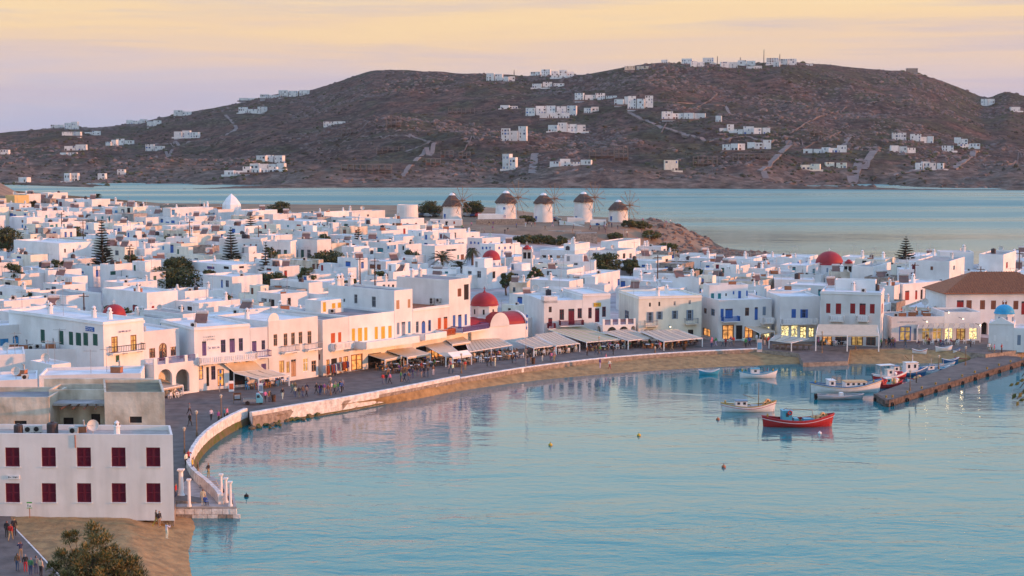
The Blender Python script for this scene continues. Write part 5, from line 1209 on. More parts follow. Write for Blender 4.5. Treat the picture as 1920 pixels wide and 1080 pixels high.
for row in rows:
    if row[1] == 0:
        k = row[2]; house(*k[:6], wall=k[6] if len(k) > 6 else None, D=row[0]); continue
    d, _, px, L, dp = row
    x = (px - 960) / FPX * d; r = (L + dp) * .25
    if mound(x, d) > .08 or not inside(x, d, poly) or not clear(x, d, r): continue
    if any((x - a) ** 2 + (d - c) ** 2 < (r + e) ** 2 * .6 for a, c, e, _k in KF): continue
    if (px > 1240 and d > 468) or (px > 1170 and d > 478 and px < 1330): continue
    if not inside(x + 8, d - 6, poly) or not inside(x - 8, d - 6, poly) or not inside(x, d + 10, poly): continue
    if d < 306 and px > 985: continue
    hs = [3.2, 3.6, 4.2, 5.0, 5.6, 6.2]; rnd.shuffle(hs); ok = False
    for h in hs[:4] + [3.0]:
        if px > 1250: h = min(h, 5.0)
        z = gz(x, d) + h; q = to_px((x, d, z)); s = FPX / d; w = (L + dp * .7) * s * .5; x0, x1 = q[0] - w, q[0] + w
        if q[1] < interp(TOPY, q[0]) - 1: continue
        if any(_k[0] < x1 - 3 and _k[2] > x0 + 3 and D_ > d and q[1] < _k[3] + 9 for _a, D_, _e, _k in KF): continue
        ok = True; break
    if not ok or in_tree(q[0], q[1] + 6) or made > 235: continue
    if not shows(x0, x1, q[1], 3.5): continue
    f = rnd.uniform(.35, .75) if px < 1000 else rnd.uniform(.6, .95)
    xc = lerp(x0, x1, f); sh = rnd.choice(('blue', 'blue', 'lightblue', 'blue', 'teal', 'green', 'brown', 'red', 'grey', 'grey', 'slate', 'burgundy'))
    wins = []; ww = 1.1 * s; hh = 1.6 * s; n = rnd.choice((1, 1, 2, 2, 3, 3))
    for i in range(n):
        X_ = lerp(x0 + ww, xc - ww, (i + .5) / n + rnd.uniform(-.06, .06)); Y_ = q[1] + (1.5 + (.4 if i == 1 else 0)) * s
        wins.append((X_, Y_, ww * rnd.uniform(.8, 1.1), hh * rnd.choice((.8, 1, 1, 1.5)), sh))
    if f <= .88 and rnd.random() < .6:
        for i in range(rnd.choice((1, 2))): wins.append((lerp(xc + ww * .8, x1 - ww * .5, (i + .5) / 2), q[1] + 1.6 * s, ww * .6, hh, sh))
    wl = rnd.choice((WHITE,) * 13 + (CREAM, CREAM, STAIN, GREYWALL, STONE))
    b = house(x0, xc, x1, q[1], h, wins, wl, D=d, clutter=rnd.choice((2, 2, 3, 4))); made += 1
    if rnd.random() < .75:      # a lower wing or terrace wall against the front
        an = block('', '', '', b.c[0] + b.e * b.L * rnd.uniform(0, .3) + b.n * 3.0, b.c[0] + b.e * b.L * rnd.uniform(.55, 1.0) + b.n * 3.0, b.z0, b.z1 - rnd.uniform(.9, 2.2), 2.97, rnd.choice((WHITE, WHITE, WHITE, CREAM, GREYWALL)), rnd.choice((.2, .5, .8)), parent=b.root)
        if rnd.random() < .6: op(an, 0, an.L * .4, an.L * .4 + .8, an.z1 - 1.9, an.z1 - .7, rnd.choice(('shut', 'dark', 'glass')), sh)
        finish(an)
        if rnd.random() < .5: roofpiece(an, rnd.choice(('chimney', 'air_conditioner', 'ventilation_box', 'satellite_dish')), rnd.uniform(.2, .8), .5, 0, rnd.uniform(.7, 1))
    if rnd.random() < .25 and q[1] > interp(TOPY, q[0]) + 14 and d < 500:      # an upper room set back on the roof
        t = block('', '', '', b.c[0].lerp(b.c[2], .25), b.c[0].lerp(b.c[2], .25) + b.e * b.L * .45, b.z1 - .5, b.z1 + rnd.uniform(1.3, 2.2), b.depth * .4, b.wall, .2, parent=b.root)
        op(t, 0, .5, 1.3, b.z1 - .2, b.z1 + 1.2, 'shut', sh); finish(t)
print('town houses', len(TOWN), 'filled', made)
ORD = ['first', 'second', 'third', 'fourth', 'fifth', 'sixth', 'seventh', 'eighth', 'ninth', 'tenth', 'eleventh', 'twelfth']
ORD += ['thirteenth', 'fourteenth', 'fifteenth', 'sixteenth', 'seventeenth', 'eighteenth', 'nineteenth', 'twentieth'] + ['twenty-' + q for q in ('first', 'second', 'third', 'fourth', 'fifth', 'sixth', 'seventh', 'eighth', 'ninth')] + ['thirtieth'] + ['thirty-' + q for q in ('first', 'second', 'third', 'fourth', 'fifth', 'sixth', 'seventh', 'eighth', 'ninth')] + ['fortieth']
def describe(items, landmarks, base):  # noqa
    """items: (object, px, py, words). Each is told apart by its looks, its side of the closest landmark and its order from there."""
    buckets = {}
    for o, px, py, wd in items:
        l = min(landmarks, key=lambda q: (q[0] - px) ** 2 + ((q[1] - py) * 1.6) ** 2)
        dx, dy = px - l[0], py - l[1]
        sd = ('left of' if dx < 0 else 'right of') if abs(dx) > abs(dy) * 1.4 else ('above' if dy < 0 else 'below')
        buckets.setdefault((wd, l[2], sd), []).append((dx * dx + dy * dy, o))
    for (wd, l, sd), v in buckets.items():
        v.sort(key=lambda q: q[0])
        for i, (_, o) in enumerate(v):
            wd_ = wd
            if len((wd + ' second ' + sd + ' ' + l).split()) > 16: wd_ = wd.replace(' trousers', '').replace(', standing', '').replace(', walking', ' afoot').replace('person in ', 'person, ')
            o['label'] = wd_ + ', ' + ((ORD[min(i, 39)] + ' ') if len(v) > 1 else '') + sd + ' ' + l
LM += [(189, 460, 'the tallest conifer'), (432, 465, 'the slim dark conifer'), (828, 487, 'the big palm'), (320, 520, 'the leafy garden tree'), (620, 490, 'the dark round bush'), (1150, 495, 'the broad green tree'), (520, 385, 'the round tree by the bay'), (15, 460, 'the tree at the frame edge'), (1700, 465, 'the lone conifer by the sea'), (555, 470, 'the tall green shutters'), (62, 388, 'the palm by the yellow house'), (1155, 460, 'the long pink house below the mills')]
its = []
for b, px, py, cols, cl, h in TOWN:
    wn = {WHITE: 'white', CREAM: 'cream', STAIN: 'stained', GREYWALL: 'grey', STONE: 'stone', YELLOWW: 'yellow'}[b.wall]
    c = max(set(cols), key=cols.count) if cols else None
    d = ('with ' + COLN.get(c, c) + (' shutters' if len(cols) > 1 else ' window')) if c else ('with plain walls')
    e = {'chimney': 'and chimney', 'antenna': 'and antenna', 'solar_heater': 'and solar heater', 'satellite_dish': 'and dish', 'water_tank': 'and black tank', 'air_conditioner': '', 'ventilation_box': ''}[cl[0]] if cl else ''
    its.append((b.root, px, py, (wn + (' tall' if h > 5.6 else ' low') + ' house ' + d)))
    b.root['group'] = 'cube houses of the town'
describe(its, LM, 'house')
# ------------------------------------------------------------------ windmills
def windmill(px, ybase, wpx, ycap, ytop, label, hub_dx=.55, sx=0):
    D = 562; p = at_d(px, ybase, D); x = p.x; z = gz(x, D); s = FPX / D; r = wpx / s / 2
    zt = CAM_H + ray(px, ycap).z * D / ray(px, ycap).y - z; zc = CAM_H + ray(px, ytop).z * D / ray(px, ytop).y - z
    c = thing('windmill', (x, D, z), label, 'windmill', 'thatched windmills on the hill')
    mb = MB(); mb.lathe([(r * 1.04, -.8), (r, zt * .5), (r * .95, zt + .2)], 32); mb.build('tower', WHITE, c, True)
    mb = MB(); n = 40; prof = [(1.09, -.35), (1.01, .08), (.80, .36), (.54, .62), (.28, .84), (.12, 1.0)]
    for k, (q, t) in enumerate(prof):
        for i in range(n):
            a = 2 * pi * i / n; j = 1 + (.05 * rnd.uniform(-1, 1) if k < 2 else .02 * rnd.uniform(-1, 1)); mb.v.append((r * q * cos(a) * j, r * q * sin(a) * j, zt + (zc - zt) * (t if k else 0) + (-.25 + .22 * rnd.uniform(-1, 1) if k == 0 else 0)))
    for k in range(len(prof) - 1):
        for i in range(n): mb.f.append((k * n + i, k * n + (i + 1) % n, (k + 1) * n + (i + 1) % n, (k + 1) * n + i)); mb.m.append(0)
    cap = mb.build('thatched_cap', THATCH, c); mb = MB(); mb.lathe([(r * .36, zc - .75), (r * .22, zc - .1), (r * .08, zc + .06), (0, zc + .1)], 12); mb.build('lime_tip', WHITE2, cap)
    # axle and twelve spokes, wheel turned to the right and the bay
    ax = Vector((cos(radians(-46)), sin(radians(-46)), .10)).normalized(); h0 = Vector((0, 0, zt + (zc - zt) * .3)); hub = h0 + ax * (r * 1.6)
    mb = MB(); mb.tube([h0, hub + ax * 1.6], .16, 8); axle = mb.build('axle', WOOD, c)
    u = ax.cross(UP).normalized(); v = u.cross(ax); R = r * 1.6; tips = []
    for k in range(12):
        a = 2 * pi * k / 12 + .13; d = u * cos(a) + v * sin(a); mb = MB(); mb.tube([hub, hub + d * R], .09, 5); mb.build('spoke', WOOD, c); tips.append(hub + d * R)
    mb = MB()
    for k in range(12):
        mb.tube([tips[k], tips[(k + 1) % 12]], .025, 4); mb.tube([tips[k], hub + ax * 1.6], .02, 4)
    mb.build('rigging', WOOD, c)
    for a, zz, w_, h_ in (((-1.75, zt * .62, .8, 1.0), (-1.72, zt * .2, .8, 1.1)) if 'blue' in label else ((-2.45, .2, 1.0, 1.9),)):
        rr = lerp(r * 1.02, r * .96, zz / zt) + .02; d = obj('window' if zz > 1 else 'door', window_mesh('shut', 'blue'), c, (rr * cos(a), rr * sin(a), zz), a + pi / 2); d.scale = (w_, 1, h_)
    cover(px - wpx / 2, px + wpx / 2, ytop); LM.append((px, (ycap + ybase) / 2, label.split(' windmill')[0].replace('thatched', '') and 'the ' + label.split(',')[0].split(' with')[0]))
windmill(848, 411, 35, 385, 362, 'westernmost windmill with thatched cap beside the dark trees')
windmill(949, 411, 40, 379, 358, 'broadest windmill with a blue shuttered window')
windmill(1019, 411, 36, 380, 362, 'middle windmill with thatched cap behind the dry slope')
windmill(1094, 411, 36, 377, 360, 'tallest windmill above the curved white wall')
windmill(1159, 419, 36, 392, 375, 'lowest windmill at the end nearest the headland')
def low_house(x0, x1, yt, D, dp, label, ops=(), wall=None):
    a = at_d(x0, yt, D); c = at_d(x1, yt, D); b = block('hill_hut', label, 'hut', a, c, gz(a.x, D) - .6, a.z, dp, wall)
    for q in ops: opx(b, *q)
    finish(b); return b
low_house(806, 866, 412, 536, 5, 'low white hut with blue door below the westernmost windmill', [(808, 814, 415, 424, 'door', 'lightblue'), (822, 825, 413, 417, 'shut', 'lightblue'), (835, 840, 415, 426, 'dark'), (850, 853, 415, 420, 'shut', 'orange')])
low_house(896, 944, 402, 553, 5, 'plain low white hut at the foot of the broadest windmill')
low_house(1064, 1096, 409, 545, 4, 'small white hut before the tallest windmill')
low_house(1108, 1136, 413, 540, 5, 'white hut with blue door inside the curved wall', [(1117, 1122, 418, 427, 'door', 'blue'), (1104, 1108, 420, 425, 'shut', 'blue')])
def hill_wall(name, pts, D, h, m, label, cap=None, thick=.6):
    P = []
    for a, b in zip(pts, pts[1:]):
        k = max(1, int(abs(a[0] - b[0]) / 6)); P += [(lerp(a[0], b[0], i / k), lerp(a[1], b[1], i / k), lerp(a[2], b[2], i / k)) for i in range(k)]
    P.append(pts[-1]); mb = MB(); n = len(P)
    for (px, y, d) in P:
        q = at_d(px, y, d); zb = gz(q.x, d) - .8
        mb.v += [(q.x, d, zb), (q.x, d, q.z), (q.x, d + thick, q.z), (q.x, d + thick, zb)]
    for i in range(n - 1):
        a, c = 4 * i, 4 * i + 4
        mb.f += [(a, c, c + 1, a + 1), (a + 1, c + 1, c + 2, a + 2), (a + 2, c + 2, c + 3, a + 3)]; mb.m += [0, 1, 0]
    mb.f += [(0, 1, 2, 3), tuple(4 * n - 4 + k for k in (3, 2, 1, 0))]; mb.m += [0, 0]
    return tag(mb.build(name, [m, cap or m]), label, 'wall')
hill_wall('retaining_wall', [(893, 411, 545), (984, 410, 545)], 0, 0, STONE, 'stone retaining wall with white coping under the broadest windmill', WHITE2)
hill_wall('retaining_wall', [(1048, 413, 543), (1070, 417, 540), (1090, 423, 534), (1112, 429, 530), (1132, 427, 532), (1137, 417, 538), (1136, 410, 546)], 0, 0, WHITE, 'curved white wall sweeping round the hut with the blue door', WHITE2, .9)
hill_wall('retaining_wall', [(1174, 420, 552), (1194, 422, 546)], 0, 0, STONE, 'brown stone wall under the lowest windmill', WHITE2, 3)
hill_wall('retaining_wall', [(1080, 438, 512), (1120, 437, 512)], 0, 0, STONE, 'block of brown stone terrace wall below the curved white wall', None, 6)
hill_wall('retaining_wall', [(1028, 432, 520), (1090, 433, 520)], 0, 0, GREYWALL, 'long grey terrace wall on the dry slope', None, 1)

# ------------------------------------------------------------------ vegetation
LEAF = mat('leaf_dark_green', (.06, .075, .025), .8, .3, .6, 0, col2=(.025, .035, .012)); LEAF2 = mat('leaf_olive', (.13, .125, .035), .8, .3, .6, 0, col2=(.06, .06, .02)); NEEDLE = mat('conifer_needle', (.045, .055, .033), .9, .3, 1.0, 0, col2=(.02, .026, .018)); BARK = mat('bark', (.13, .085, .06), .95, .25, 2.0, .5); PALM = mat('palm_frond', (.07, .08, .035), .8, .3, 1.0, 0, col2=(.03, .036, .018))
def leafcloud(mb, c, r, n, size, rn, squash=.8, m=0, shell=.55):
    for _ in range(n):
        d = Vector((rn.gauss(0, 1), rn.gauss(0, 1), rn.gauss(0, 1))).normalized(); q = (shell + (1 - shell) * rn.random()) * r
        p = Vector(c) + Vector((d.x * q, d.y * q, d.z * q * squash))
        a = Vector((rn.gauss(0, 1), rn.gauss(0, 1), rn.gauss(0, .6))).normalized(); b = a.cross(d + Vector((.01, 0, 0))).normalized(); s = size * rn.uniform(.6, 1.4)
        mb.add((p - a * s, p + b * s * .55, p + a * s, p - b * s * .55), ((0, 1, 2, 3),), m if rn.random() < .7 else 1 - m if m < 2 else m)
def tree(px, ybase, D, w, h, label, seed=1, mats=None, leaf=.3, clumps=26, n=110, name='tree', z=None, trunk=.35):
    p = at_d(px, ybase, D); zg = (gz(p.x, D) if z is None else z); c = thing(name, (p.x, D, zg), label, 'tree'); rn = random.Random(seed); mb = MB(); tb = MB()
    tb.tube([(0, 0, -.3), (rn.uniform(-.2, .2), 0, h * trunk), (rn.uniform(-.4, .4), 0, h * .6)], .09 * h ** .6, 7, 0, .05)
    for k in range(clumps):
        a = rn.uniform(0, 6.28); rr = sqrt(rn.random()) * .40 * w; t = rn.uniform(.30, .88); env = sin(pi * min(1, max(.12, (t - .12) / .9))) ** .6
        q = Vector((rr * cos(a) * env * 1.05, rr * sin(a) * env, h * t)); R = rn.uniform(.10, .19) * w * (.75 + .3 * env); leafcloud(mb, q, R, n, leaf, rn, .75)
        tb.tube([(0, 0, h * trunk * .8), tuple(q * .6 + Vector((0, 0, h * .12))), tuple(q)], .05 * h ** .5, 4, 0, .02)
    mb.build('crown', mats or [LEAF, LEAF2], c); tb.build('trunk', BARK, c)
    return c
def zof(px, y, D): return at_d(px, y, D).z
def tree_px(x0, x1, ytop, ybot, label, seed, D=None, **k):
    px = (x0 + x1) / 2; D = D or solve_d(px, ytop, 6.0); s = FPX / D; x = (px - 960) / FPX * D; z = gz(x, D); h = zof(px, ytop, D) - z
    return tree(px, ytop, D, (x1 - x0) / s * 1.12, max(2.5, h), label, seed, **k)
tree_px(-30, 36, 424, 500, 'large olive green tree at the frame edge among the roofs', 3, solve_d(10, 424, 9), clumps=40)
tree_px(264, 376, 505, 545, 'broad leafy garden tree below the slim conifer', 4, solve_d(320, 505, 5.5), clumps=40); tree_px(300, 362, 482, 505, 'dark leafy tree just behind the broad garden tree', 5, solve_d(330, 482, 6))
tree_px(580, 664, 473, 508, 'dark round bushy tree before the tall green shutters', 6, solve_d(620, 473, 5.5), clumps=34); tree_px(498, 546, 377, 396, 'round tree by the bay at the back of the town', 7, solve_d(520, 377, 7.5)); tree_px(480, 540, 512, 535, 'low dark garden tree with a water tank before it', 8, solve_d(510, 512, 5))
tree_px(1106, 1168, 474, 512, 'broad green tree in the middle of the right hand roofs', 9, solve_d(1135, 474, 6.5), clumps=36); tree_px(1164, 1200, 484, 512, 'smaller green tree touching the broad green tree', 10, solve_d(1180, 484, 5.5)); tree_px(1060, 1104, 486, 512, 'pale thin leaved tree left of the broad green tree', 11, solve_d(1080, 487, 5), mats=[LEAF2, LEAF], n=60)
tree_px(782, 832, 378, 408, 'dark tree between the roofless mill and the first windmill', 12, 574, clumps=26); tree_px(866, 910, 377, 408, 'dark brownish tree right of the first windmill', 13, 576, clumps=26); tree_px(975, 1004, 404, 420, 'low dark shrub under the broadest windmill', 14, 548, clumps=14); tree_px(486, 520, 458, 500, 'sparse dark tree with bare branches by the green shutters', 15, solve_d(500, 462, 7), n=40)
for k, (x0, x1, yt) in enumerate(((962, 1000, 449), (990, 1030, 447), (1020, 1062, 449))): tree_px(x0, x1, yt, 475, 'dark hedge like shrub on the slope below the mills, ' + ('first', 'second', 'third')[k] + ' from the bell tower', 20 + k, 490 + 4 * k, clumps=20)
for k, (x0, x1, yt) in enumerate(((1166, 1196, 430), (1185, 1225, 424), (1205, 1240, 432), (1140, 1170, 438), (1235, 1272, 456))): tree_px(x0, x1, yt, 450, 'low green shrub on the headland bank, ' + ('first', 'second', 'third', 'fourth', 'fifth')[k] + ' one', 30 + k, (536, 540, 530, 520, 500)[k], clumps=14, mats=[LEAF2, LEAF], name='shrub')
for k, (x0, x1, yt, h_) in enumerate(SMALLT):
    tree_px(x0, x1, yt, yt + 25, ('dark', 'dense', 'low', 'rounded', 'thin', 'wide', 'little', 'small', 'bushy', 'leafy', 'olive', 'green', 'lone', 'upright', 'spreading', 'stocky', 'shady')[k] + ' courtyard tree among the roofs ' + ('by the tallest conifer', 'near the frame edge', 'beside the dark round bush', 'before the palms', 'under the slim conifer', 'below the big frame edge tree', 'behind the cream mansion', 'behind the church', 'below the roofless mill', 'above the yellow shutters', 'under the teal shutters', 'above the garden tree', 'beside the small red dome', 'above the dark round bush', 'behind the tower house', 'before the large red dome', 'left of the flat red dome')[k], 60 + k, solve_d((x0 + x1) / 2, yt, h_), clumps=18, n=100)
tree_px(192, 245, 563, 590, 'dark garden tree behind the flat red dome', 41, 292); tree_px(1345, 1395, 493, 505, 'low green hedge on a roof terrace', 42, solve_d(1370, 492, 5), clumps=12)
# the big bush in front of the near beach
def bush():
    p = at_z(172, 1126, 1.5); c = thing('bush', (p.x, p.y, 1.3), 'big olive green tamarisk bush on the near beach', 'bush'); rn = random.Random(77); mb = MB(); tb = MB(); LM.append((178, 1040, 'the tamarisk bush'))
    for k in range(115):
        a = rn.uniform(0, 6.28); rr = sqrt(rn.random()) * 4.0; t = rn.uniform(.2, 1); top = 6.3 - .035 * (rr ** 2) * 8 + rn.uniform(-.7, .5); q = Vector((rr * cos(a), rr * sin(a) * .8, max(.6, top * t))); R = rn.uniform(.45, .95)
        for _ in range(230):
            d = Vector((rn.gauss(0, 1), rn.gauss(0, 1), rn.gauss(0, 1) + .4)).normalized(); w = q + d * R * rn.random() ** .4; e = (d + Vector((rn.gauss(0, .4), rn.gauss(0, .4), rn.gauss(0, .3) + .25))).normalized(); l = rn.uniform(.14, .34); b = e.cross(UP).normalized() * .065
            mb.add((w - b, w + b, w + e * l + b * .3, w + e * l - b * .3), ((0, 1, 2, 3),), 0 if rn.random() < .45 else 1)
        tb.tube([(q.x * .1, q.y * .1, 0), tuple(q * .55), tuple(q)], .07, 4, 0, .012)
    mb.build('crown', [LEAF2, mat('tamarisk_pale', (.27, .21, .08), .85, .3, 2, 0, col2=(.13, .105, .04))], c); tb.build('trunk', BARK, c)
bush()
# Norfolk pines: tiers of level boughs
def pine(px, ytop, ybase, wpx, label, D=None, seed=0, dens=1.0, h0=9):
    D = D or solve_d(px, ytop, h0); s = FPX / D; x = (px - 960) / FPX * D; zg = gz(x, D); h = zof(px, ytop, D) - zg; vis = (ybase - ytop) / s; w = wpx / s / 2
    c = thing('norfolk_pine', (x, D, zg), label, 'conifer', 'norfolk pines of the town'); rn = random.Random(seed); tb = MB(); tb.tube([(0, 0, -.2), (0, 0, h)], .28, 7, 0, .04); tb.build('trunk', BARK, c)
    mb = MB(); zb = h - vis; n = max(9, int(vis / .62))
    for k in range(n):
        t = k / (n - 1); z = lerp(zb, h - .15, t); R = w * (1 - t) ** .82 + .15; nb = 9 if dens > .7 else 6; off = rn.uniform(0, 6.28)
        for i in range(nb):
            a = off + 2 * pi * i / nb + rn.uniform(-.2, .2); L = R * rn.uniform(.8, 1.1) * (dens if rn.random() < .2 else 1); d = Vector((cos(a), sin(a), .16 + .1 * rn.random())); sd = Vector((-sin(a), cos(a), 0))
            mb.tube([(0, 0, z), tuple(Vector((0, 0, z)) + d * L)], .05, 4, 0, .02); m = int(L / .16) + 2
            for j in range(m):
                f = (.25 + .75 * j / m); P = Vector((0, 0, z)) + d * (L * f) + Vector((0, 0, .12 * sin(pi * f)))
                for sg in (-1, 1):
                    e = (sd * sg * .8 + d * .5 + Vector((0, 0, .30))).normalized(); l = (.20 + .42 * (1 - f)) * min(1.3, .5 + .22 * R); g = UP * .075
                    mb.add((P - g, P + g, P + e * l + g * .5, P + e * l - g * .5), ((0, 1, 2, 3),)); g2 = d * .08
                    mb.add((P - g2, P + g2, P + e * l + g2 * .5, P + e * l - g2 * .5), ((0, 1, 2, 3),))
    mb.build('boughs', NEEDLE, c); cover(px - wpx * .2, px + wpx * .2, ytop + 10)
pine(190, 413, 530, 62, 'tallest tiered conifer rising from the left hand roofs', seed=1, h0=15)
pine(432, 427, 490, 42, 'slim dark tiered conifer before the long grey house', seed=2, h0=12)
pine(470, 399, 442, 36, 'thin airy conifer behind the slim dark conifer', seed=3, dens=.5, h0=9); pine(430, 370, 392, 18, 'little conifer in front of the pyramid roofed tower', seed=4, dens=.6, h0=8)
pine(672, 427, 462, 24, 'small tiered conifer right of the dark round bush', seed=5, h0=8); pine(497, 455, 510, 30, 'spindly conifer with few boughs by the green shutters', seed=6, dens=.4, h0=10)
pine(1700, 444, 487, 38, 'lone conifer against the sea above the right hand roofs', seed=8, h0=11)
def palm(px, ytop, wpx, label, h0=7, seed=0, D=None, droop=1.0):
    D = D or solve_d(px, ytop, h0); s = FPX / D; x = (px - 960) / FPX * D; zg = gz(x, D); h = zof(px, ytop, D) - zg; R = wpx / s / 2 * 1.15; c = thing('palm_tree', (x, D, zg), label, 'palm', 'palms of the town'); rn = random.Random(seed)
    hz = h - R * .55; tb = MB(); tb.tube([(0, 0, -.2), (.1, 0, hz * .5), (0, 0, hz)], .33, 8, 0, .28); tb.build('trunk', BARK, c); mb = MB()
    for k in range(46):
        a = rn.uniform(0, 6.28); el = rn.uniform(-.35, 1.25); d = Vector((cos(a) * cos(el), sin(a) * cos(el), sin(el))); sd = Vector((-sin(a), cos(a), 0)); P = []
        for j in range(9): f = j / 8; P.append(Vector((0, 0, hz)) + d * R * f * 1.05 - Vector((0, 0, droop * R * .55 * f * f)))
        for j in range(8):
            for q in range(3):
                p = P[j].lerp(P[j + 1], q / 3)
                for sg in (-1, 1):
                    e = (sd * sg + (P[j + 1] - P[j]).normalized() * .7 + Vector((0, 0, -.25))).normalized(); l = R * .26 * sin(pi * min(1, .15 + (j + q / 3) / 9.5)); g = (P[j + 1] - P[j]).normalized() * .06
                    mb.add((p - g, p + g, p + e * l), ((0, 1, 2),))
    mb.build('fronds', PALM, c); cover(px - wpx * .3, px + wpx * .3, ytop + 6)
palm(828, 467, 54, 'big feathery palm in front of the white houses', 7, 1); palm(862, 487, 42, 'lower dark palm right beside the big palm', 5, 2); palm(885, 459, 34, 'brownish shaggy palm with hanging fronds', 8, 3, droop=1.7); palm(62, 375, 30, 'palm right of the yellow house', 6, 4); palm(184, 362, 20, 'small palm by the white chimney at the town edge', 6, 5)
# leafy twig end of a tree standing just outside the frame
def side_tree():
    p = at_d(1985, 560, 26); c = thing('fig_tree', (p.x + 2.0, 26, 36.2), 'leafy twig end of a tree reaching in from the frame edge', 'tree'); tb = MB(); tb.tube([(0, 0, -2), (0, 0, 1.2), (-.5, 0, 2.2)], .14, 7, 0, .07); o = Vector((p.x + 2.0, 26, 36.2)); t0 = Vector((-.5, 0, 2.2)); ends = [at_d(1912, 728, 26) - o, at_d(1916, 706, 26) - o, at_d(1907, 748, 26) - o, at_d(1935, 690, 26) - o]
    for e in ends: tb.tube([t0, t0.lerp(e, .6) + Vector((.1, .05, .25)), e], .03, 5, 0, .008)
    tb.build('trunk', BARK, c); rn = random.Random(5)
    for px, py, l in ((1901, 719, .085), (1912, 716, .09), (1922, 712, .1), (1905, 737, .11), (1917, 736, .12), (1910, 752, .1), (1922, 748, .1), (1928, 728, .12), (1930, 700, .1), (1924, 695, .09), (1934, 740, .1)):
        q = at_d(px, py, 26) - o; d = Vector((rn.uniform(-1, -.2), rn.uniform(-.6, .2), rn.uniform(-1, -.1))).normalized(); b = d.cross(Vector((0, 1, .3))).normalized(); mb = MB(); mb.add([q, q + d * l * .5 + b * l * .36, q + d * l * 1.15, q + d * l * .5 - b * l * .36, q + d * l * .55 + Vector((0, -.012, 0))], ((0, 1, 4), (1, 2, 4), (2, 3, 4), (3, 0, 4)))
        mb.build('leaf', LEAF2, c)
side_tree()

# ------------------------------------------------------------------ houses on the far hill
HILLH = []
def villa(x0, x1, ytop, ybot, n=3, wall=None, kind='house', label=None, lit=False):
    px = (x0 + x1) / 2; p = hill_px(px, ybot); D = p.y; s = FPX / D; rn = random.Random(int(px * 7 + ytop)); W = (x1 - x0) / s; H_ = (ybot - ytop) / s; z0 = p.z - 2.5
    root = thing('hill_villa', (p.x, D, z0), label, 'villa', 'houses on the far hill'); x = -W / 2; step = W / n; m = wall or WHITE; o = root.location
    for k in range(n):
        hk = (2.5 + H_ * rn.uniform(.55, 1.0)) if n > 1 else 2.5 + H_; a = Vector((p.x + x, D + rn.uniform(0, 3), 0)); w = step * rn.uniform(.82, 1.0); b = block('', '', '', a, a + Vector((w, rn.uniform(-2.6, .6), 0)), z0, z0 + hk, rn.uniform(5, 8), m, .3, parent=root)
        k2 = max(1, int(w / 2.6)); fl = max(1, round((hk - 2.5) / 3.0))
        for f in range(fl):
            for i in range(k2):
                if rn.random() < .5: u = (i + .5) * w / k2; hw = rn.choice((.4, .55, .55, 1.0)); op(b, 0, u - hw, u + hw, z0 + 2.9 + f * 3.0, z0 + 4.7 + f * 3.0, rn.choice(('dark', 'glass', 'shut')), rn.choice(('slate', 'blue', 'brown', 'slate')))
        if rn.random() < .5: op(b, 1, 1.0, 2.0, z0 + 3.0, z0 + 4.6, 'dark')
        finish(b); x += step
    mb = MB(); mb.box((-W / 2 - 2, -2.5, 1.2), (W / 2 + 2, -1.9, 2.9)); mb.build('terrace_wall', HROCK if rn.random() < .7 else m, root)
    HILLH.append((root, px, ytop, m, n))
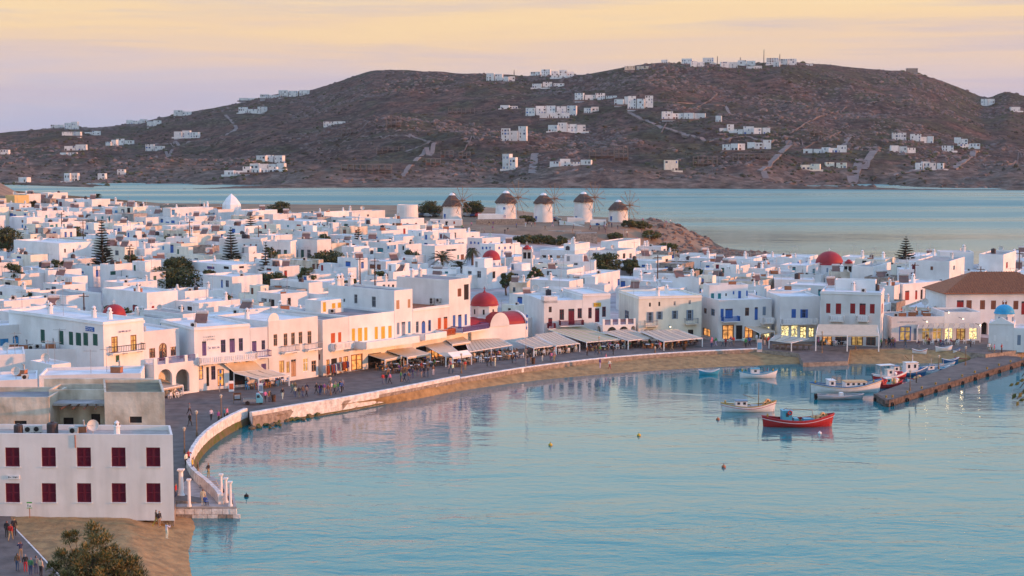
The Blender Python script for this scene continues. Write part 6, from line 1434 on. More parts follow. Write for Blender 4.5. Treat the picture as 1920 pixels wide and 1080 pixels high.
for v in [(448, 487, 181, 189, 2), (487, 524, 176, 185, 2), (522, 580, 169, 182, 3), (447, 500, 195, 208, 3), (325, 360, 206, 218, 2), (236, 275, 221, 233, 3), (275, 300, 223, 238, 2), (95, 120, 234, 241, 1), (120, 148, 228, 243, 2), (116, 152, 252, 262, 2), (158, 186, 245, 252, 2), (198, 218, 260, 274, 2), (218, 248, 257, 272, 2),
          (326, 372, 245, 258, 3), (120, 162, 272, 284, 2), (140, 205, 284, 292, 3), (112, 142, 292, 298, 2), (272, 307, 276, 290, 2), (119, 146, 322, 342, 2), (220, 235, 310, 320, 1), (182, 198, 330, 342, 1), (34, 53, 333, 342, 1), (0, 18, 281, 290, 1),
          (606, 645, 222, 237, 2), (912, 944, 137, 152, 2), (944, 967, 140, 153, 2), (998, 1058, 149, 163, 3), (995, 1015, 133, 141, 1), (1015, 1034, 130, 142, 1), (1034, 1078, 126, 146, 3), (1078, 1156, 174, 188, 4), (1152, 1190, 182, 198, 2), (1178, 1226, 181, 207, 3), (938, 972, 196, 204, 2), (986, 1082, 195, 218, 5), (1012, 1070, 208, 222, 3),
          (1028, 1100, 230, 247, 4), (1095, 1125, 203, 216, 2), (940, 988, 239, 267, 3), (942, 968, 288, 318, 2), (1031, 1108, 293, 310, 4), (1242, 1322, 206, 225, 4), (1342, 1354, 218, 230, 1), (1350, 1378, 233, 250, 2), (1374, 1414, 236, 252, 2), (1414, 1447, 239, 252, 2), (1356, 1400, 264, 282, 3), (1402, 1446, 261, 280, 3), (1247, 1275, 300, 320, 1, CREAM),
          (1510, 1560, 276, 288, 3), (1555, 1588, 272, 288, 2), (1503, 1538, 307, 322, 2, CREAM), (1550, 1587, 302, 318, 2, CREAM), (1674, 1700, 250, 264, 1), (1708, 1728, 252, 266, 1), (1726, 1751, 255, 269, 2), (1672, 1718, 273, 288, 3), (1790, 1815, 258, 272, 2), (1768, 1790, 274, 284, 1), (1800, 1838, 268, 280, 2), (1718, 1745, 302, 318, 2), (1744, 1772, 300, 318, 2), (1840, 1866, 183, 198, 2), (1896, 1915, 202, 210, 1),
          (1240, 1252, 112, 119, 1), (1278, 1300, 110, 120, 1), (1296, 1322, 112, 126, 2), (1318, 1340, 105, 116, 1), (1352, 1384, 115, 128, 2), (1384, 1418, 112, 124, 2), (1400, 1430, 122, 130, 2), (1438, 1462, 110, 122, 1), (1460, 1494, 110, 123, 2), (1512, 1526, 120, 124, 1), (1172, 1216, 122, 132, 2, STAIN), (1700, 1724, 128, 139, 1, STONE), (1450, 1462, 116, 126, 1)]: villa(*v)
# terraced hotel stepping down the slope
for k, (x0, x1, yt, yb, n) in enumerate(((498, 530, 290, 305, 2), (480, 500, 292, 304, 1), (468, 536, 302, 316, 4), (455, 536, 312, 324, 5), (420, 460, 320, 328, 2))): villa(x0, x1, yt, yb, n, None, 'house', 'white terraced hillside hotel, ' + ('top wing with blue balconies', 'small top wing', 'second tier', 'wide third tier', 'low outer tier')[k] + ' above the far shore')
describe([(r, px, py, {WHITE: 'white', CREAM: 'cream', STAIN: 'brown stone', STONE: 'stone'}[m] + (' single block' if n == 1 else ' stepped' if n < 4 else ' long row') + ' villa on the far hill') for r, px, py, m, n in HILLH if not r.get('label')],
         [(465, 305, 'the terraced hillside hotel'), (960, 252, 'the cream villa block'), (1035, 205, 'the large villa complex'), (1615, 305, 'the straight pale track'), (1000, 305, 'the short straight road'), (1430, 115, 'the crest mast'), (1855, 190, 'the rocky end knoll'), (130, 240, 'the far crest end'), (436, 230, 'the winding grey track'), (1400, 260, 'the twin villa rows')], 'villa')
# planting round the villas
def yard():
    r, px, py, m, n = prn_.choice(HILLH); a = prn_.uniform(-1, 1); q = r.location; dx = a * 22; p = hill_px(px + dx * FPX / q.y, py + prn_.uniform(4, 22)); return (p.x, p.y, p.z + .3)
prn_ = random.Random(11)
rocks('scrub', 1500, yard, .8, 2.4, LEAF, 'dark garden planting round the far hill villas', 'planting')
# concrete frames of unfinished houses
FR = [(640, 734, 308, 322, 8), (706, 758, 275, 286, 5), (724, 752, 216, 240, 3), (840, 890, 202, 214, 6), (818, 872, 238, 251, 5), (1152, 1178, 273, 302, 3), (798, 826, 295, 308, 3, BRICKM), (826, 850, 283, 296, 3, BRICKM), (860, 882, 281, 294, 3, BRICKM), (1300, 1346, 292, 312, 5), (1374, 1446, 288, 300, 7), (1518, 1544, 236, 254, 3), (640, 666, 240, 254, 3), (58, 80, 250, 262, 3), (1105, 1152, 278, 298, 4)]
fri = []
for v in FR:
    x0, x1, yt, yb, n = v[:5]; fill = v[5] if len(v) > 5 else None; px = (x0 + x1) / 2; p = hill_px(px, yb); D = p.y; s = FPX / D; W = (x1 - x0) / s; H_ = (yb - yt) / s; z0 = p.z - 2; root = thing('concrete_frame', (p.x, D, z0), None, 'unfinished house', 'unfinished concrete frames on the far hill'); fl = max(1, round(H_ / 3.6)); dp = 6
    mb = MB()
    for f in range(fl + 1): mb.box((-W / 2, 0, 2 + H_ * f / fl - .35), (W / 2, dp, 2 + H_ * f / fl))
    mb.build('slab', CONC, root)
    for i in range(n + 1):
        for y in (0.02, dp - .52): mb = MB(); x = -W / 2 + (W - .5) * i / n; mb.box((x, y, 0), (x + .5, y + .5, 1.64 + H_)); mb.build('column', CONC, root)
    mb = MB(); mb.box((-W / 2 + .1, dp - .5 - .3, 0), (W / 2 - .1, dp - .53, 1.6 + H_ * .3)); mb.build('back_wall', fill or HROCK, root)
    if fill:
        mb = MB()
        for i in range(n):
            if i != 1: mb.box((-W / 2 + (W - .5) * i / n + .52, .1, 0), (-W / 2 + (W - .5) * (i + 1) / n - .02, .3, 1.6 + H_ * .45))
        mb.build('block_wall', fill, root)
    fri.append((root, px, yt, 'unfinished ' + ('red block' if fill else 'grey concrete') + ' house frame on the far hill'))
describe(fri, [(465, 305, 'the terraced hillside hotel'), (960, 252, 'the cream villa block'), (764, 316, 'the curving pale track'), (1400, 270, 'the twin villa rows'), (130, 240, 'the far crest end'), (1080, 300, 'the long low villa')], 'frame')
# masts on the crest
for k, (px, yb, yt, lab) in enumerate(((1432, 120, 90, 'tall lattice mast on the hill crest'), (1388, 118, 104, 'short antenna mast on the hill crest between the villas'), (1345, 120, 102, 'slim pole on the hill crest above the boulders'), (1462, 115, 98, 'thin pole right of the tall lattice mast'), (964, 140, 128, 'thin pole beside the crest villas'))):
    p = hill_px(px, yb + 2); s = FPX / p.y; h = (yb - yt) / s; c = thing('mast', tuple(p - Vector((0, 0, 1))), lab, 'mast'); mb = MB()
    for dx, dy in ((-.7, 0), (.7, 0), (0, 1.0)): mb.tube([(dx, dy, 0), (dx * .2, dy * .2, h)], .16, 4)
    for i in range(7): z = h * i / 7; mb.tube([(-.7, 0, z), (.7, 0, z + h / 7)], .08, 4)
    mb.build('lattice', IRON, c); mb = MB(); mb.lathe([(0, 0), (.8, .0), (.8, .35), (0, .4)], 8, 0, (0, -.3, h * .72)); mb.build('dish', METAL, c)
# utility poles in the town
for k, (px, yt, h, lab) in enumerate(((115, 398, 8.5, 'dark wooden pole beside the teal shuttered house'), (155, 414, 8, 'leaning wooden pole below the teal shuttered house'), (242, 461, 9, 'rusty wooden pole near the tallest conifer'), (153, 549, 9, 'wooden pole with insulators before the flat red dome'), (355, 413, 9, 'dark pole left of the slim conifer'), (674, 481, 9, 'wooden pole right of the dark round bush'), (702, 484, 9, 'second wooden pole right of the dark round bush'),
        (1234, 478, 9, 'tall thin pole right of the broad green tree'), (1718, 492, 9, 'dark pole below the lone conifer'), (1914, 470, 10, 'dark pole above the town hall roof'), (1842, 500, 8, 'short dark pole behind the town hall ridge'), (484, 423, 8, 'reddish pole by the airy conifer'))):
    D = solve_d(px, yt, h + 1.0); x = (px - 960) / FPX * D; z = gz(x, D); H_ = zof(px, yt, D) - z; c = thing('utility_pole', (x, D, z), lab, 'pole'); mb = MB(); mb.tube([(0, 0, -.5), (0, 0, H_)], .17, 7, 0, .11); mb.build('post', DARKWOOD, c); mb = MB(); mb.box((-.9, -.06, H_ - .7), (.9, .06, H_ - .55)); ar = mb.build('crossarm', DARKWOOD, c)
    for x in (-.8, -.3, .3, .8): mb = MB(); mb.lathe([(.06, 0), (.08, .1), (.05, .2), (0, .22)], 6, 0, (x, 0, H_ - .55)); mb.build('insulator', WHITE2, ar)
# ------------------------------------------------------------------ landing stage, columns, pier
def landing():
    a, b = at_z(331, 951, 1.15), at_z(443, 951, 1.15); c = thing('landing_stage', (a.x, a.y, -.8), 'stone landing stage with white columns beside the red-shuttered building', 'landing stage'); W = b.x - a.x; mb = MB()
    PT = [at_z(*q, 1.15) - Vector((a.x, a.y, 1.15)) for q in ((331, 951), (443, 951), (438, 927), (419, 909), (398, 893), (338, 893))]
    def prism(g, z0, z1):
        n = len(PT); ctr = sum(PT, Vector()) / n; Q = [ctr + (q - ctr) * g for q in PT]; mb.add([(q.x, q.y, z0) for q in Q] + [(q.x, q.y, z1) for q in Q], [tuple(range(n - 1, -1, -1)), tuple(range(n, 2 * n))] + [(i, (i + 1) % n, (i + 1) % n + n, i + n) for i in range(n)])
    prism(.985, 0, 1.82); mb.build('core', STONE, c); mb = MB(); prism(1.01, 1.823, 2.02); mb.build('coping', GREYWALL, c); rn = random.Random(3); LM.append((385, 940, 'the landing stage'))
    ms = []
    for k in range(3): q = MB(); q.box((-.5, 0, 0), (.5, .3, .55)); me = q.mesh('stone', LIMED if k else STONE); ms.append(me)
    for r in range(3):
        x = -.1 - (r % 2) * .35
        while x < W:
            w = rn.uniform(.6, 1.15); o = obj('stone', ms[rn.choice((0, 1, 2)) if r < 2 else rn.choice((1, 2))], c, (x + w / 2, -.16 + rn.uniform(-.04, .03) - (.12 if r == 0 else 0), .02 + r * .6)); o.scale = (w * .96, 1, 1.04); x += w
    for k in range(4): q = MB(); q.box((.6, 9.0 + k * .5, 1.75), (W - 3.4 - .22 * k, 9.0 + (k + 1) * .5 - .003, 2.1 + .12 * k)); q.build('step', GREYWALL, c)
landing()
P_ = [at_z(*q, 1.62) for q in ((24, 986), (70, 1034), (116, 1084), (122, 1120))]; mb = MB()
for q0, q1 in zip(P_, P_[1:]):
    e_ = (q1 - q0).normalized(); n_ = Vector((-e_.y, e_.x, 0)) * .07; mb.add([q0 - n_, q1 - n_, q1 + n_, q0 + n_] + [v - Vector((0, 0, .5)) for v in (q0 - n_, q1 - n_, q1 + n_, q0 + n_)] , ((3, 2, 1, 0), (0, 1, 5, 4), (2, 3, 7, 6), (1, 2, 6, 5), (3, 0, 4, 7)))
tag(mb.build('path_kerb', LIMED), kind='structure')
for k, (px, yb, hh, lab) in enumerate(((340, 930, 2.9, 'thick white column against the building corner on the landing stage'), (355, 950, 2.9, 'slender white column at the front of the landing stage'), (415, 934, 2.6, 'first of three white columns along the sea edge of the landing stage'), (424, 942, 2.6, 'second of three white columns along the sea edge of the landing stage'), (432, 949, 2.6, 'third of three white columns along the sea edge of the landing stage'))):
    p = at_z(px, yb, 1.22); c = thing('column', tuple(p), lab, 'column', 'columns of the landing stage'); mb = MB(); r = .27 if k == 0 else .17
    mb.lathe([(r * 1.5, 0), (r * 1.5, .12), (r * 1.15, .25), (r, .35), (r * .86, hh - .25)], 14); mb.build('shaft', WHITE, c, True); mb = MB(); mb.box((-r * 1.3, -r * 1.3, hh - .1), (r * 1.3, r * 1.3, hh + .06)); mb.lathe([(r * .86, hh - .25), (r * 1.25, hh - .1)], 14); mb.build('capital', WHITE2, c)
def pier():
    T = [at_z(*p, .95) for p in ((1850, 663), (1641, 738), (1663, 751), (1930, 671))]; c = thing('pier', (T[1].x, T[1].y, -.6), 'long dark stone pier running from the chapel into the harbour', 'pier'); o = Vector((T[1].x, T[1].y, -.6)); mb = MB(); LM.append((1760, 705, 'the stone pier'))
    v = [p - o for p in T] + [Vector((p.x, p.y, -1.5)) - o for p in T]; mb.add(v, ((0, 1, 2, 3), (0, 4, 5, 1), (1, 5, 6, 2), (2, 6, 7, 3))); mb.build('deck', PAVE, c); rn = random.Random(9); PB = mat('pier_stone', (.15, .115, .10), .95, .25, 1.5, .8, col2=(.06, .046, .042))
    for (a, b) in ((T[1], T[2]), (T[2], T[3])):
        L = (b - a).length; e = (b - a) / L; x = 0; ang = math.atan2(e.y, e.x); q = MB(); q.box((0, -.25, 0), (1, .3, 1)); me = q.mesh('stone', PB)
        for row, (z0, h) in enumerate(((-.7, .72), (.05, .46), (.53, .44))):
            x = rn.uniform(-.4, 0)
            while x < L - .3:
                w = rn.uniform(.8, 1.5); p = a + e * max(0, x); st = obj('stone', me, c, (p.x - o.x, p.y - o.y, z0 - o.z), ang); st.location += Vector((e.y, -e.x, 0)) * rn.uniform(-.02, .08); st.scale = (w * .97, 1, h); x += w
        n = int(L / 5)
        for i in range(n):
            p = a + e * (L * (i + .6) / n); q = MB(); q.lathe([(.15, 0), (.12, .22), (.19, .27), (.19, .34), (0, .37)], 10); bo = q.build('bollard', mat('bollard_paint', (.42, .28, .07), .7, .2, 3), c, True); bo.location = p - o + Vector((-e.y, e.x, 0)) * .6
            q = MB(); q.lathe([(.3, -.1), (.42, -.1), (.46, 0), (.42, .1), (.3, .1), (.3, -.1)], 12); M = Matrix.Rotation(ang, 4, 'Z') @ Matrix.Rotation(pi / 2, 4, 'X'); q.v = [tuple(M @ Vector(t)) for t in q.v]; ty = q.build('tyre', DARK, c); p = a + e * (L * (i + .2) / n); ty.location = p - o + Vector((e.y, -e.x, 0)) * .42 - Vector((0, 0, .8))
pier()
# street lamps along the quay
def lamp(px, yb, hpx, label, lit=False):
    p = at_z(px, yb, 1.6); s = FPX / p.y; h = hpx / s; c = thing('street_lamp', tuple(p), label, 'street lamp', 'street lamps of the promenade'); mb = MB(); mb.lathe([(.14, 0), (.14, .4), (.07, .55), (.06, h - .45)], 8); mb.build('post', WOOD, c); mb = MB(); mb.lathe([(.09, h - .45), (.2, h - .1), (.24, h - .08), (.05, h + .06), (0, h + .1)], 6); mb.build('lantern', LAMPM if lit else CANVAS, c)
for px, yb, hp, lab in ((346, 850, 50, 'street lamp nearest the red-shuttered building'), (369, 817, 48, 'second street lamp along the curved sea wall'), (415, 787, 48, 'third street lamp near the gap in the sea wall'), (620, 741, 34, 'pair post lamp by the long low sea wall'), (752, 715, 48, 'street lamp before the yellow-shuttered building'), (865, 700, 38, 'street lamp in front of the slatted pergola'), (1123, 662, 32, 'street lamp below the burgundy doors'), (1228, 662, 12, 'short marker post on the promenade'), (1604, 655, 40, 'street lamp before the red-shuttered cafe'), (1541, 662, 42, 'lamp post on the little quay'), (1706, 733, 40, 'pink lamp post on the pier'), (1810, 685, 36, 'lamp post on the pier near the chapel'), (1760, 692, 26, 'short lamp post halfway along the pier')): lamp(px, yb, hp, lab)
for k, (px, py) in enumerate(((1738, 603), (1806, 598), (1838, 610), (1779, 586), (1257, 613))):
    p = at_d(px, py, 293 if k < 3 else 297); c = thing('wall_lamp', tuple(p), 'lit round wall lamp ' + ('over the big lit shop window', 'over the bright lit shop row', 'at the corner of the bright shops', 'on the step of the shop roof', 'under the cream mansion')[k], 'lamp'); mb = MB(); mb.lathe([(0, -.13), (.1, -.08), (.14, 0), (.1, .08), (0, .13)], 10); mb.build('globe', LAMPM, c, True); ld = bpy.data.lights.new('lamp_light', 'POINT'); ld.energy = 30; ld.specular_factor = .1; ld.color = (1, .72, .36); ld.shadow_soft_size = .15; obj('lamp_light', ld, c, (0, -.25, 0)); mb = MB(); mb.box((-.04, .1, -.04), (.04, 3.0, .04)); mb.build('bracket', IRON, c)

# ------------------------------------------------------------------ people
SHIRT, TROU, SKIN, HAIR = tinted('cloth_top', 'top_colour'), tinted('cloth_legs', 'leg_colour'), tinted('skin', 'skin_colour', .6), tinted('hair', 'hair_colour', .7)
def person_mesh(pose):
    J = dict(p=(0, 0, .96), w=(0, 0, 1.12), c=(0, 0, 1.34), n=(0, 0, 1.49), h=(0, -.015, 1.60), t=(0, -.01, 1.70), sl=(-.18, 0, 1.40), el=(-.25, .02, 1.12), hl=(-.26, -.06, .88), fl=(-.26, -.1, .78), sr=(.18, 0, 1.40), er=(.25, .02, 1.12), hr=(.26, -.06, .88), fr=(.26, -.1, .78),
             jl=(-.095, 0, .90), kl=(-.105, -.02, .50), al=(-.11, .03, .09), ol=(-.12, -.14, .04), jr=(.095, 0, .90), kr=(.105, -.02, .50), ar=(.11, .03, .09), o_r=(.12, -.14, .04))
    if pose == 'walk': J.update(kl=(-.10, -.2, .53), al=(-.11, -.30, .12), ol=(-.12, -.46, .09), kr=(.10, .10, .50), ar=(.11, .36, .14), o_r=(.12, .25, .05), el=(-.24, .12, 1.13), hl=(-.24, .12, .90), fl=(-.24, .08, .81), er=(.24, -.08, 1.13), hr=(.23, -.26, .96), fr=(.23, -.33, .90))
    if pose == 'photo': J.update(el=(-.27, -.2, 1.22), hl=(-.12, -.34, 1.42), fl=(-.06, -.38, 1.48), er=(.27, -.2, 1.22), hr=(.12, -.34, 1.42), fr=(.06, -.38, 1.48))
    if pose == 'hips': J.update(el=(-.38, .08, 1.16), hl=(-.19, -.06, 1.02), fl=(-.12, -.08, 1.0), er=(.38, .08, 1.16), hr=(.19, -.06, 1.02), fr=(.12, -.08, 1.0), jl=(-.1, 0, .9), kl=(-.14, -.02, .5), al=(-.18, .03, .09), ol=(-.2, -.14, .04), kr=(.14, -.02, .5), ar=(.18, .03, .09), o_r=(.2, -.14, .04))
    if pose == 'sit':
        d = .46
        for k in list(J): J[k] = (J[k][0], J[k][1], J[k][2] - d)
        J.update(kl=(-.12, -.44, .50), al=(-.12, -.42, .09), ol=(-.12, -.58, .04), kr=(.12, -.44, .50), ar=(.12, -.42, .09), o_r=(.12, -.58, .04), jl=(-.1, -.02, .50), jr=(.1, -.02, .50), el=(-.25, -.06, .70), hl=(-.18, -.30, .66), fl=(-.14, -.38, .66), er=(.25, -.06, .70), hr=(.18, -.30, .66), fr=(.14, -.38, .66))
    R = dict(p=.15, w=.135, c=.155, n=.055, h=.095, t=.075, sl=.075, el=.05, hl=.036, fl=.03, sr=.075, er=.05, hr=.036, fr=.03, jl=.095, kl=.066, al=.045, ol=.04, jr=.095, kr=.066, ar=.045, o_r=.04)
    E = 'p-w w-c c-n n-h h-t c-sl sl-el el-hl hl-fl c-sr sr-er er-hr hr-fr p-jl jl-kl kl-al al-ol p-jr jr-kr kr-ar ar-o_r'.split(); ks_ = list(J); me = bpy.data.meshes.new('person_' + pose); me.from_pydata([J[k] for k in ks_], [tuple(ks_.index(q) for q in e.split('-')) for e in E], [])
    o = bpy.data.objects.new('person_source', me); COL.objects.link(o); mo = o.modifiers.new('skin', 'SKIN'); sk = me.skin_vertices[0].data
    for i, k in enumerate(ks_): sk[i].radius = (R[k], R[k] * (.72 if k in 'pwc' else 1.0)); sk[i].use_root = (k == 'p')
    ss = o.modifiers.new('sub', 'SUBSURF'); ss.levels = 1; ss.render_levels = 1
    dg = bpy.context.evaluated_depsgraph_get(); out = bpy.data.meshes.new_from_object(o.evaluated_get(dg)); out.name = 'person_' + pose; bpy.data.objects.remove(o)
    for m in (SHIRT, TROU, SKIN, HAIR): out.materials.append(m)
    b0 = J['p'][2]; hands = [Vector(J[k]) for k in ('hl', 'fl', 'hr', 'fr')]; hd = Vector(J['h']); nz = J['n'][2]
    for p in out.polygons:
        c = p.center; p.use_smooth = True
        if min((c - q).length for q in hands) < .085 and c.z < nz + .1 and (c - Vector(J['c'])).length > .2: m = 2
        elif c.z > nz - .02 and (c - hd).length < .25: m = 3 if (c.z > hd.z + .055 or c.y > hd.y + .035) else 2
        elif c.z > b0 + .02 or (pose != 'sit' and abs(c.x) > .17 and c.z > .7): m = 0
        elif pose == 'sit' and c.z > b0 + .02: m = 0
        elif c.z < .075: m = 3
        else: m = 1
        p.material_index = m
    return out
PM = {k: person_mesh(k) for k in ('stand', 'walk', 'photo', 'sit', 'hips')}
TOPS = {'black': (.02, .02, .025), 'white': (.7, .68, .66), 'red': (.42, .03, .03), 'blue': (.05, .12, .38), 'navy': (.025, .035, .10), 'grey': (.22, .22, .23), 'purple': (.20, .06, .24), 'pink': (.62, .18, .32), 'green': (.07, .28, .09), 'yellow': (.65, .47, .06), 'brown': (.16, .09, .05), 'teal': (.04, .28, .30), 'cream': (.58, .50, .38), 'orange': (.6, .2, .04)}
LEGS = {'dark': (.025, .025, .03), 'jeans': (.06, .09, .17), 'white': (.62, .6, .58), 'khaki': (.32, .25, .16), 'grey': (.16, .16, .17), 'red': (.45, .03, .05), 'mustard': (.48, .28, .04)}
PEOPLE = []
prn = random.Random(21)
def person(pose, loc, rz, top=None, legs=None, label=None, px=None, py=None, group='people on the promenade'):
    top = top or prn.choice(('black', 'black', 'navy', 'white', 'cream', 'red', 'blue', 'grey', 'grey', 'purple', 'pink', 'green', 'brown', 'black', 'brown', 'black', 'navy', 'grey')); legs = legs or prn.choice(('dark', 'dark', 'jeans', 'jeans', 'jeans', 'white', 'khaki', 'grey'))
    o = obj('person', PM[pose], None, loc, rz); s = prn.uniform(.95, 1.06); o.scale = (s, s, s); j = lambda c: [max(.01, v * prn.uniform(.8, 1.15)) for v in c]
    o['top_colour'] = j(TOPS[top]); o['leg_colour'] = j(LEGS[legs]); o['skin_colour'] = j((.42, .24, .16)); o['hair_colour'] = j(prn.choice(((.03, .02, .015), (.06, .035, .02), (.16, .10, .05), (.25, .24, .23)))); o['category'] = 'person'
    q = to_px((loc[0], loc[1], loc[2] + 1))
    if label: o['label'] = label
    else: PEOPLE.append((o, q[0], q[1], 'person in ' + top + ' top, ' + legs + ('' if legs == 'jeans' else ' trousers') + (', seated' if pose == 'sit' else ', walking' if pose == 'walk' else ', photographing' if pose == 'photo' else ', standing')))
    o['group'] = group
    return o
def pp(px, py, pose='stand', rz=None, top=None, legs=None, z=1.6, label=None, group='people on the promenade'):
    p = at_z(px, py, z); return person(pose, tuple(p), prn.uniform(0, 6.28) if rz is None else rz, top, legs, label, group=group)
# near path and beach
for a in ((33, 1071, 'stand', 3.0, 'brown', 'jeans'), (48, 1073, 'stand', 3.2, 'black', 'red'), (58, 1079, 'stand', 2.9, 'green', 'jeans'), (68, 1076, 'stand', 3.1, 'grey', 'jeans'), (77, 1081, 'stand', 2.6, 'cream', 'dark'), (39, 1048, 'photo', 3.6, 'navy', 'khaki'), (13, 1008, 'stand', 3.0, 'black', 'dark'), (20, 1014, 'walk', 3.1, 'red', 'khaki'), (27, 1005, 'stand', .4, 'black', 'dark')): pp(a[0], a[1], a[2], a[3], a[4], a[5], 1.6, group='people on the near path')
pp(299, 989, 'stand', 1.0, 'black', 'khaki', 1.4, 'person in black top standing on the sand by the building corner', 'people on the near beach'); pp(293, 988, 'walk', 2.0, 'brown', 'mustard', 1.4, 'person in mustard trousers bending on the sand by the building corner', 'people on the near beach'); pp(313, 1011, 'photo', 2.4, 'white', 'white', 1.1, 'person all in white standing near the waterline', 'people on the near beach')
# landing stage and wall
for a in ((330, 934, 'stand', 1.5, 'red', 'jeans'), (381, 948, 'stand', 3.1, 'cream', 'white'), (349, 874, 'stand', 1.0, 'white', 'dark'), (361, 886, 'stand', 1.6, 'yellow', 'jeans'), (354, 870, 'photo', .8, 'red', 'dark'), (371, 894, 'stand', 2.0, 'brown', 'khaki'), (356, 800, 'walk', 2.8, 'black', 'dark'), (396, 789, 'walk', .4, 'white', 'dark'), (410, 792, 'stand', 1.0, 'purple', 'dark'), (421, 788, 'stand', 2.0, 'teal', 'dark'), (426, 786, 'stand', 1.2, 'pink', 'dark'), (355, 778, 'walk', 2.2, 'grey', 'dark')): pp(*a[:6], z=1.6 if a[1] < 900 else 1.22)
pp(391, 896, 'hips', 1.2, 'black', 'khaki', 2.3, 'person in black with hands on hips standing on the sea wall'); pp(417, 931, 'sit', 1.6, 'black', 'red', 1.22, 'person in black and red seated by the sea edge columns'); pp(428, 946, 'sit', 1.9, 'navy', 'dark', 1.22, 'person in navy seated at the end of the landing stage'); pp(385, 950, 'sit', 2.9, 'blue', 'dark', 1.22, 'person in blue seated on the landing stage front edge')
# strollers
rn7 = random.Random(5)
def stroll(n, x0, x1, line, sp):
    for _ in range(n):
        px = rn7.uniform(x0, x1); py = interp(line, px) - abs(rn7.gauss(0, sp)); g = rn7.choice((1, 1, 2, 2, 3)); d = rn7.choice((.8, -2.3))
        for i in range(g): pp(px + i * 7 + rn7.uniform(-1, 1), py + rn7.uniform(-1.5, 1.5), rn7.choice(('walk', 'walk', 'stand')), d + rn7.uniform(-.5, .5))
LINE = [(430, 752), (480, 760), (560, 748), (650, 735), (760, 716), (860, 698), (980, 683), (1100, 670), (1310, 654), (1420, 650), (1500, 655), (1660, 652), (1840, 655)]
stroll(14, 505, 700, LINE, 7); stroll(9, 700, 880, LINE, 4); stroll(8, 880, 1130, LINE, 4); stroll(4, 1140, 1320, LINE, 3); stroll(13, 1330, 1440, LINE, 4); stroll(6, 1650, 1700, LINE, 5); stroll(5, 1720, 1850, LINE, 6); stroll(3, 450, 560, LINE, 5)
for a in ((1125, 691, 'stand', 2.0, 'purple', 'white'), (1136, 681, 'walk', 2.0, 'pink', 'dark'), (1143, 693, 'walk', 1.0, 'white', 'red')): pp(*a[:6], z=.7, group='people on the beach')
for a in ((1859, 661, 'stand', 2, 'cream', 'grey'), (1864, 662, 'stand', 1, 'pink', 'khaki'), (1878, 662, 'hips', 1, 'red', 'dark'), (1854, 660, 'stand', 0, 'white', 'grey'), (1718, 718, 'stand', 1, 'navy', 'dark')): pp(*a[:6], z=1.5)
# people on the mill hill
for k in range(46):
    if k < 22: px, d = rn7.uniform(860, 1090), rn7.uniform(512, 538)
    elif k < 40: px, d = rn7.gauss(1155, 18), rn7.uniform(520, 540)
    else: px, d = rn7.uniform(1195, 1262), rn7.uniform(555, 575)
    x = (px - 960) / FPX * d; person(rn7.choice(('stand', 'walk', 'stand')), (x, d, gz(x, d) - .1), rn7.uniform(0, 6.28), group='people on the mill hill')

# ------------------------------------------------------------------ cafe furniture
def chair_mesh(m):
    mb = MB()
    for x in (-.2, .2):
        for y in (-.2, .2): mb.box((x - .025, y - .025, 0), (x + .025, y + .025, .45 if y < 0 else .9))
    mb.box((-.24, -.24, .45), (.24, .24, .5)); mb.box((-.24, .19, .55), (.24, .23, .62)); mb.box((-.24, .19, .75), (.24, .23, .9)); mb.box((-.22, .2, .62), (-.1, .22, .75)); mb.box((.1, .2, .62), (.22, .22, .75)); return mb.mesh('chair', m)
CH = [('wooden', chair_mesh(mat('chair_wood', (.45, .22, .09), .7, .15, 3))), ('white', chair_mesh(WHITE2)), ('blue', chair_mesh(SHUT['lightblue'])), ('dark', chair_mesh(DARKWOOD))]
tb = MB(); tb.box((-.42, -.42, .70), (.42, .42, .75), 0); tb.box((-.04, -.04, .05), (.04, .04, .70), 1); tb.box((-.25, -.25, 0), (.25, .25, .05), 1); TABLE = tb.mesh('table', [WHITE2, IRON]); tb = MB(); tb.box((-.42, -.42, .70), (.42, .42, .75), 0); tb.box((-.04, -.04, .05), (.04, .04, .70), 1); tb.box((-.25, -.25, 0), (.25, .25, .05), 1); TABLEW = tb.mesh('table', [mat('table_wood', (.38, .2, .09), .6, .15, 3), IRON])
FURN = []
def zone(P, nu, nv, kinds, where, occ=.7):
    Q = [at_z(*p, 1.6) for p in P]
    for i in range(nu):
        for j in range(nv):
            u, v = (i + .5) / nu + rn7.uniform(-.15, .15) / nu, (j + .5) / nv + rn7.uniform(-.15, .15) / nv; p = (Q[0].lerp(Q[1], u)).lerp(Q[3].lerp(Q[2], u), v); t = obj('cafe_table', rn7.choice((TABLE, TABLEW)), None, tuple(p), rn7.uniform(0, 1.5)); tag(t, None, 'table', 'cafe tables ' + where); FURN.append((t, *to_px(p), 'small square ' + ('wooden' if t.data == TABLEW else 'white') + ' cafe table')); a0 = rn7.uniform(0, 6.28); k = rn7.choice((2, 3, 3))
            nm, me = CH[rn7.choice(kinds)]
            for c in range(k):
                a = a0 + 2 * pi * c / k; r = .78; q = (p.x + r * cos(a), p.y + r * sin(a), 1.6); o = obj('cafe_chair', me, None, q, a - pi / 2); tag(o, None, 'chair', nm + ' cafe chairs ' + where); FURN.append((o, *to_px(q), nm + ' slatted cafe chair'))
                if rn7.random() < occ: person('sit', (q[0], q[1], 1.6), a - pi / 2, group='people seated at the cafes')
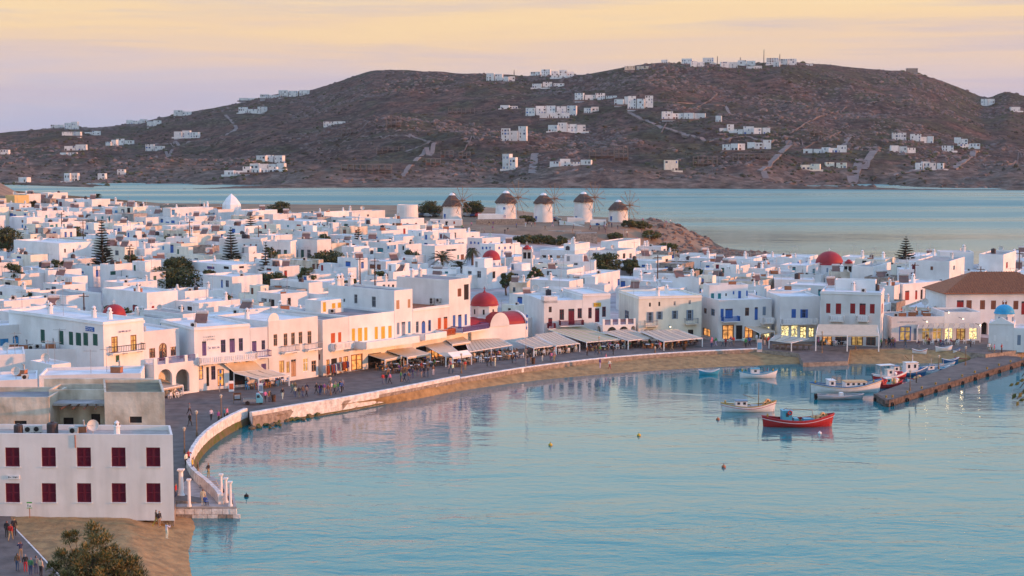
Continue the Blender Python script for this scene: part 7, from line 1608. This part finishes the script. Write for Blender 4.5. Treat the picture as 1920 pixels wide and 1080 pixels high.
zone([(448, 722), (520, 714), (545, 722), (470, 735)], 5, 2, (0, 2, 2), 'under the low cream awning'); zone([(288, 742), (325, 737), (345, 744), (310, 750)], 2, 2, (1, 3), 'before the two arches'); zone([(700, 690), (810, 674), (830, 688), (730, 706)], 8, 2, (0, 0, 3), 'below the yellow shutters'); zone([(830, 678), (885, 668), (905, 680), (850, 694)], 5, 2, (0, 0, 1), 'below the tallest house'); zone([(890, 668), (965, 660), (980, 673), (910, 683)], 6, 2, (1, 0), 'in front of the church'); zone([(985, 659), (1075, 652), (1085, 660), (1000, 670)], 6, 2, (1,), 'below the burgundy doors')
zone([(1095, 650), (1190, 644), (1200, 654), (1110, 660)], 6, 2, (3, 3, 1), 'below the three little arches'); zone([(1200, 646), (1300, 640), (1310, 649), (1210, 655)], 6, 2, (3, 0), 'below the cream mansion'); zone([(1530, 640), (1645, 641), (1650, 649), (1532, 649)], 6, 2, (1, 3), 'under the long white awning', .75); zone([(1728, 642), (1830, 642), (1830, 648), (1728, 648)], 4, 1, (1,), 'before the bright lit shops', .5)
describe(PEOPLE, [l for l in LM], 'person'); describe(FURN, [l for l in LM], 'furniture')

# ------------------------------------------------------------------ boats
def hull(L, B, H, sheer=.55, fine=.62, stern='double', n=22):
    """open hull of stations; outside, rail, inside and deck"""
    mb = MB(); K = 6
    for i in range(n + 1):
        t = i / n; x = (t - .5) * L
        b = B / 2 * (sin(pi * min(1, max(0, t * .98 + .01))) ** fine if stern == 'double' else (min(1, .72 + t * .9) if t < .45 else sin(pi * (.5 + (t - .45) / 1.1)) ** fine))
        b = max(b, .03); zs = H + sheer * H * ((2 * t - 1) ** 2) * (1.25 if t > .5 else .8); rake = .28 * H * (max(0, t - .85) / .15) - (.15 * H * max(0, .15 - t) / .15 if stern == 'double' else 0)
        for k in range(K):
            f = k / (K - 1); z = lerp(-.45 * H, zs, f); w = b * (.25 + .75 * sin(pi / 2 * min(1, f * 1.15)) ** .8); mb.v.append((x + rake * f * f * 1.5, -w, z))
        for k in range(K - 1, -1, -1):
            f = k / (K - 1); z = lerp(-.45 * H, zs, f); w = b * (.25 + .75 * sin(pi / 2 * min(1, f * 1.15)) ** .8); mb.v.append((x + rake * f * f * 1.5, w, z))
        zd = zs - .3 * H; mb.v.append((x + rake * .8, b * .9, zd)); mb.v.append((x + rake * .8, -b * .9, zd))
    M = 2 * K + 2
    for i in range(n):
        a, c = i * M, (i + 1) * M
        for k in range(M):
            k2 = (k + 1) % M; mb.f.append((a + k, a + k2, c + k2, c + k)); mb.m.append(1 if k >= 2 * K - 1 else (2 if k in (0, 2 * K - 2) else 3 if k in (K - 2, K) else 0))
            if k == K - 1: mb.f.pop(); mb.m.pop()
    # close underside opening between the two shells is the open top; ends
    mb.f.append(tuple(range(M))); mb.m.append(0); mb.f.append(tuple(n * M + k for k in reversed(range(M)))); mb.m.append(0)
    rail = [[mb.v[i * M + K - 1] for i in range(n + 1)], [mb.v[i * M + K] for i in range(n + 1)]]
    return mb, rail
DECKM = mat('boat_deck', (.42, .38, .33), .7, .15, 2); PAINT = lambda n, c: mat('boat_paint_' + n, c, .35, .06, 1.5, spec=.5)
HR, HW, HB, HG, HLB = PAINT('red', (.42, .02, .02)), PAINT('white', (.74, .74, .76)), PAINT('blue', (.03, .13, .30)), PAINT('grey', (.38, .40, .44)), PAINT('light_blue', (.05, .32, .48)); YEL = PAINT('ochre', (.45, .27, .05)); ORNG = mat('float_buff', (.70, .42, .20), .6, .15, 4)
def boat(x0, x1, ywl, label, cols, heading=0.0, B=None, H=None, parts=(), stern='double', z=0.0, flip=False, name='fishing_boat', sheer=.75, boot=None):
    p = at_z((x0 + x1) / 2, ywl, z); s = FPX / p.y; L = (x1 - x0) / s / max(.35, cos(heading)); B = B or L * .32; H = H or L * .068 + .28; c = thing(name, (p.x, p.y, z), label, 'boat', None, heading + (pi if flip else 0)); mb, rail = hull(L, B, H, sheer, stern=stern); h = mb.build('hull', [cols[0], DECKM, boot or cols[0], cols[1]], c); fixn(h)
    r = MB()
    for R in rail: r.tube(R, .05 + L * .003, 5)
    r.build('rub_rail', cols[2], h)
    zz = H * .72
    for q in parts:
        k = q[0]; m = MB()
        if k == 'cabin':
            _, xc, w, hh, mat_, top = q; a = xc * L; m.box((a, -B * .26, zz), (a + w, B * .26, zz + hh)); cb = m.build('cabin', mat_, c); m = MB(); m.box((a - .08, -B * .3, zz + hh + .003), (a + w + .08, B * .3, zz + hh + .09)); m.build('cabin_roof', top, cb)
            for i in range(max(1, int(w / .8))): m = MB(); u = a + w * (i + .5) / max(1, int(w / .8)); m.box((u - .2, -B * .26 - .02, zz + hh * .5), (u + .2, -B * .26 - .003, zz + hh * .85)); m.build('window', GLASS, cb)
        elif k == 'mast': m.tube([(q[1] * L, 0, zz), (q[1] * L, 0, zz + q[2])], .07, 7, 0, .04); m.build('mast', q[3] if len(q) > 3 else WOOD, c)
        elif k == 'boom': m.tube([(q[1] * L, 0, zz + q[3]), (q[2] * L, 0, zz + q[4])], .045, 6); m.build('boom', WOOD, c)
        elif k == 'floats':
            _, xc, n, mt = q
            for i in range(n):
                f = MB(); f.lathe([(0, -.17), (.12, -.13), (.18, 0), (.12, .13), (0, .17)], 9); o = f.build('float', mt, c, True); o.location = (xc * L + prn.uniform(-.5, .5), prn.uniform(-.35, .35), zz + .2 + .28 * (i // 4) + prn.uniform(0, .08)); o.scale = (2, 2, 2)
        elif k == 'ring': f = MB(); f.lathe([(.26 + .09 * cos(t), .09 * sin(t)) for t in [2 * pi * i / 8 for i in range(9)]], 14); o = f.build('life_ring', HR, c, True); o.location = (q[1] * L, -B * .28, zz + q[2]); o.rotation_euler = (pi / 2, 0, 0)
        elif k == 'nets':
            f = MB(); 
            for i in range(26): f.add([(q[1] * L + prn.gauss(0, .45), prn.gauss(0, B * .14), zz + abs(prn.gauss(0, .22)) + .02 * j) for j in range(3)] , ((0, 1, 2),))
            leaf_ = MB(); leaf_.lathe([(.75, 0), (.6, .22), (.25, .38), (0, .42)], 10, 0, (q[1] * L, 0, zz - .05)); leaf_.build('net_heap', q[2], c, True)
        elif k == 'winch':
            for dx, dz in ((-.35, .55), (.1, .5), (.5, .62), (.05, .95)): f = MB(); f.lathe([(.10, -.16), (.34, -.16), (.36, 0), (.34, .16), (.10, .16), (.10, -.16)], 14); o = f.build('winch_drum', ORNG, c, True); o.location = (q[1] * L + dx, -.1 + dx * .3, zz + dz); o.rotation_euler = (pi / 2, 0, .3); f = MB(); f.lathe([(0, -.18), (.13, -.18), (.13, .18), (0, .18)], 10); f.build('hub', DARK, o)
        elif k == 'box': m.box((q[1] * L, -B * .2, zz), (q[1] * L + q[2], B * .2, zz + q[3])); m.build('hatch', q[4], c)
        elif k == 'canopy':
            _, xa, xb, hh, mt = q; m.box((xa * L, -B * .4, zz + hh), (xb * L, B * .4, zz + hh + .06)); cn = m.build('canopy', mt, c)
            for xx in (xa * L + .05, xb * L - .1):
                for yy in (-B * .36, B * .34): m = MB(); m.box((xx, yy, zz - .1), (xx + .05, yy + .05, zz + hh)); m.build('canopy_pole', METAL, cn)
        elif k == 'posts':
            for xx in (-.44, .42): m = MB(); m.lathe([(.12, 0), (.14, .5), (.05, .7), (0, .72)], 6, 0, (xx * L, 0, H * 1.2)); m.build('stem_post', YEL, c)
        elif k == 'motor': m.box((-L / 2 - .35, -.2, zz - .3), (-L / 2 + .05, .2, zz + .45)); m.lathe([(.08, -.6), (.1, 0)], 6, 0, (-L / 2 - .2, 0, zz - .3)); m.build('outboard_motor', DARK, c)
        elif k == 'stripe':
            f = MB()
            for R in rail: f.tube([(x, y * 1.0 + (-.012 if y < 0 else .012), zq - q[1]) for x, y, zq in R], .035, 4)
            f.build('paint_stripe', q[2], h)
        elif k == 'bench':
            for xx in q[1]: m = MB(); m.box((xx * L - .12, -B * .36, zz - .1), (xx * L + .12, B * .36, zz - .05)); m.build('thwart', WOOD, c)
    return c
boat(1430, 1560, 799, 'red wooden fishing boat with blue wheelhouse, nearest in the harbour', (HR, HR, HR), .04, parts=[('cabin', -.235, 1.3, 1.55, HLB, HLB), ('box', -.06, .6, .5, HLB), ('box', .08, 1.5, .45, HLB), ('nets', -.32, LEAF2), ('nets', .0, LEAF2), ('winch', .36), ('floats', .28, 6, ORNG), ('mast', -.16, 1.9, METAL), ('mast', .22, 1.6, METAL), ('boom', -.16, .22, 1.75, 1.6), ('boom', -.24, -.16, 1.5, 1.9), ('ring', -.13, 1.35), ('posts',), ('stripe', .32, HW), ('floats', -.12, 3, ORNG)] if True else (), boot=IRON)
boat(1353, 1452, 771, 'white wooden caique with tall ochre mast and small pale cabin', (HW, HW, YEL), .03, parts=[('cabin', -.25, 1.7, 1.0, HW, HB), ('mast', .2, 3.6), ('boom', -.1, .12, 1.9, 1.3), ('winch', .36), ('floats', .38, 5, DARK), ('posts',), ('box', .05, 1.0, .35, HG), ('stripe', .3, HR), ('boom', -.46, -.28, .5, .25)], boot=HR)
boat(1387, 1455, 708, 'small white boat with light blue deckhouse in mid harbour', (HW, HW, HLB), .02, parts=[('cabin', -.2, 1.4, 1.0, HW, HLB), ('mast', -.14, 1.6), ('posts',)], boot=HB)
boat(1311, 1347, 702, 'light blue rowing dinghy left of the small white boat', (HLB, HLB, HW), .02, parts=[('bench', (-.2, .1))], name='dinghy'); boat(1512, 1532, 680, 'tiny turquoise dinghy by the little quay', (HLB, HLB, HLB), .03, parts=[('bench', (-.1, .15))], name='dinghy')
boat(1519, 1650, 735, 'white cabin boat with blue and ochre stripes beside the pier end', (HW, HW, HB), .10, parts=[('cabin', -.02, 3.4, .95, HW, ORNG), ('cabin', -.26, 1.0, 1.2, HW, HW), ('mast', -.2, 1.8, METAL), ('stripe', .22, YEL), ('posts',), ('floats', .1, 4, HR)])
boat(1530, 1618, 748, 'grey inflatable boat with outboard beside the white cabin boat', (HG, HG, HG), .07, H=.55, parts=[('motor',), ('bench', (-.15, .15)), ('box', .0, .5, .6, HW)], stern='transom', name='inflatable_boat', sheer=.3)
boat(1640, 1692, 727, 'dark red fishing boat heaped with gear along the pier', (HR, HR, HR), .35, parts=[('floats', -.25, 12, HR), ('floats', .1, 12, ORNG), ('floats', .2, 10, HW), ('cabin', -.15, 1.0, 1.1, HLB, HW), ('mast', -.3, 2.0, METAL), ('posts',)])
boat(1634, 1700, 712, 'red and white fishing boat under a flat white canopy', (HR, HW, HW), .3, parts=[('canopy', -.35, .1, 2.0, HW), ('floats', .3, 8, HR), ('floats', .1, 8, HW), ('cabin', -.1, 1.2, 1.2, HW, HW)])
boat(1660, 1738, 705, 'blue hulled fishing boat with white wheelhouse by the pier', (HB, HB, HW), .25, parts=[('cabin', -.05, 2.2, 1.7, HW, HW), ('cabin', -.36, 1.0, 1.2, HW, HB), ('mast', .16, 3.0, WHITE2), ('boom', -.05, .2, 2.9, 1.3), ('floats', .34, 6, HB)])
boat(1722, 1762, 700, 'small white boat with blue covers moored by the pier', (HW, HW, HB), .3, parts=[('cabin', -.1, 1.2, .9, HW, HB), ('mast', .1, 2.2, METAL), ('floats', -.3, 6, HB)]); boat(1742, 1790, 691, 'low white open boat near the pier root', (HW, HW, HG), .28, parts=[('bench', (-.2, 0, .2)), ('box', -.1, .8, .4, HG)]); boat(1766, 1797, 680, 'blue rowing boat with white rim close to the sand', (HB, HB, HW), .2, parts=[('bench', (-.2, .1))], name='dinghy')
boat(1700, 1728, 716, 'little white skiff tied close against the pier', (HW, HW, HR), .35, parts=[('bench', (-.2, .1)), ('floats', .2, 5, ORNG)], name='dinghy'); boat(1752, 1780, 695, 'blue covered skiff tied close against the pier', (HB, HW, HW), .32, parts=[('box', -.25, 1.2, .3, HLB), ('mast', .1, 1.5, METAL)], name='dinghy'); boat(1690, 1722, 694, 'white motor boat behind the blue hulled boat', (HW, HB, HW), .3, parts=[('cabin', -.1, 1.2, .9, HW, HLB), ('floats', .3, 6, HR)]); boat(1790, 1822, 677, 'red rowing boat close to the pier root', (HR, HR, HR), .2, parts=[('bench', (-.2, .1))], name='dinghy')
boat(1712, 1736, 662, 'pale rowing boat pulled up on the sand', (HW, HR, HW), -.35, parts=[('bench', (-.1, .2))], z=1.15, name='dinghy'); boat(1754, 1784, 657, 'white rowing boat lying on the quay edge', (HW, HW, HW), .05, parts=[('bench', (-.1, .2))], z=1.55, name='dinghy'); boat(1785, 1801, 661, 'small blue and white tender on the sand', (HW, HW, HB), .7, parts=[('bench', (0,))], z=1.25, name='dinghy')
for k, (px, py, m, lab) in enumerate(((1346, 786, TERRA, 'small brown mooring buoy left of the white caique'), (1537, 812, HW, 'white mooring buoy in front of the red boat'), (1357, 875, TERRA, 'brown mooring buoy out in the open harbour'), (1198, 816, SHUT['yellow'], 'yellow mooring buoy in mid harbour'), (1032, 834, SHUT['yellow'], 'yellow mooring buoy farthest from the boats'), (462, 930, DARK, 'dark floating buoy off the landing stage'))):
    p = at_z(px, py, .08); c = thing('buoy', tuple(p), lab, 'buoy'); mb = MB(); mb.lathe([(0, -.2), (.2, -.15), (.28, 0), (.2, .15), (.06, .2), (.05, .3), (0, .31)], 10); mb.build('float', m, c, True); mb = MB(); mb.lathe([(.06 + .02 * cos(t), .34 + .02 * sin(t)) for t in (0, 1.57, 3.14, 4.71, 6.28)], 8); mb.build('ring', IRON, c)

# ------------------------------------------------------------------ vehicles and street things
def car_mesh():
    mb = MB(); P = [(-2.0, .35), (-2.0, .8), (-1.85, .95), (-1.2, 1.0), (-.7, 1.42), (.7, 1.45), (1.2, 1.02), (1.9, .95), (2.05, .75), (2.05, .35)]; n = len(P)
    for y, k in ((-.82, 1), (.82, 1)): mb.v += [(x, y * (.86 if z > 1.1 else 1), z) for x, z in P]
    mb.f += [tuple(range(n)), tuple(range(2 * n - 1, n - 1, -1))]; mb.m += [0, 0]
    for i in range(n): j = (i + 1) % n; mb.f.append((i, i + n, j + n, j)); mb.m.append(1 if i in (3, 5) else 0)
    for y in (-.80, .80): mb.add([(-1.0, y * 1.005, 1.04), (1.0, y * 1.005, 1.06), (.62, y * .9, 1.38), (-.6, y * .9, 1.36)], ((0, 1, 2, 3),), 1)
    return mb.mesh('car_body', [tinted('car_paint', 'paint', .3), GLASS])
CARM = car_mesh(); wm = MB(); wm.lathe([(.0, -.1), (.3, -.1), (.32, 0), (.3, .1), (0, .1)], 12); WHEEL = wm.mesh('wheel', [DARK])
def car(px, D, col, cname, rz, k, where):
    x = (px - 960) / FPX * D; z = gz(x, D); c = thing('parked_car', (x, D, z), cname + ' car parked ' + where, 'car', 'cars parked by the mills', rz); b = obj('body', CARM, c); b['paint'] = col
    for wx in (-1.3, 1.35):
        for wy in (-.78, .78): w = obj('wheel', WHEEL, c, (wx, wy, .32)); w.rotation_euler = (pi / 2, 0, 0)
    return c
cc = {'dark blue': (.03, .06, .16), 'white': (.7, .7, .7), 'silver': (.4, .41, .43), 'black': (.02, .02, .02), 'red': (.35, .02, .03), 'light blue': (.15, .28, .42), 'yellow': (.6, .45, .04)}
cars = []
for k in range(30):
    nm = rn7.choice(list(cc)[:6]); px, D = ((790 + 3.5 * k, 572 + (k % 3) * 3) if k < 9 else (872 + 5 * (k - 9), 575 + (k % 2) * 4) if k < 15 else (985 + 5 * (k - 15), 566) if k < 18 else (1030 + 4 * (k - 18), 568) if k < 22 else (868 + 9 * (k - 22), 508) if k < 25 else (982 + 13 * (k - 25), 502)); 
    cars.append((car(px, D, cc[nm], nm, rn7.uniform(-.3, .3) + (pi / 2 if k % 4 == 0 else 0), k, 'x'), px, 410 if D > 540 else 445, nm + ' car parked by the mills'))
describe(cars, [l for l in LM if 'mill' in l[2] or 'tree' in l[2]], 'car')
def trike():
    p = at_z(476, 758, 1.6); c = thing('three_wheeled_truck', tuple(p), 'light blue three wheeled delivery truck on the promenade', 'truck', None, .15); LB = PAINT('truck_blue', (.12, .42, .55)); mb = MB()
    P = [(.35, .3), (.35, 1.55), (.75, 1.6), (1.05, 1.15), (1.3, .8), (1.3, .3)]; n = len(P); mb.v = [(x, -.6, z) for x, z in P] + [(x, .6, z) for x, z in P]; mb.f = [tuple(range(n)), tuple(range(2 * n - 1, n - 1, -1))] + [(i, i + n, (i + 1) % n + n, (i + 1) % n) for i in range(n)]; mb.m = [0] * len(mb.f); cb = mb.build('cab', LB, c)
    mb = MB(); mb.box((.45, -.62, 1.0), (.85, -.603, 1.4)); mb.build('window', GLASS, cb); mb = MB(); mb.box((-1.5, -.65, .5), (.25, .65, .6)); 
    for lo, hi in (((-1.5, -.65, .603), (.25, -.6, .85)), ((-1.5, .6, .603), (.25, .65, .85)), ((-1.5, -.597, .603), (-1.45, .597, .85))): mb.box(lo, hi)
    mb.build('cargo_bed', METAL, c)
    for x, y in ((1.0, 0), (-.9, -.55), (-.9, .55)): w = obj('wheel', WHEEL, c, (x, y, .3)); w.rotation_euler = (pi / 2, 0, 0)
trike()
def flat(name, cat, label, px, yb, w, h, m, legs=True, m2=None, z=1.6, lean=0.0):
    p = at_z(px, yb, z); c = thing(name, tuple(p), label, cat); mb = MB(); mb.box((-w / 2, -.04, .5 * legs), (w / 2, .04, .5 * legs + h)); mb.build('panel', m, c)
    if m2: mb = MB(); mb.box((-w * .4, -.07, .5 * legs + h * .2), (w * .4, -.043, .5 * legs + h * .75)); mb.build('poster', m2, c)
    for x in ((-w / 2 - .06, w / 2) if legs else ()): mb = MB(); mb.box((x, -.04, 0), (x + .06, .04, .5 + h)); mb.build('leg', WOOD, c)
    c.rotation_euler = (lean, 0, .3); return c
flat('notice_board', 'notice board', 'wooden framed notice board on the promenade by the blue truck', 445, 757, 1.0, 1.1, DARKWOOD, True, HG); flat('menu_board', 'menu board', 'white menu board leaning before the low cream awning', 434, 734, .8, 1.6, WHITE2, False, SHUT['orange'], lean=-.15); flat('menu_board', 'menu board', 'white menu board under the corner of the low cream awning', 489, 737, .7, 1.5, WHITE2, False, SHUT['slate'], lean=-.12); flat('menu_board', 'menu board', 'pale blue menu board by the little quay', 1424, 660, 1.0, 2.3, HG, False, SHUT['lightblue'])
p = at_z(56, 973, 1.5); c = thing('beach_sign', tuple(p), 'green and white sign on a thin pole at the foot of the red-shuttered building', 'sign'); mb = MB(); mb.box((-.03, -.03, 0), (.03, .03, 1.35)); mb.build('pole', TERRA, c); mb = MB(); mb.box((-.27, -.035, 1.1), (.27, -.03, 1.75)); pn = mb.build('panel', WHITE2, c)
for z0, z1 in ((1.10, 1.17), (1.62, 1.75)): mb = MB(); mb.box((-.27, -.05, z0), (.27, -.036, z1)); mb.build('green_band', SHUT['lime'], pn)
mb = MB(); mb.box((-.18, -.05, 1.27), (-.1, -.036, 1.5)); mb.box((.0, -.05, 1.27), (.16, -.036, 1.38)); mb.build('pictogram', SHUT['green'], pn)
# stone bench line and market cart on the little quay
p = at_z(1485, 655, 1.6); c = thing('quay_counter', tuple(p), 'long stone counter with niches on the little quay', 'counter', None, -.08); mb = MB(); mb.box((-3.6, -.4, .75), (3.6, .4, .9)); mb.build('top', WOOD, c)
for i in range(7): mb = MB(); x = -3.4 + i * 1.05; mb.box((x, -.33, 0), (x + .35, .33, .75)); mb.build('support', CONC, c)
# clothes rails outside the clothes shop, garments
for k, px in enumerate((622, 634, 645)):
    p = at_z(px, 706 - k * 3, 1.6); c = thing('clothes_rail', tuple(p), 'rail of hanging coloured clothes outside the shop, ' + ('left one', 'middle one', 'right one')[k], 'clothes rail', None, .8); mb = MB(); mb.tube([(-1.0, 0, 0), (-1.0, 0, 1.9), (1.0, 0, 1.9), (1.0, 0, 0)], .03, 5); mb.build('frame', METAL, c)
    for i in range(9): mb = MB(); x = -.85 + i * .21; hgt = rn7.uniform(.8, 1.4); mb.add([(x, -.2, 1.86), (x, .2, 1.86), (x, .28, 1.86 - hgt), (x, -.28, 1.86 - hgt), (x + .07, -.2, 1.86), (x + .07, .2, 1.86), (x + .07, .28, 1.86 - hgt), (x + .07, -.28, 1.86 - hgt)], ((0, 1, 2, 3), (7, 6, 5, 4), (0, 4, 5, 1), (1, 5, 6, 2), (2, 6, 7, 3), (3, 7, 4, 0))); mb.build('garment', SHUT[rn7.choice(('purple', 'red', 'blue', 'teal', 'burgundy', 'orange', 'white', 'green'))], c)
# flags
for k, (px, yb, cols) in enumerate(((986, 690, ('blue', 'white')), (412, 735, ('blue', 'yellow')))):
    p = at_z(px, yb, 1.6); c = thing('flagpole', tuple(p), ('slim flagpole with a hanging blue and white flag before the church', 'short flagpole with a blue and yellow flag at the cafe')[k], 'flagpole'); h = 9.2 if k == 0 else 3.6; mb = MB(); mb.tube([(0, 0, 0), (0, 0, h)], .05, 6, 0, .03); mb.build('pole', METAL, c)
    for i in range(5): mb = MB(); z = h - .2 - i * .5; mb.add([(0, 0, z), (.35 - .03 * i, .1, z - .15), (.30 - .03 * i, .02, z - .6), (0, 0, z - .498)], ((0, 1, 2, 3),)); mb.build('flag_stripe', SHUT[cols[i % 2]], c)
# litter bins
for k, (px, yb) in enumerate(((513, 753), (1000, 682), (1283, 656))):
    p = at_z(px, yb, 1.6); c = thing('litter_bin', tuple(p), 'brown litter bin ' + ('by the blue truck', 'on the kerb before the church', 'on the kerb below the cream mansion')[k], 'bin'); mb = MB(); mb.lathe([(.28, 0), (.34, .95), (.3, .95), (.26, .1)], 12); mb.build('drum', DARKWOOD, c); mb = MB(); mb.lathe([(.36, .95), (.36, 1.0), (.3, 1.0)], 12); mb.build('rim', IRON, c)
# ------------------------------------------------------------------ evening air over the bay
def haze():
    mb = MB(); mb.box((-3700, -450, -4.5), (3700, 3500, 190)); m = bpy.data.materials.new('evening_haze'); m.use_nodes = True; nt = m.node_tree
    for n in list(nt.nodes):
        if n.type == 'BSDF_PRINCIPLED': nt.nodes.remove(n)
    v = nt.nodes.new('ShaderNodeVolumePrincipled'); v.inputs['Color'].default_value = (.92, .86, .92, 1); v.inputs['Density'].default_value = .00004; v.inputs['Anisotropy'].default_value = .25
    nt.links.new(v.outputs[0], nt.nodes['Material Output'].inputs['Volume'])
    o = mb.build('haze', m); tag(o, kind='stuff')
haze()
